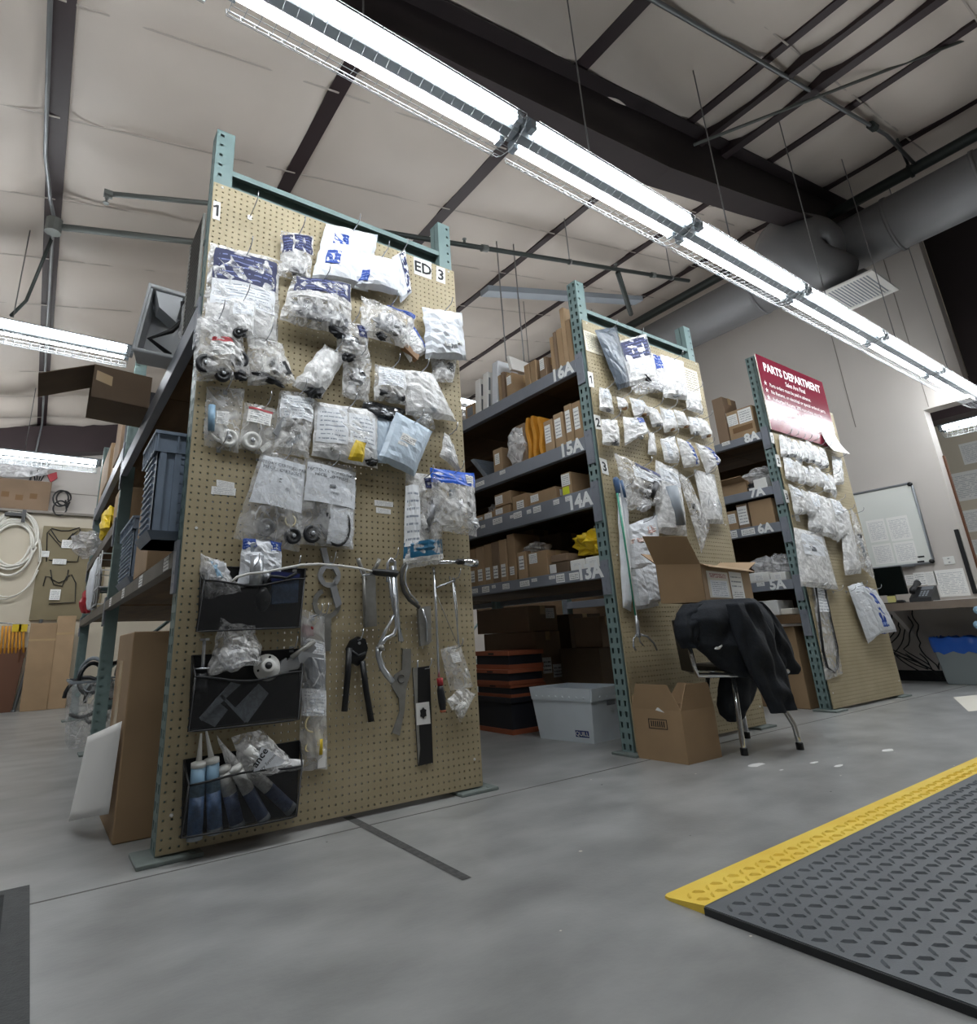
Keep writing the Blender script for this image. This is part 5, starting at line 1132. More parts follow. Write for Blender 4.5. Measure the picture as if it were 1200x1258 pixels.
def leaning(label, X, z0, un, uf, vt, d, matn, name, cat, lean=.04, th=.03, slots=0):
    t = thing(name, label, cat); yn = slide_u((X, .5, z0), 1, un).y; yf = slide_u((X, .5, z0), 1, uf).y; z1 = slide_v((X, yn, z0+.1), 2, vt).z
    m = MB().mat(matn); m.hexa([(X, yn, z0), (X+d, yn, z0), (X+d, yf, z0), (X, yf, z0), (X, yn-lean, z1), (X+d, yn-lean, z1), (X+d, yf-lean, z1), (X, yf-lean, z1)]); m.build('slab', parent=t, bevel=.004)
    for k in range(slots):
        m = MB().mat('ink_grey'); f = (k+.5)/slots; x = X+d*f; z = lambda s: z0+(z1-z0)*s; yy = lambda s: yn-lean*s-.001
        for s0, s1 in ((.1, .42), (.52, .85)): m.hexa([(x-.008, yy(s0), z(s0)), (x+.008, yy(s0), z(s0)), (x+.008, yy(s0)+.001, z(s0)), (x-.008, yy(s0)+.001, z(s0)), (x-.008, yy(s1), z(s1)), (x+.008, yy(s1), z(s1)), (x+.008, yy(s1)+.001, z(s1)), (x-.008, yy(s1)+.001, z(s1))])
        m.build('slot', parent=t)
    return t
leaning('plastic wrapped white slab leaning on shelf 16A', X2, Z16, 611, 604, 445, .2, 'poly_white', 'wrapped_slab', 'slab')
leaning('white slotted plastic grille standing on shelf 16A', X2, Z16, 599, 593, 458, .22, 'grille', 'slotted_grille', 'grille', .03, slots=6)
leaning('white slotted plastic tray behind the grille on shelf 16A', X2, Z16, 590, 584, 466, .22, 'grille', 'slotted_grille', 'grille', .02, slots=5)
cart('small carton with a grey label at the far end of shelf 16A', X2, Z16, 583, 572, 494, .14, 'card', [('x', .25, .85, .2, .8, 'ink_grey')])
def blob(label, p, w_, h_, d_, matn, name='clear_bag', cat='bag', seed=1, amp=.5, n=(14, 10), k=9.):
    m = MB().mat(matn); p = V(p); vs = []; nu, nv = n
    for j in range(nv+1):
        th = PI*j/nv
        for i in range(nu):
            ph = 2*PI*i/nu; d = V((math.sin(th)*math.cos(ph), math.sin(th)*math.sin(ph), math.cos(th)))
            r = 1+amp*noise.noise(d*2.2+V((seed*3.1, 0, 0)))+amp*.35*noise.noise(d*5+V((0, seed*2.7, 0)))
            q = V((d.x*w_*.5*r, d.y*d_*.5*r, d.z*h_*.5*r)); q.z = max(q.z, -h_*.46); vs.append(p+V((0, 0, h_*.46))+q)
    m.add(vs, [(j*nu+i, (j+1)*nu+i, (j+1)*nu+(i+1) % nu, j*nu+(i+1) % nu) for j in range(nv) for i in range(nu)])
    return tag(m.build(name), label, cat)
def bx(X, z0, u): return slide_u((X, .5, z0), 1, u)
p = bx(X2+.08, Z16, 580); blob('crumpled clear bag at the far end of shelf 16A', (X2+.12, p.y+.14, Z16+.10), .16, .14, .2, 'wrap', seed=3)
# shelf 15A
for un, uf, vt, lab, mt in ((717.5, 707, 491, 'carton with long label and shiny tape by the post on shelf 15A', 'card'), (706, 697, 495, 'tall carton with a bold label on shelf 15A', 'card'), (695, 683, 505, 'carton with a square label on shelf 15A', 'card2'), (681.5, 670.5, 514, 'carton with a plain tall label next to the orange envelopes', 'card2')):
    cart(lab, X2, Z15, un, uf, vt, .3, mt, [('x', .12, .75, .3, .85, 'label_print')])
for k, (u, vt) in enumerate(((668, 511), (660, 510), (653, 513))):
    q_ = bx(X2, Z15, u); z1 = slide_v((X2, q_.y, 1.9), 2, vt).z; m = MB().mat('orange_env'); vs = []; n = 7
    for j in range(n+1):
        z = Z15+(z1-Z15)*j/n; w_ = .010*math.sin(j*1.1+k); bl = .008+.01*math.sin(PI*j/n)
        vs += [(X2, q_.y+w_, z), (X2+.22, q_.y+w_+.004, z), (X2+.22, q_.y+w_+bl, z), (X2, q_.y+w_+bl+.012, z)]
    fs = [(4*j+a, 4*j+(a+1) % 4, 4*j+4+(a+1) % 4, 4*j+4+a) for j in range(n) for a in range(4)]+[(3, 2, 1, 0), (4*n, 4*n+1, 4*n+2, 4*n+3)]
    m.add(vs, fs); tag(m.build('padded_envelope'), ['orange padded envelope next to the labelled carton on shelf 15A', 'orange padded envelope in the middle of three on shelf 15A', 'orange padded envelope touching the bubble wrapped carton'][k], 'envelope')
cart('carton under crinkled film on shelf 15A', X2, Z15, 648, 634, 519, .24, 'card3', [('x', .2, .8, .5, .9, 'label_print')])
p = bx(X2, Z15, 640); blob('crinkled bubble film bag on shelf 15A', (X2-.005, p.y+.02, Z15), .10, .27, .17, 'wrap', seed=5, amp=.35)
cart('carton with a small white label at the far end of shelf 15A', X2, Z15, 618, 607, 549, .24, 'card2', [('x', .2, .7, .35, .8, 'label_print')])
leaning('grey film wrapped part leaning at the far end of shelf 15A', X2, Z15, 600, 595, 556, .2, 'poly_grey', 'film_wrapped_part', 'wrapped part', -.16)
# shelf 14A
cart('carton with a lime green sticker by the post on shelf 14A', X2, Z14, 703, 691, 579, .36, 'card', [('x', .05, .9, .45, .95, 'label_print'), ('x', .1, .75, .08, .40, 'lime')])
cart('long low carton with two labels on shelf 14A', X2, Z14, 684, 651, 597, .16, 'card', [('x', .05, .35, .3, .85, 'label_print'), ('y', .2, .9, .3, .8, 'label_print')])
cart('carton with a low square label on shelf 14A', X2, Z14, 648, 630, 605, .2, 'card', [('x', .3, .78, .1, .6, 'label_bar')])
cart('lower carton of the stacked pair on shelf 14A', X2, Z14, 627, 607, 619, .2, 'card', [('x', .12, .55, .25, .85, 'label_print')])
yn = bx(X2, Z14, 627).y; zz = slide_v((X2, yn, 1.5), 2, 618.5).z
cart('upper carton of the stacked pair on shelf 14A', X2, zz+.001, 628, 608, 602, .24, 'card', [('x', .05, .5, .2, .85, 'label_print')])
cart('small carton with a blank white label on shelf 14A', X2, Z14, 605, 595, 628, .14, 'card', [('x', .05, .95, .1, .9, 'label_print')])
cart('small low carton at the far end of shelf 14A', X2, Z14, 594, 583, 632, .14, 'card', [('x', .1, .9, .3, .7, 'label_print')])
p = bx(X2+.1, Z14, 603); blob('crumpled clear bag behind the small cartons on shelf 14A', (X2+.22, p.y+.05, Z14), .16, .17, .14, 'wrap', seed=8)
# shelf 13A
cart('low white parts box touching the post on shelf 13A', X2, Z13, 738, 720, 682, .18, 'grille', [('x', .2, .8, .4, .7, 'label_print')], False, cat='box', name='white_box')
cart('low white parts box beside the brown cartons on shelf 13A', X2, Z13, 718.5, 701, 686, .18, 'grille', [('x', .2, .8, .4, .7, 'label_print')], False, cat='box', name='white_box')
p = bx(X2, Z13, 712); blob('heap of bright yellow gloves on the white boxes of shelf 13A', (X2+.10, p.y-.03, Z13+.09), .20, .14, .22, 'yellow', 'yellow_gloves', 'gloves', 11, .6, (18, 12))
p = bx(X2, Z13, 728); blob('small yellow glove beside the post on shelf 13A', (X2+.08, p.y-.02, Z13+.085), .12, .08, .09, 'yellow', 'yellow_gloves', 'gloves', 13, .5)
blob('clear bag lying on the yellow gloves of shelf 13A', (X2+.2, p.y+.02, Z13+.20), .2, .08, .22, 'wrap', seed=14, amp=.4)
cart('low open brown carton with a white tag on shelf 13A', X2, Z13, 699, 676, 689, .14, 'card_dark', [('x', .0, .35, .1, .9, 'paper')], False)
yn = bx(X2, Z13, 699).y; zz = slide_v((X2, yn, 1.1), 2, 688.5).z
cart('flat brown carton on top of the low open carton of shelf 13A', X2, zz+.001, 697, 677, 679, .16, 'card3', (), False)
cart('wide carton with a label near its top on shelf 13A', X2, Z13, 674, 650, 675, .20, 'card', [('x', .08, .5, .55, .95, 'label_print')])
cart('narrow carton with a tilted label on shelf 13A', X2, Z13, 648, 637, 677, .24, 'card2', [('x', .2, .75, .35, .85, 'label_bar')])
for k in range(6):
    un = 635-k*10.2 if k == 0 else 624.5-(k-1)*9.6
    cart('thin upright carton with a small label low on its face, shelf 13A', X2, Z13, un, un-9, [655, 662, 665, 668, 671, 674][k], .24, ['card', 'card2', 'card3', 'card', 'card2', 'card'][k], [('x', .15, .75, .12, .42 if k else .3, 'label_bar')], False, group='thin upright cartons on shelf 13A')
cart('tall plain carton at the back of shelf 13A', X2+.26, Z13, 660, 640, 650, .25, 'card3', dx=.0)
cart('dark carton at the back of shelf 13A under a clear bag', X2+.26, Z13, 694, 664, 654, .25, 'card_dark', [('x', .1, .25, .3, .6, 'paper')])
p = bx(X2+.1, Z13, 662); blob('clear bag lying on the wide carton of shelf 13A', (X2+.1, p.y+.0, slide_v((X2, bx(X2, Z13, 674).y, 1.1), 2, 675).z), .16, .08, .22, 'wrap', seed=17, amp=.45)
# under shelf 13A
def file_box(label, x0, y0, x1, y1, z0, z1, rim):
    t = thing('file_box', label, 'storage box'); b = .03*min(1, (z1-z0)/.12)
    m = MB().mat('navy_box'); m.box((x0+.004, y0+.004, z0), (x1-.004, y1-.004, z1-.01)); m.build('box_body', parent=t)
    m = MB().mat('orange_box'); m.hexa([(x0, y0, z0), (x1, y0, z0), (x1, y1, z0), (x0, y1, z0), (x0-.002, y0-.002, z0+b), (x1+.002, y0-.002, z0+b), (x1+.002, y1+.002, z0+b), (x0-.002, y1+.002, z0+b)]); m.build('base_tray', parent=t)
    m = MB().mat('orange_box' if rim else 'navy_box'); m.box((x0-.006, y0-.006, z1-b), (x1+.006, y1+.006, z1)); m.build('lid', parent=t, bevel=.002)
    m = MB().mat('black'); m.box((x0-.0065, (y0+y1)/2-.03, z1-b*.8), (x0-.004, (y0+y1)/2+.03, z1-b*.4)); m.build('hand_slot', parent=t)
fx, fy = 2.20, .95
zs = [0]+[slide_v((fx, fy, .1), 2, v).z for v in (858, 842, 823, 800)]
for k in range(4):
    j = [0, .012, -.008, .015][k]
    file_box(['bottom', 'second', 'third', 'top'][k]+' orange and black storage box of the stack under shelf 13A', fx+j, fy+j*.5, fx+.30+j, fy+.36, zs[k]+.001, zs[k+1], k != 0)
x_ = 2.30; carton('brown carton with two white labels behind the orange storage boxes', (2.52, 1.02, 0), (2.76, 1.6, .62), 'card3', [('y', .2, .55, .55, .72, 'label_bar'), ('y', .6, .95, .50, .64, 'label_bar')])
carton('dark carton stacked above the two label carton under shelf 13A', (2.50, 1.05, .622), (2.78, 1.65, .80), 'card3', [('y', .6, .9, .5, .9, 'label_print')])
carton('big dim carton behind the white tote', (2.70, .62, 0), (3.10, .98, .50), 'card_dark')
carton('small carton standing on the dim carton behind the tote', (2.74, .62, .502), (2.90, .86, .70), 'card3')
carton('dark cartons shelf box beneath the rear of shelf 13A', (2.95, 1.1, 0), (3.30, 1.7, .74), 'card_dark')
# white tote
def tote():
    t = thing('white_tote', 'white corrugated plastic tote with a blue logo on the floor', 'tote')
    B = [V((2.305, .378, 0)), V((2.60, .40, 0)), V((2.54, .765, 0)), V((2.242, .746, 0))]; c = sum(B, V((0, 0, 0)))/4; h = slide_v((2.30, .37, .2), 2, 846).z
    Tt = [c+(p-c)*1.16+V((0, 0, h)) for p in B]; Ti = [c+(p-c)*1.10+V((0, 0, h)) for p in B]; Bi = [c+(p-c)*.96+V((0, 0, .01)) for p in B]
    m = MB().mat('tote'); vs = B+Tt+Ti+Bi; fs = [(3, 2, 1, 0)]
    for i in range(4):
        j = (i+1) % 4; fs += [(i, j, 4+j, 4+i), (4+i, 4+j, 8+j, 8+i), (8+i, 8+j, 12+j, 12+i)]
    fs.append((12, 13, 14, 15)); m.add(vs, fs); m.build('tub', parent=t)
    m = MB().mat('tote')
    for i in range(4):
        j = (i+1) % 4; L = lambda p, q, s: p+(q-p)*s
        a0, b0 = L(B[i], Tt[i], .76), L(B[j], Tt[j], .76); o = ((a0+b0)/2-c); o.z = 0; o = o.normalized()*.006
        m.add([a0, b0, Tt[j], Tt[i], a0+o, b0+o, Tt[j]+o, Tt[i]+o], [(4, 5, 6, 7), (0, 1, 5, 4), (3, 7, 6, 2), (0, 4, 7, 3), (1, 2, 6, 5)])
    m.build('rim_band', parent=t)
    n = 8
    for i, (p, q_) in enumerate(((Tt[3], Tt[0]), (Tt[0], Tt[1]))):
        o = ((p+q_)/2-c); o.z = 0; o = o.normalized()
        for k in range(n if i == 0 else 4):
            pt = p+(q_-p)*((k+1)/(n+1 if i == 0 else 5)); pt = pt-V((0, 0, h*.17))+o*.007; m = MB().mat('tote'); m.rev([(.007, 0), (.004, .003)], pt, o, n=8); m.build('rivet', parent=t)
    a, b = B[3], B[0]; r = (b-a).normalized(); nrm = r.cross(V((0, 0, 1))); L = (b-a).length
    org = a+(b-a)*.80+(Tt[0]-B[0])*.16; up = ((Tt[0]+Tt[3])/2-(B[0]+B[3])/2).normalized(); nn = r.cross(up)*.001
    w2, h2 = .045, .018; m = MB().mat('blue_ink'); m.quad(org-r*w2-up*h2+nn, org+r*w2-up*h2+nn, org+r*w2+up*h2+nn, org-r*w2+up*h2+nn)
    m.mat('paper').text('QUILL', org-up*.010+nn, r, up, .032, .015, lift=.001); m.build('logo', parent=t)
    m = MB().mat('blue_ink'); m.box((org.x-.001, 0, 0), (org.x, .0001, .0001))
    a2, b2 = Tt[0], Tt[1]; mid = (a2+b2)/2-V((0, 0, h*.30)); r2 = (b2-a2).normalized(); n2 = r2.cross(V((0, 0, 1)))
    m = MB().mat('ink_grey'); m.quad(mid-r2*.04-V((0, 0, .012))+n2*.002, mid+r2*.04-V((0, 0, .012))+n2*.002, mid+r2*.04+V((0, 0, .012))+n2*.004, mid-r2*.04+V((0, 0, .012))+n2*.004); m.build('hand_hole', parent=t)
tote()
# third rack shelves
X3 = RX[2]+.02
cart('carton with a chair glyph standing at the far end of shelf 8A', X3, 2.101, 897, 884, 487, .22, 'card3', [('y', .05, .3, .4, .62, 'label_print')])
cart('carton with two white labels and printed stripes on shelf 8A', X3, 2.101, 930, 898, 497, .26, 'card', [('x', .02, .40, .5, .88, 'label_print'), ('x', .45, .95, .48, .95, 'label_print'), ('x', .15, .9, .22, .4, 'card_edge')])
def open_tray(label, X, z0, un, uf, vt, d, matn):
    t = thing('open_carton', label, 'carton'); yn = bx(X, z0, un).y; yf = bx(X, z0, uf).y; z1 = slide_v((X, yn, z0+.1), 2, vt).z; w_ = .004
    m = MB().mat(matn); m.box((X, yn, z0), (X+d, yf, z0+w_)); m.box((X, yn, z0), (X+w_, yf, z1)); m.box((X+d-w_, yn, z0), (X+d, yf, z1)); m.box((X, yn, z0), (X+d, yn+w_, z1)); m.box((X, yf-w_, z0), (X+d, yf, z1)); m.build('tray', parent=t)
    m = MB().mat(matn); m.hexa([(X, yf-w_, z1), (X+d, yf-w_, z1), (X+d, yf, z1), (X, yf, z1), (X+.01, yf+.05, z1+.07), (X+d-.01, yf+.05, z1+.07), (X+d-.01, yf+.054, z1+.07), (X+.01, yf+.054, z1+.07)]); m.build('flap', parent=t)
    m = MB().mat(matn); m.hexa([(X-.06, yn+.01, z1+.03), (X-.058, yf-.01, z1+.03), (X-.056, yf-.01, z1+.034), (X-.058, yn+.01, z1+.034), (X, yn, z1-.004), (X, yf, z1-.004), (X, yf, z1), (X, yn, z1)]); m.build('flap', parent=t)
    return t
open_tray('open brown carton with raised flaps on shelf 7A', X3, 1.646, 919, 889, 590, .26, 'card')
cart('low white box beside the open carton on shelf 7A', X3, 1.646, 943, 927, 586, .2, 'grille', (), False, cat='box', name='white_box')
p = bx(X3, 1.646, 932); blob('clear bag with dark parts on the white box of shelf 7A', (X3+.1, p.y, 1.72), .2, .12, .28, 'wrap', seed=21); blob('heap of small dark fittings beside the open carton on shelf 7A', (X3+.05, bx(X3, 1.646, 921).y-.02, 1.647), .1, .07, .14, 'dark', 'dark_fittings', 'fittings', 22)
cart('large plain carton on shelf 6A', X3, 1.361, 953, 924, 611, .3, 'card')
cart('carton with a large printed label on shelf 6A', X3, 1.361, 922, 909, 618, .26, 'card3', [('x', .05, .95, .15, .9, 'label_print')])
cart('small carton with a square label on shelf 6A', X3, 1.361, 908, 896, 627, .26, 'card', [('x', .1, .85, .35, .85, 'label_print')])
for k, (un, uf) in enumerate(((966, 947), (946, 921))):
    cart(['low white parts tray nearer the post on shelf 5A', 'low white parts tray farther from the post on shelf 5A'][k], X3, .921, un, uf, 702, .2, 'grille', [('x', .3, .7, .2, .8, 'label_print')], False, cat='tray', name='parts_tray')
    p = bx(X3, .921, (un+uf)/2); blob(['crumpled clear bag of fittings in the tray nearer the post', 'crumpled clear bag of fittings in the tray farther from the post'][k], (X3+.1, p.y, .97), .16, .16, .2, 'wrap', seed=25+k)
cart('stack of white papers on the bottom deck of the third rack', X3, .666, 958, 930, 737, .24, 'paper', (), False, cat='papers', name='paper_stack')
cart('open white booklet on the bottom deck of the third rack', X3, .666, 974, 960, 747, .2, 'paper_warm', (), False, cat='papers', name='paper_stack')
c0 = on(2, 0, 935, 862)
carton('tall brown carton under the third rack behind the jacket', (X3+.02, .17, 0), (X3+.3, .52, .58), 'card', [('x', .2, .4, .78, .92, 'black')])
carton('second brown carton under the third rack', (X3+.02, .54, 0), (X3+.4, .95, .5), 'card3')
# ================================================================== CARTONS, CHAIR AND JACKET BY THE SECOND RACK
def open_carton(label, B, h, flaps, th=.004, marks=None, mt='card', tp=.06):
    # B: four floor corners (near, right, far, left) anticlockwise seen from above
    t = thing('open_carton', label, 'carton'); B = [V(p) for p in B]; c = sum(B, V((0, 0, 0)))/4; up = V((0, 0, h))
    for i in range(4):
        a, b = B[i], B[(i+1) % 4]; inn = (c-(a+b)/2); inn.z = 0; inn = inn.normalized()*th
        m = MB().mat(mt); m.hexa([a, b, b+inn, a+inn, a+up, b+up, b+up+inn, a+up+inn]); m.build('side_panel', parent=t)
        f = flaps[i]
        if f:
            l, tilt = f; out = -inn.normalized(); d = out*math.sin(tilt)*l+V((0, 0, math.cos(tilt)*l)); e = (b-a)*tp
            m = MB().mat(mt); n2 = (b-a).cross(d).normalized()*th
            m.hexa([a+up, b+up, b+up-n2, a+up-n2, a+up+d+e, b+up+d-e, b+up+d-e-n2, a+up+d+e-n2]); m.build('flap', parent=t)
    m = MB().mat('card_in'); m.hexa([*[p+(c-p)*.03+V((0, 0, .002)) for p in B], *[p+(c-p)*.03+V((0, 0, .006)) for p in B]]); m.build('bottom', parent=t)
    if marks:
        for mk in marks(B, up): mk.build('print_mark', parent=t)
    return t
def fbox_marks(B, up):
    a, b = B[3], B[0]; r = (b-a); n = r.cross(V((0, 0, 1))).normalized()*.001
    P = lambda s, t_: a+r*s+up*t_+n
    m = MB().mat('ink')
    for s0, t0, s1, t1 in ((.32, .62, .70, .635), (.32, .80, .70, .815), (.32, .62, .335, .815), (.685, .62, .70, .815)): m.quad(P(s0, t0), P(s1, t0), P(s1, t1), P(s0, t1))
    for k in range(7): s0 = .37+k*.042; m.quad(P(s0, .66), P(s0+.022, .66), P(s0+.022, .775), P(s0, .775))
    w_ = MB().mat('paper'); w_.add([P(.50, .99), P(.68, .95), P(.55, 1.06)], [(0, 1, 2)])
    return [m, w_]
zc = slide_v((2.175, -.302, .2), 2, 874).z
open_carton('open brown carton with upright flaps and a printed box mark on the floor', [(2.175, -.302, 0), (2.435, -.307, 0), (2.43, -.045, 0), (2.158, -.036, 0)], zc, [(.115, .12), (.11, .5), (.06, .5), (.115, .10)], marks=fbox_marks, tp=.17)
# chair
cx_, cy_ = 2.76, -.245
LG = [V((2.54, -.36, 0)), V((2.84, -.475, 0)), V((2.982, -.125, 0)), V((2.68, -.055, 0))]
ch = thing('chrome_chair', 'chrome tube chair with black rubber feet under the dark jacket', 'chair')
cc = sum(LG, V((0, 0, 0)))/4; seat = .40
for p in LG:
    tp = cc+(p-cc)*.62+V((0, 0, seat-.03)); kn = p+(tp-p)*.30+(p-cc).normalized()*.02
    m = MB().mat('chrome'); m.tube([p+V((0, 0, .012)), p+V((0, 0, .03)), kn, p+(tp-p)*.6, tp], .0125, 10); l = m.build('leg', parent=ch)
    m = MB().mat('black'); m.rev([(.017, 0), (.0175, .03), (.014, .034)], p, n=10); m.build('rubber_foot', parent=l)
fr = [cc+(p-cc)*1.05+V((0, 0, seat-.035)) for p in LG]
m = MB().mat('chrome'); m.tube([fr[0], fr[1], fr[2], fr[3]], .0115, 10, closed=True); m.build('seat_frame', parent=ch)
m = MB().mat('chrome'); lo = slide_u(slide_v((2.40, -.30, .38), 2, 829), 0, 857); m.tube([(fr[0]+fr[1])/2, fr[0], lo, lo+V((-.012, 0, .03)), lo+V((-.02, .01, .16))], .0115, 10); m.build('back_frame', parent=ch); m = MB().mat('chrome'); m.tube([(fr[3]+fr[2])/2, fr[3], fr[3]+V((-.03, .01, .02)), fr[3]+V((-.05, .01, .20))], .0115, 10); m.build('back_frame', parent=ch)
m = MB().mat('black'); m.hexa([f+V((0, 0, .012)) for f in fr]+[cc+(f-cc)*.98+V((0, 0, .012+.04)) - V((0, 0, 0)) for f in fr]); m.build('seat_pad', parent=ch, bevel=.01)
bk0, bk1 = lo+V((.0, .02, .01)), lo+V((.16, .20, .01))
m = MB().mat('black'); m.hexa([bk0, bk0+V((.02, .01, 0)), bk1+V((.02, 0, 0)), bk1, bk0+V((-.02, 0, .26)), bk0+V((0, .01, .26)), bk1+V((0, 0, .26)), bk1+V((-.02, 0, .26))]); m.build('backrest', parent=ch, bevel=.006)
# jacket thrown over the chair
def loft(m, rings, cap=True):
    n = len(rings[0]); vs = [p for r in rings for p in r]; k = len(rings)
    fs = [(i*n+j, i*n+(j+1) % n, (i+1)*n+(j+1) % n, (i+1)*n+j) for i in range(k-1) for j in range(n)]
    if cap: fs += [tuple(reversed(range(n))), tuple((k-1)*n+j for j in range(n))]
    m.smooth = True; m.add(vs, fs); m.smooth = False
def jp(u, v, y): return on(1, y, u, v)
def blobring(c, rx, ry, tilt, n=14, seed=0, amp=.12, ax1=V((1, 0, 0)), ax2=V((0, 1, 0))):
    return [c+ax1*(rx*math.cos(2*PI*i/n))*(1+amp*noise.noise(V((i*1.7, seed*2.3, 1))))+ax2*(ry*math.sin(2*PI*i/n))*(1+amp*noise.noise(V((i*1.7, seed*2.3, 7)))) for i in range(n)]
jk = thing('dark_jacket', 'dark hooded jacket draped over the chrome chair', 'jacket')
def cloth(rows, yc, dep, name, seed, fold=.010, n=28, sub=6, taper=True):
    # rows: (u_left, v_left, u_right, v_right) outline of the cloth at its distance; lofted as a soft flattened body with folds
    R = []
    for i in range(len(rows)-1):
        for s in range(sub):
            f = s/sub; R.append([rows[i][k]*(1-f)+rows[i+1][k]*f for k in range(4)]+[(i+f)/(len(rows)-1)])
    R.append(list(rows[-1])+[1.])
    rings = []
    for ul, vl, ur, vr, t_ in R:
        y = yc(t_) if callable(yc) else yc
        L, Q = on(1, y, ul, vl), on(1, y, ur, vr); c = (L+Q)/2; hx = (Q-L)/2; d = dep*(.55+.45*math.sin(PI*min(1, .15+t_*.8)))
        ring = []
        for i in range(n):
            a = 2*PI*i/n; ca, sa = math.cos(a), math.sin(a)
            fo = fold*(math.sin(a*5+t_*6+seed)*.6+math.sin(a*9-t_*9+seed*2)*.35)+fold*1.6*noise.noise(V((ca*1.6, sa*1.6+seed, t_*5)))
            ring.append(c+hx*(ca*(1+.3*fo/max(.02, hx.length)))+V((0, -(d+fo*1.4)*(1 if sa > 0 else .7)*abs(sa)**.8*(1 if sa > 0 else -1), 0)))
        rings.append(ring)
    m = MB().mat('black_cloth'); loft(m, rings); return m.build(name, parent=jk)
cloth([(856, 738, 918, 736), (843, 748, 932, 743), (842, 762, 938, 758), (849, 778, 940, 775), (857, 793, 938, 792), (872, 808, 936, 808), (888, 823, 934, 822), (902, 832, 930, 830)], lambda t_: -.30-.06*t_, .12, 'jacket_body', 1, .016)
cloth([(893, 742, 922, 740), (900, 765, 934, 758), (908, 790, 944, 780), (918, 818, 952, 806), (930, 842, 960, 832), (942, 862, 969, 853), (950, 877, 973, 868)], lambda t_: -.44-.06*t_, .05, 'sleeve', 2, .012)
cloth([(912, 737, 930, 741), (924, 752, 944, 757), (936, 778, 958, 780), (946, 803, 969, 802), (952, 822, 976, 818), (955, 831, 975, 827)], lambda t_: -.33-.03*t_, .055, 'sleeve', 3, .012)
cloth([(843, 742, 858, 742), (834, 754, 856, 752), (832, 768, 852, 766), (835, 784, 850, 783), (841, 797, 850, 796)], -.30, .06, 'hood', 4, .010)
cloth([(886, 830, 930, 828), (881, 848, 927, 846), (881, 866, 921, 864), (886, 878, 914, 876), (896, 887, 905, 886)], -.25, .035, 'hem', 5, .008)
m = MB().mat('paper'); S_ = [(880, 797), (882, 794.5), (884, 795.5), (889, 788.5), (888, 793), (884, 797.5), (881.5, 798)]
bpy.context.view_layer.update(); body = [c for c in jk.children if c.name.startswith('jacket_body')][0]
hit = body.ray_cast(CAM, ray(885, 794).normalized())
ym = hit[1].y if hit[0] else -.45
m.prism([on(1, ym-.006, u, v) for u, v in S_], (0, .012, 0)); m.build('chest_mark', parent=jk)
# open carton resting on the chair back
Bc = [on(2, .715, 868, 736), None, None, None]
nz = .722
n_ = on(2, nz, 872, 737); l_ = on(2, nz, 808, 742)
def corner(u, v, y): return on(1, y, u, v)
near = V((2.615, -.335, nz)); near = slide_u(near, 0, 868); right = slide_u(V((2.98, -.235, nz)), 0, 927); left = slide_u(V((2.26, -.245, nz)), 0, 812)
far = left+(right-near)
hc = slide_v(near+V((0, 0, .2)), 2, 693).z-nz
def lab2(B, up):
    a, b = B[0], B[1]; r = (b-a); n = r.cross(V((0, 0, 1))).normalized()*.0015; P = lambda s, t_: a+r*s+up*t_+n
    o = []
    for (s0, s1, t0, t1, mt) in ((.08, .50, .12, .84, 'paper_warm'), (.10, .48, .66, .80, 'red_print'), (.12, .46, .15, .6, 'film_print'), (.53, .80, .10, .88, 'label_print'), (.56, .78, .13, .36, 'label_bar')):
        m = MB().mat(mt); q_ = n*(.6 if mt in ('red_print', 'film_print', 'label_bar') else 0); m.quad(P(s0, t0)+q_, P(s1, t0)+q_, P(s1, t1)+q_, P(s0, t1)+q_); o.append(m)
    return o
open_carton('open brown carton with shipping labels resting on the jacketed chair', [near, right, far, left], hc, [(.05, 1.9), (.16, 1.25), (.10, 1.0), (.17, .62)], marks=lab2, tp=.02)

# ================================================================== LEFT SIDE OF THE FIRST RACK
nb = on(2, 0, 137, 1039); zt = slide_v(nb+V((0, 0, .3)), 2, 776).z
carton('tall brown carton standing on the floor under the first rack', (nb.x, nb.y, 0), (nb.x+.50, nb.y+.42, zt), 'card', [('x', .25, .5, .45, .85, 'tape')])
P = [on(0, -.12, 141, 884), on(0, -.14, 107, 906), on(0, -.20, 87, 1010), on(0, -.16, 134, 997)]
yb_ = nb.y
P = [slide_u((nb.x-.012, nb.y+.03, .3), 0, 140), None, None, None]
def paper_curl():
    m = MB().mat('paper'); n = 10; vs = []
    x = nb.x-.006
    a = slide_v((x, nb.y+.02, .35), 2, 886); d = slide_v((x-.01, nb.y+.02, .1), 2, 1000)
    b = V((x-.03, nb.y+.36, 0)); b = slide_v(slide_u((x-.06, nb.y+.36, .3), 0, 108), 2, 905); c = slide_v(slide_u((x-.10, nb.y+.33, .1), 0, 88), 2, 1009)
    for j in range(n+1):
        v = j/n
        for i in range(7):
            u = i/6; p = (a*(1-u)+b*u)*(1-v)+(d*(1-u)+c*u)*v; p.x -= .03*math.sin(PI*u)*v; vs.append(p)
    m.smooth = True; m.add(vs, [(j*7+i, (j+1)*7+i, (j+1)*7+i+1, j*7+i+1) for j in range(n) for i in range(6)]); o = m.build('paper_sheet'); s = o.modifiers.new('t', 'SOLIDIFY'); s.thickness = .001
    tag(o, 'large white paper sheet curling off the tall floor carton', 'paper sheet')
paper_curl()
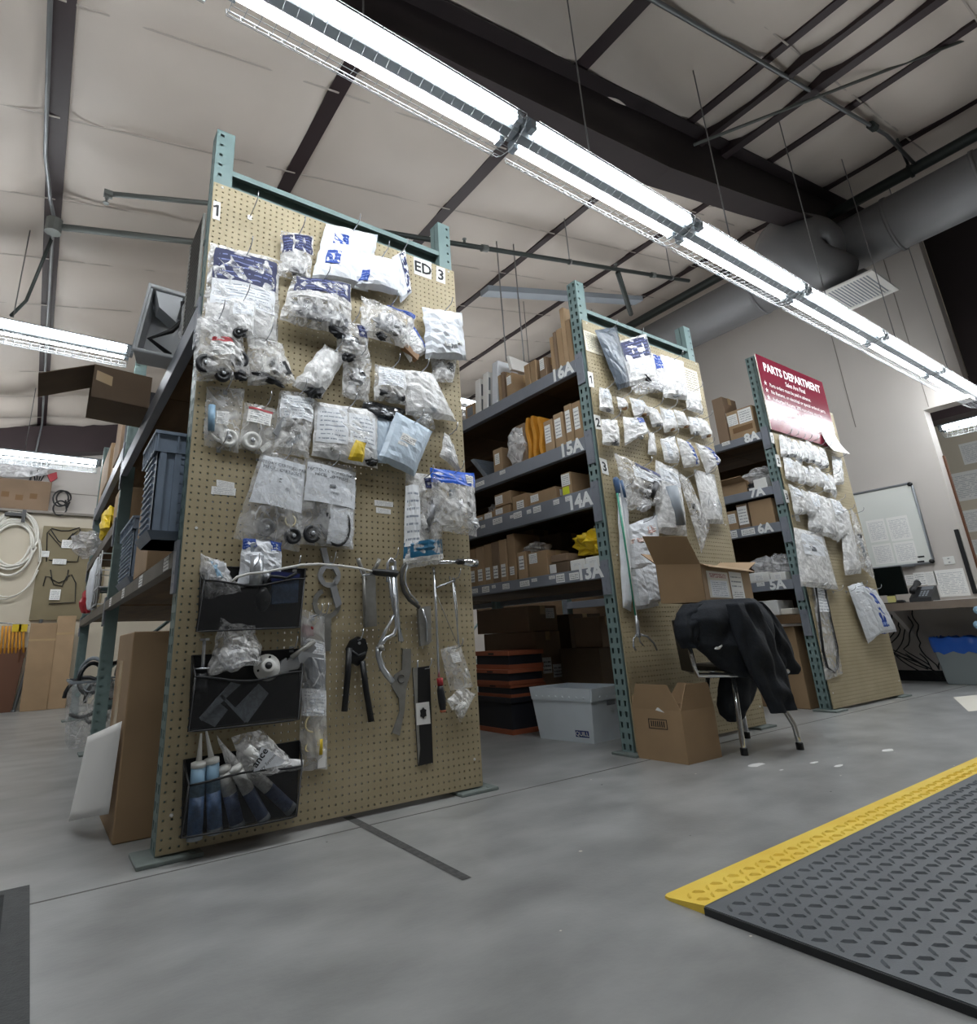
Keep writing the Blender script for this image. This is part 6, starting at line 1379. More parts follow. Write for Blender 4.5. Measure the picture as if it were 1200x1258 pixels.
def crate(label, p, sx, sy, h, matn='crate', name='blue_crate'):
    # p = near bottom corner on the aisle side; extends +X by sx, +Y by sy
    t = thing(name, label, 'crate'); x, y, z = p; w_ = .005; ins = .02
    m = MB().mat('crate_dark'); m.box((x+ins, y+ins, z), (x+sx-ins, y+sy-ins, z+.012)); m.build('base', parent=t)
    m = MB().mat(matn); m.hexa([(x+ins, y+ins, z), (x+sx-ins, y+ins, z), (x+sx-ins, y+sy-ins, z), (x+ins, y+sy-ins, z), (x, y, z+.03), (x+sx, y, z+.03), (x+sx, y+sy, z+.03), (x, y+sy, z+.03)]); m.build('foot_rim', parent=t)
    zr = z+h*.80
    # long side (faces the aisle): solid panel with ribs ; short side: panel and open lattice
    m = MB().mat(matn); m.box((x+.012, y+.012, z+.03), (x+.012+w_, y+sy-.012, zr)); m.box((x+sx-.017, y+.012, z+.03), (x+sx-.012, y+sy-.012, zr)); m.box((x+.012, y+sy-.017, z+.03), (x+sx-.012, y+sy-.012, zr)); m.box((x+.012, y+.012, z+.03), (x+sx*.24, y+.012+w_, zr)); m.build('panel', parent=t)
    for k in range(12):
        zz = z+.05+(h*.70)*k/11; m = MB().mat(matn); m.box((x+.004, y+.05, zz), (x+.013, y+sy-.05, zz+.006)); m.build('rib', parent=t)
    for k in range(2):
        xx = x+.012+sx*(.02+.14*k); m = MB().mat(matn); m.box((xx, y+.002, z+.03), (xx+.022, y+.013, zr)); m.build('post_rib', parent=t)
    m = MB().mat(matn)
    for k in range(9): zz = z+.03+(zr-z-.03)*k/8; m.box((x+sx*.24, y+.010, zz-.003), (x+sx-.012, y+.018, zz+.003))
    for k in range(6): xx = x+sx*.24+(sx*.76-.014)*k/5; m.box((xx-.0025, y+.010, z+.03), (xx+.0025, y+.018, zr))
    m.build('lattice', parent=t)
    m = MB().mat(matn)
    for za, zb, o in ((zr, zr+.012, 0), (z+h-.012, z+h, -.004)):
        for a_, b_ in (((x+o, y+o), (x+sx-o, y+.014)), ((x+o, y+sy-.014), (x+sx-o, y+sy-o)), ((x+o, y+.01), (x+.014, y+sy-.01)), ((x+sx-.014, y+.01), (x+sx-o, y+sy-.01))): m.box((*a_, za), (*b_, zb))
    m.box((x+.006, y+.006, zr), (x+.010, y+sy-.006, z+h)); m.box((x+.006, y+.006, zr), (x+sx-.006, y+.010, z+h)); m.box((x+sx-.010, y+.006, zr), (x+sx-.006, y+sy-.006, z+h)); m.box((x+.006, y+sy-.01, zr), (x+sx-.006, y+sy-.006, z+h))
    for k in range(7): yy = y+.004+(sy-.012)*k/6; m.box((x-.002, yy, zr), (x+.008, yy+.006, z+h))
    for k in range(6): xx = x+.004+(sx-.012)*k/5; m.box((xx, y-.002, zr), (xx+.006, y+.008, z+h))
    m.build('collar', parent=t)
zk = .934; ck = on(1, .10, 179, 661); zk = ck.z; hcr = slide_v(ck+V((0, 0, .3)), 2, 528).z-zk; cf = slide_u(V((ck.x, .5, zk)), 1, 167).y
crate('blue grey plastic stacking crate jutting out of the first rack', (ck.x, ck.y, zk), .36, max(.3, cf-ck.y), hcr)
c2 = slide_u(V((-.02, 1.5, .934)), 1, 158).y; c3 = slide_u(V((-.02, 1.9, .934)), 1, 143).y
crate('slim blue grey crate standing beside the second upright', (-.03, c2, .934), .4, c3-c2, slide_v((-.03, c2, 1.2), 2, 633).z-.934)
ya = slide_u(V((0, 1, .934)), 1, 182).y; yb2 = slide_u(V((0, 1, .934)), 1, 166).y
carton('brown carton between the two blue grey crates', (-.01, ya, .934), (.35, max(yb2, ya+.2), 1.28), 'card')
# upper shelf of the first rack: carton with open flap, grey tub, bags
zsh = 1.897
near = on(2, zsh, 191, 505)
def flap_box():
    t = thing('open_carton', 'dark brown carton with an open flap overhanging the top shelf of the first rack', 'carton')
    a = slide_v(slide_u((-.05, .6, zsh), 0, 186), 1, 500); 
    n0 = on(2, zsh, 183, 502); n1 = on(2, zsh, 111, 487); d = n1-n0; 
    up = V((0, 0, slide_v(n0+V((0, 0, .15)), 2, 465).z-zsh)); dep = V((0, .34, 0))
    for nm, A in (('front_panel', [n0, n1, n1+V((0, .005, 0)), n0+V((0, .005, 0))]), ('rear_panel', [n0+dep, n1+dep, n1+dep+V((0, .005, 0)), n0+dep+V((0, .005, 0))]), ('end_panel', [n0, n0+dep, n0+dep+V((-.005, 0, 0)), n0+V((-.005, 0, 0))])):
        m = MB().mat('card_dark' if nm != 'x' else 'card'); m.hexa(A+[p+up for p in A]); m.build(nm, parent=t)
    m = MB().mat('card_dark'); A = [n0, n1, n1+dep, n0+dep]; m.hexa(A+[p+V((0, 0, .005)) for p in A]); m.build('bottom', parent=t)
    m = MB().mat('card_dark'); B = [n0+up, n1+up, n1+up+dep, n0+up+dep]; m.hexa(B+[p+V((0, 0, .005)) for p in B]); m.build('top', parent=t)
    e0, e1 = n1+up, n1+up+dep; o = d.normalized()*.24+V((0, .05, -.10)); m = MB().mat('card_dark'); m.hexa([e0, e1, e1+V((0, 0, .004)), e0+V((0, 0, .004)), e0+o, e1+o, e1+o+V((0, 0, .004)), e0+o+V((0, 0, .004))]); m.build('flap', parent=t)
    m = MB().mat('tape'); f = lambda s, z: n0+d*s+up*z+V((0, -.001, 0)); m.quad(f(.95, .55), f(.68, .45), f(.68, .75), f(.95, .85)); m.build('worn_tape', parent=t)
flap_box()
def tub():
    t = thing('grey_tub', 'upturned grey plastic tub with a black strap on the first rack', 'tub')
    x0, x1 = .02, .55; y0 = .62; y1 = .70
    zb, zt_ = zsh+.03, slide_v((.02, .62, 2.3), 2, 362).z
    m = MB().mat('grey_tub'); lean = -.0
    xl = slide_u((0, .62, zt_), 0, 184).x; xb = slide_u((0, .62, zb), 0, 163).x
    A = [V((xl, y0, zt_)), V((xl+.55, y0, zt_-.02)), V((xl+.50, y0, zb)), V((xb, y0, zb))]; d = V((0, .20, 0)); c = sum(A, V((0, 0, 0)))/4
    Bk = [c+(p-c)*.86+d for p in A]; Ai = [c+(p-c)*.94 for p in A]; Bi = [c+(p-c)*.82+d*.95 for p in A]
    vs = A+Bk+Ai+Bi; fs = [(4, 5, 6, 7)]
    for i in range(4):
        j = (i+1) % 4; fs += [(i, 4+i, 4+j, j), (i, j, 8+j, 8+i), (8+i, 8+j, 12+j, 12+i)]
    fs.append((12, 13, 14, 15)); m.add(vs, fs); m.build('tub_shell', parent=t)
    m = MB().mat('grey_tub'); m.tube([p+V((0, -.004, 0)) for p in A], .012, 8, closed=True); m.build('rim', parent=t)
    m = MB().mat('black'); m.tube([A[3]+V((.16, .02, .02)), A[3]+V((.06, -.02, .06)), A[3]+V((.15, -.03, .12)), A[3]+V((.20, -.02, .20)), A[3]+V((.19, 0, .30)), A[3]+V((.26, .02, .33))], .012, 8); m.build('strap', parent=t)
    m = MB().mat('grey_tub'); m.hexa([A[0]+V((.03, .0, -.02)), A[0]+V((.15, 0, -.02)), A[0]+V((.15, .1, -.02)), A[0]+V((.03, .1, -.02)), A[0]+V((.05, .0, -.10)), A[0]+V((.13, 0, -.16)), A[0]+V((.13, .1, -.16)), A[0]+V((.05, .1, -.10))]); m.build('handle_lug', parent=t)
tub()
carton('small tan carton in front of the grey plastic tub', (.16, .30, zsh), (.5, .55, zsh+.33), 'card2')
blob('crumpled clear bag at the edge of the top shelf of the first rack', (.04, .42, zsh), .10, .30, .26, 'wrap', seed=31, amp=.4)
# black wire grille hung on the outer side of the first rack post
g = thing('slotted_side_panel', 'dark slotted metal panel on the side of the first rack near the 1 plate', 'panel')
m = MB().mat('iron_dark'); ya_, yb_2 = .10, .34; za, zb = 1.91, 2.36
for k in range(22): z = za+(zb-za)*k/21; m.box((-.012, ya_, z-.004), (-.006, yb_2, z+.004))
m.build('slats', parent=g, kind='stuff'); m = MB().mat('iron'); m.box((-.014, ya_-.012, za), (-.004, ya_, zb)); m.box((-.014, yb_2, za), (-.004, yb_2+.012, zb)); m.build('side_rail', parent=g)
# second bay goods
for k, (y0, y1, z0, h, x0, mt, lab) in enumerate([(2.7, 3.1, 2.041, .42, -.02, 'card3', 'tall brown carton on the top shelf of the second bay'), (3.15, 3.5, 2.041, .30, .0, 'card2', 'tan carton on the top shelf of the second bay'), (3.55, 4.1, 2.041, .36, -.02, 'card', 'broad carton on the top shelf of the second bay'), (4.2, 4.7, 2.041, .45, .0, 'card2', 'pale tall carton at the far end of the top shelf, second bay'), (2.62, 3.0, 1.481, .3, .02, 'card', 'carton on the middle shelf of the second bay')]):
    carton(lab, (x0, y0, z0), (x0+.4, y1, z0+h), mt)
blob('yellow plastic bag on the middle shelf of the second bay', (.03, 3.25, 1.481), .16, .26, .3, 'yellow', 'yellow_bag', 'bag', 33); blob('clear bag slumped over the middle shelf edge of the second bay', (-.06, 4.2, 1.481), .3, .22, .7, 'wrap', seed=34)
carton('black crate like box behind the teal post on the top shelf', (.0, 2.52, 2.041), (.4, 2.66, 2.52), 'navy_box', (), False)
wr = thing('wire_rack', 'small white wire rack on the lower shelf of the second bay', 'wire rack')
m = MB().mat('wire_white')
for z in (.94, 1.06, 1.18, 1.30):
    m.tube([(-.04, 2.75, z), (.18, 2.75, z), (.18, 3.1, z), (-.04, 3.1, z)], .005, 6, closed=True)
for x, y in ((-.04, 2.75), (.18, 2.75), (.18, 3.1), (-.04, 3.1), (-.04, 2.92)): m.tube([(x, y, .935), (x, y, 1.32)], .005, 6)
m.build('wire_frame', parent=wr)
blob('white bottle shaped bag beside the wire rack', (-.03, 3.3, .931), .1, .4, .14, 'poly_white', 'white_bag', 'bag', 36, .25)
blob('red and white package on the lower shelf of the second bay', (-.04, 3.7, .931), .1, .2, .16, 'red', 'red_package', 'package', 37, .3)
# floor clutter under the second bay
def clutter():
    t = thing('clear_bin', 'clear plastic bin of black hoses under the second bay', 'bin'); x0, x1, y0, y1 = -.12, .35, 2.75, 3.35
    m = MB().mat('zip'); A = [V((x0+.03, y0+.03, .005)), V((x1-.03, y0+.03, .005)), V((x1-.03, y1-.03, .005)), V((x0+.03, y1-.03, .005))]; B = [V((x0, y0, .42)), V((x1, y0, .42)), V((x1, y1, .42)), V((x0, y1, .42))]
    m.add(A+B, [(0, 1, 2, 3)]+[(i, (i+1) % 4, 4+(i+1) % 4, 4+i) for i in range(4)]); m.build('bin_shell', parent=t)
    m = MB().mat('greyplastic'); m.tube(B, .012, 6, closed=True); m.build('bin_rim', parent=t)
    r = rnd(3)
    for k in range(7):
        m = MB().mat(['black', 'dark', 'iron', 'greyplastic'][k % 4]); cx, cy, cz = r.uniform(-.02, .22), r.uniform(2.85, 3.25), r.uniform(.12, .5); R = r.uniform(.08, .16); a = r.uniform(0, 3)
        m.tube([(cx+R*math.cos(b)*math.cos(a), cy+R*math.cos(b)*math.sin(a), max(.05, cz+R*math.sin(b))) for b in [2*PI*i/18*.85 for i in range(19)]], .014, 7); tag(m.build('rubber_hose'), 'looped rubber hose heaped in the clear bin', 'hose', 'hoses heaped in the clear bin')
clutter()
carton('pale box behind the second upright under the first rack', (.12, 2.1, 0), (.4, 2.4, .5), 'grille')

# ================================================================== BACK WALL OF THE LEFT AISLE
yw = YB-.05
def bw(u, v, d=.0): return on(1, yw-d, u, v)
def coil(label, name, c, R, turns, r, matn, cat, seed, d=.06, sq=1.1):
    m = MB().mat(matn); rg = rnd(seed); pts = []
    n = 26*turns
    for i in range(n+1):
        a = 2*PI*i/26; k = i//26; RR = R*(1-.05*(k % 4))+.02*math.sin(a*1+k); oz = .05*math.sin(k*2.1)
        pts.append(V((c.x+RR*math.cos(a)*.8+.02*math.sin(k*1.7), yw-d-.012*math.sin(k*2.9+a), c.z+oz+RR*sq*math.sin(a)-.03*(k % 3))))
    m.tube(pts, r, 6); return tag(m.build(name), label, cat)
coil('coil of white hose hanging on the back wall', 'hose_coil', bw(16, 665), .30, 6, .014, 'hose', 'hose', 4, sq=1.2)
coil('thin white cord looped under the hose coil', 'cord_coil', bw(12, 690), .38, 2, .008, 'hose', 'cord', 5, sq=1.3)
coil('black cable coil hung above the ledge of the back wall', 'cable_coil', bw(74, 616), .105, 3, .011, 'black', 'cable', 6, .10, 1.0)
m = MB().mat('black'); hb = bw(18, 634); m.box((hb.x-.10, yw-.14, hb.z-.02), (hb.x+.12, yw, hb.z+.02)); m.box((hb.x+.08, yw-.16, hb.z-.10), (hb.x+.12, yw-.12, hb.z+.06)); tag(m.build('hose_bracket'), 'black bracket carrying the white hose coil', 'bracket')
m = MB().mat('joint'); m.box((-3.5, yw-.10, 2.40), (2.0, yw, 2.43)); o = m.build('ledge'); tag(o, 'narrow ledge along the back wall above the hose coil', 'ledge')
a, b = bw(0, 622), bw(62, 592)
bxp = thing('flat_brown_box', 'long brown box with faded red print lying on the back wall ledge', 'box')
m = MB().mat('card3'); m.box((-1.9, yw-.09, 2.432), (bw(60, 620).x, yw-.01, bw(60, 594).z)); m.build('carton_body', parent=bxp, bevel=.004)
m = MB().mat('card_edge'); 
for k in range(4): m.box((-1.1+.15*k, yw-.092, 2.55+.03*(k % 2)), (-1.02+.15*k, yw-.0905, 2.62+.03*(k % 2)))
m.build('print_mark', parent=bxp, kind='stuff')
zt2 = bw(60, 594).z
p = bw(20, 578, .2); m = MB().mat('wrap'); blob('bundle wrapped in clear plastic on the long brown box', (-1.15, yw-.14, zt2+.001), 1.3, .30, .2, 'wrap', 'wrapped_bundle', 'bundle', 41, .3, (24, 12))
m = MB().mat('black'); 
for k in range(4): m.tube([(-.62+.02*k, yw-.1, zt2), (-.66+.05*k, yw-.12, zt2+.14), (-.58+.03*k, yw-.1, zt2+.28)], .008, 5)
tag(m.build('cable_tangle'), 'tangle of dark cords at the end of the wrapped bundle', 'cords', kind='stuff')
m = MB().mat('red'); c = bw(58, 583, .05); m.prism([c, c+V((.10, 0, .05)), c+V((.12, 0, -.03)), c+V((.05, 0, -.10))], (0, .05, 0)); tag(m.build('red_flag'), 'small dark red flag piece beside the cord tangle', 'flag')
# green brown pegboard with gasket wires
pg = thing('gasket_board', 'olive pegboard with hanging black gaskets on the back wall', 'pegboard')
A = bw(56, 646, .03); Bb = bw(123, 648, .03); z0 = bw(40, 762, .03).z
m = MB().mat('peg_brown'); m.box((A.x-.02, yw-.03, z0), (Bb.x+.12, yw-.005, A.z)); m.build('board', parent=pg)
def gas(L, name='gasket_wire'):
    m = MB().mat('black'); m.tube([bw(u, v, .045) for u, v in L], .007, 6); m.build(name, parent=pg)
gas([(57, 690), (58, 655), (62, 650), (72, 665), (78, 668), (92, 655), (98, 650), (100, 672), (95, 690), (75, 690), (60, 688)]); gas([(63, 649), (75, 652), (85, 652), (98, 648)]); gas([(62, 700), (64, 712), (72, 716), (82, 712), (84, 700)])
gas([(53, 720), (56, 708), (62, 709), (66, 718), (76, 720), (82, 708), (88, 706), (93, 716), (92, 740), (60, 742)]); gas([(60, 655), (75, 672), (90, 655)], 'gasket_wire')
for (u0, v0, u1, v1) in ((75, 664, 97, 673), (64, 687, 82, 693), (60, 724, 75, 737), (50, 677, 61, 684)):
    a, b = bw(u0, v1, .052), bw(u1, v0, .052); m = MB().mat('label_print'); m.slab((a.x, yw-.052, a.z), (b.x, yw-.052, a.z), (b.x, yw-.052, b.z), (a.x, yw-.052, b.z), .002); m.build('part_tag', parent=pg)
# yellow capped cables
for k in range(7):
    u = 2+k*4.2; t0, t1 = bw(u+1.5, 769, .07), bw(u-2+k*.6, 808+(k % 3)*5, .07); t = thing('yellow_lead', 'yellow test lead with a white tip hanging by the flat cartons', 'cable', group='yellow test leads on the back wall')
    m = MB().mat('orange_env'); m.tube([t0, t1], .013, 7); m.build('lead', parent=t); m = MB().mat('whiteplastic'); m.tube([t1, t1-V((0, 0, .05))], [.012, .004], 7); m.build('tip', parent=t)
for k, u in enumerate((21, 29)):
    c = bw(u, 772, .085); m = MB().mat('yellow'); m.box((c.x-.05, c.y-.004, c.z-.04), (c.x+.04, c.y, c.z+.05)); tag(m.build('yellow_card'), 'small yellow card clipped over the yellow test leads', 'card', 'yellow cards over the test leads')
m = MB().mat('steel'); c0_, c1_ = bw(-2, 765, .08), bw(36, 768, .08); m.tube([c0_, c1_], .008, 6); tag(m.build('hanging_rail'), 'thin steel rail carrying the yellow test leads', 'rail')
# flat cartons leaning at the back wall
def lean_sheet(label, u0, u1, v0t, v1t, dy, mt, th=.03, vb=870):
    a, b = on(1, yw-dy-.25, u0, vb), on(1, yw-dy-.25, u1, vb); zt_ = on(1, yw-dy-.08, u0+8, v0t).z; x0t, x1t = on(1, yw-dy-.08, u0+14, v0t).x, on(1, yw-dy-.08, u1+14, v1t).x
    m = MB().mat(mt); y0, y1 = yw-dy-.25, yw-dy-.08
    m.hexa([(a.x, y0-th, 0), (b.x, y0-th, 0), (b.x, y0, 0), (a.x, y0, 0), (x0t, y1-th, zt_), (x1t, y1-th, zt_), (x1t, y1, zt_), (x0t, y1, zt_)])
    t = thing('flat_carton', label, 'flat carton'); m.build('carton_sheet', parent=t, bevel=.004)
    m = MB().mat('tape'); zc_ = zt_*.8; f = .8; xa, xb = a.x+(x0t-a.x)*f, b.x+(x1t-b.x)*f; ym = y0-th+(y1-y0)*f-.002; m.box((xa, ym-.001, zc_-.012), (xb, ym+.004, zc_+.012)); m.build('fold_line', parent=t)
lean_sheet('broad flat carton leaning on the back wall below the gasket board', 24, 57, 766, 766, .12, 'card')
lean_sheet('narrow flat carton leaning beside the rack at the back wall', 57, 80, 757, 757, .10, 'card2')
m = MB().mat('brown_wood'); a, b = on(1, yw-.05, -30, 868), on(1, yw-.05, 15, 868); m.hexa([(a.x, yw-.30, 0), (b.x, yw-.30, 0), (b.x, yw-.26, 0), (a.x, yw-.26, 0), (a.x, yw-.06, .72), (b.x+.05, yw-.06, .72), (b.x+.05, yw-.02, .72), (a.x, yw-.02, .72)])
m.box((b.x-.02, yw-.12, .0), (b.x+.0, yw-.1, .7)); tag(m.build('wood_panel', bevel=.003), 'dark brown wood panel leaning under the yellow test leads', 'panel')
m = MB().mat('galv'); m.tube([(b.x+.02, yw-.30, .0), (b.x+.16, yw-.05, 1.05)], .02, 8); m.tube([(b.x+.02, yw-.30, 0.0), (b.x+.02, yw-.30, .02)], .026, 8); tag(m.build('steel_pole'), 'grey steel pole leaning between the wood panel and flat carton', 'pole')

# ================================================================== COUNTER BY THE RIGHT WALL
def counter():
    zt_ = .745; x0 = 6.42
    t = thing('wall_counter', 'brown laminate counter fixed to the right wall', 'counter')
    m = MB().mat('desk'); m.box((x0, -.62, zt_-.045), (XR-.004, 1.6, zt_)); m.build('worktop', parent=t, bevel=.004)
    m = MB().mat('desk'); m.box((x0-.004, -.62, zt_-.07), (x0, 1.6, zt_)); m.build('front_edge', parent=t)
    m = MB().mat('wall_paint'); m.prism([(XR-.02, .30, zt_-.05), (XR-.45, .30, zt_-.05), (XR-.02, .30, zt_-.32)], (0, .04, 0)); m.build('wall_brace', parent=t)
    m = MB().mat('desk'); m.box((x0+.02, -.60, 0), (XR-.01, -.56, zt_-.045)); m.build('end_panel', parent=t)
    for k, (dy, dz) in enumerate(((-.42, .66), (-.40, .52))): pass
    # monitor seen from behind the third rack
    t = thing('monitor', 'black flat monitor standing on the wall counter', 'monitor')
    yA = slide_u(V((6.62, .3, .95)), 1, 1070).y; yB = slide_u(V((6.62, .3, .95)), 1, 1112).y
    m = MB().mat('screen'); m.box((6.60, yB, .83), (6.63, yA+.10, 1.10)); m.build('screen', parent=t, bevel=.004)
    m = MB().mat('black'); m.box((6.61, (yA+yB)/2-.03, zt_), (6.64, (yA+yB)/2+.03, .86)); m.box((6.54, (yA+yB)/2-.10, zt_), (6.72, (yA+yB)/2+.10, zt_+.012)); m.build('stand', parent=t)
    m = MB().mat('sticky'); yc = slide_u(V((6.58, .2, .8)), 1, 1095).y; m.box((6.575, yc-.035, .755), (6.58, yc+.035, .82)); tag(m.build('sticky_note'), 'pale yellow sticky note below the monitor', 'sticky note')
    # phone
    t = thing('desk_phone', 'black desk phone with handset on the wall counter', 'phone')
    y1 = slide_u(V((6.6, .1, .8)), 1, 1120).y; y0 = slide_u(V((6.6, .1, .8)), 1, 1147).y
    m = MB().mat('black'); m.hexa([(6.50, y0, zt_+.002), (6.50, y1, zt_+.002), (6.74, y1, zt_+.002), (6.74, y0, zt_+.002), (6.52, y0, zt_+.04), (6.52, y1, zt_+.04), (6.74, y1, zt_+.15), (6.74, y0, zt_+.15)]); m.build('phone_body', parent=t, bevel=.004)
    m = MB().mat('black'); yh = y1-.03; m.tube([(6.54, yh, zt_+.09), (6.56, yh, zt_+.115), (6.66, yh, zt_+.155), (6.74, yh, zt_+.19), (6.76, yh, zt_+.175)], [.024, .026, .02, .027, .024], 10); m.build('handset', parent=t)
    f = lambda s, yy, o=0: V((6.52+.22*s-.004*0, yy, zt_+.04+.11*s+.0015+o))
    for i in range(3):
        for j in range(4):
            yy = y0+.095-.025*i; s = .12+.12*j; m = MB().mat('greyplastic'); m.quad(f(s, yy+.008), f(s, yy-.008), f(s+.08, yy-.008), f(s+.08, yy+.008)); m.build('key', parent=t)
    m = MB().mat('ink_grey'); m.quad(f(.66, y0+.11), f(.66, y0+.015), f(.95, y0+.015), f(.95, y0+.11)); m.build('display', parent=t)
    m = MB().mat('black'); m.box((6.47, y1+.03, zt_), (6.53, y1+.10, zt_+.03)); tag(m.build('mouse', bevel=.012), 'black mouse beside the desk phone', 'mouse')
    m = MB().mat('paper'); yp = slide_u(V((6.6, -.1, zt_)), 1, 1180).y; m.box((6.55, yp-.2, zt_+.0005), (6.9, yp+.25, zt_+.006)); tag(m.build('paper_pile'), 'loose white papers on the wall counter', 'papers')
    # papers on wall
    def wp(label, u0, v0, u1, v1, matn, x=XR-.004, cat='paper notice', nm='wall_paper', th=.002):
        vm, um = (v0+v1)/2, (u0+u1)/2; a = on(0, x, u0, vm); b = on(0, x, u1, vm); m = MB().mat(matn); za, zb = on(0, x, um, v1).z, on(0, x, um, v0).z
        m.slab((x, a.y, za), (x, b.y, za), (x, b.y, zb), (x, a.y, zb), th); return tag(m.build(nm), label, cat)
    wp('sheet of small type on the wall under the whiteboard', 1112, 706, 1124, 719, 'label_print'); wp('sheet with a dark heading on the wall under the whiteboard', 1123, 703, 1137, 719, 'label_print'); wp('two column list on the wall beside the phone', 1137, 702, 1150, 719, 'sheet_print')
    wp('large white wall chart beside the opening', 1150, 699, 1188, 733, 'sheet_print')
    s = thing('wall_switch', 'white wall socket plate beside the whiteboard', 'socket'); a = on(0, XR-.006, 1160, 694); b = on(0, XR-.006, 1171, 683)
    m = MB().mat('whiteplastic'); m.box((XR-.007, b.y, a.z), (XR-.0005, a.y, b.z)); m.build('plate', parent=s, bevel=.002)
    for dz in (-.018, .018): m = MB().mat('ink_grey'); m.box((XR-.0085, (a.y+b.y)/2-.008, (a.z+b.z)/2+dz-.004), (XR-.007, (a.y+b.y)/2+.008, (a.z+b.z)/2+dz+.004)); m.build('slot', parent=s)
    # whiteboard
    w_ = thing('whiteboard', 'white marker board in a grey frame on the right wall', 'whiteboard')
    y0, y1, z0, z1 = -.01, 1.75, 1.13, 1.955; x = XR-.02
    m = MB().mat('board_white'); m.box((x, y0, z0), (x+.012, y1, z1)); m.build('panel', parent=w_)
    m = MB().mat('board_frame'); m.tube([(x, y0+.03, z0), (x, y0, z0+.03), (x, y0, z1-.03), (x, y0+.03, z1), (x, y1, z1), (x, y1, z0)], .013, 8, closed=True); m.build('frame', parent=w_)
    for (yy, zz) in ((y0+.012, z0+.012), (y0+.012, z1-.012)): m = MB().mat('black'); m.rev([(.022, -.004), (.022, .016)], (x, yy, zz), (-1, 0, 0), n=12); m.build('corner_cap', parent=w_)
    m = MB().mat('board_frame'); m.box((x-.05, .15, z0-.02), (x+.01, 1.5, z0-.008)); m.build('pen_tray', parent=w_)
    for k, (u0, v0, u1, v1) in enumerate(((1066, 638, 1089, 666), (1091, 634, 1118, 664), (1073, 668, 1097, 693), (1099, 665, 1126, 691))):
        wp(['list sheet with a round crest, upper pair on the whiteboard', 'sheet with a grey block, upper pair on the whiteboard', 'dense typed sheet, lower pair on the whiteboard', 'half empty typed sheet, lower pair on the whiteboard'][k], u0, v0, u1, v1, 'sheet_print', XR-.0215, th=.001)
    for (u, v) in ((1131, 684), (1131, 690)):
        c = on(0, XR-.021, u, v); m = MB().mat('ink'); m.quad((XR-.0215, c.y+.03, c.z-.008), (XR-.0215, c.y-.03, c.z-.008), (XR-.0215, c.y-.03, c.z+.008), (XR-.0215, c.y+.03, c.z+.008)); m.build('marker_note', parent=w_)
    # cables under the counter
    r = rnd(9)
    for k in range(6):
        y = .25+.05*k; pts = [(6.95, y, .68), (6.9+.03*r.random(), y-.02, .5), (6.85-.1*r.random(), y-.05+.2*r.random(), .25+.1*r.random()), (6.9, y-.1-.25*r.random(), .12), (6.95, y-.35*r.random(), .02 if k % 2 else .3)]
        P = []
        for i in range(len(pts)-1):
            for s in range(5): P.append(V(pts[i]).lerp(V(pts[i+1]), s/5)+V((0, .015*math.sin(s+k), 0)))
        m = MB().mat('black'); m.tube(P, .006, 5); tag(m.build('counter_cable'), 'thin black cable dangling under the wall counter', 'cable', 'cables under the wall counter')
    m = MB().mat('black'); m.box((6.75, .55, .0), (6.95, .85, .10)); m.box((6.78, .58, .10), (6.92, .8, .16)); tag(m.build('power_box', bevel=.008), 'black power box on the floor under the wall counter', 'power box')
    # bin with blue bag
    b = thing('waste_bin', 'grey waste bin with a blue liner under the wall counter', 'waste bin')
    B = [V((6.73, -.25, 0)), V((7.0, -.25, 0)), V((7.0, .06, 0)), V((6.73, .06, 0))]; c = sum(B, V((0, 0, 0)))/4; h = .40
    Tt = [c+(p-c)*1.22+V((0, 0, h)) for p in B]; Ti = [c+(p-c)*1.16+V((0, 0, h)) for p in B]
    for p in Tt+Ti: p.x = min(p.x, XR-.02)
    m = MB().mat('bin_grey'); m.add(B+Tt+Ti, [(3, 2, 1, 0)]+[f for i in range(4) for f in ((i, (i+1) % 4, 4+(i+1) % 4, 4+i), (4+i, 4+(i+1) % 4, 8+(i+1) % 4, 8+i))]+[]); m.build('bin_body', parent=b, bevel=.006)
    m = MB().mat('bin_bag'); n = 40; vs = []
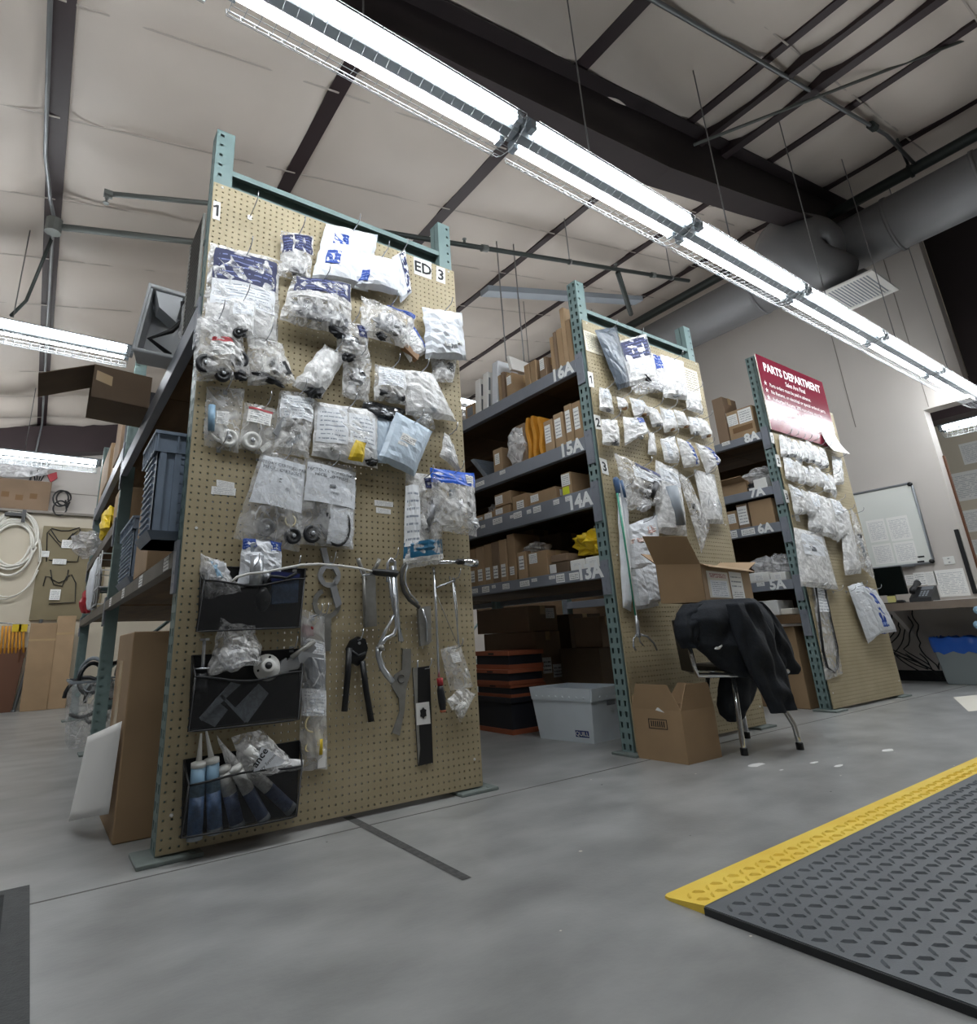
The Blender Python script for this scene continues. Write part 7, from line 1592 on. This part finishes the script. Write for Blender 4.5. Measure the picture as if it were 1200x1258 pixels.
    for j, (zf, sc) in enumerate(((h*.70, 1.19), (h*.85, 1.24), (h+.012, 1.26), (h+.02, 1.2), (h-.02, 1.12))):
        for i in range(n):
            s = i/n*4; k = int(s) % 4; f = s-int(s); p = B[k].lerp(B[(k+1) % 4], f); q_ = c+(p-c)*sc; z = zf+(.012*math.sin(i*1.9)+.015*noise.noise(V((i*.7, 3, 1))) if j in (0, 3) else 0); vs.append(V((min(q_.x+.004*math.sin(i*2.3), XR-.018), q_.y+.004*math.cos(i*3.1), z)))
    m.smooth = True; m.add(vs, [(j*n+i, j*n+(i+1) % n, (j+1)*n+(i+1) % n, (j+1)*n+i) for j in range(4) for i in range(n)]); m.build('bin_liner', parent=b)
    for k, v in enumerate((747, 765)):
        c = on(0, 6.41, 1197, v); t_ = thing('round_sticker', ['upper round light blue sticker on the counter end', 'lower round light blue sticker on the counter end'][k], 'sticker'); m = MB().mat('blue_lump'); m.rev([(.035, 0), (.035, .001)], (6.412, c.y-.02, c.z-.02), (-1, 0, 0), n=18); m.build('disc', parent=t_); m = MB().mat('paper'); m.box((6.4095, c.y-.035, c.z-.024), (6.4105, c.y-.005, c.z-.018)); m.build('mark', parent=t_)
    m = MB().mat('desk'); m.box((6.413, -.62, .44), (6.43, -.42, zt_-.07)); tag(m.build('counter_apron'), 'short brown apron board at the end of the wall counter', 'board')
    m = MB().mat('black'); m.box((XR-.035, -.275, .80), (XR-.012, -.24, 1.42)); tag(m.build('door_bar', bevel=.004), 'dark upright bar on the edge of the opening', 'bar')
counter()
# ------------------------------------------------------------------ put every Empty at its thing's base
bpy.context.view_layer.update()
def _desc(o):
    for c in o.children:
        yield c; yield from _desc(c)
for o in list(scene.objects):
    if o.type == 'EMPTY' and o.parent is None and o.rotation_euler.z == 0:
        lo = V((1e9,)*3); hi = V((-1e9,)*3)
        for c in _desc(o):
            if c.type == 'MESH':
                for b in c.bound_box:
                    p = c.matrix_world @ V(b)
                    for k in range(3): lo[k] = min(lo[k], p[k]); hi[k] = max(hi[k], p[k])
        if lo.x > 1e8: continue
        base = V(((lo.x+hi.x)/2, (lo.y+hi.y)/2, lo.z)); d = base-o.location
        o.location = base
        for c in o.children: c.location = c.location-d
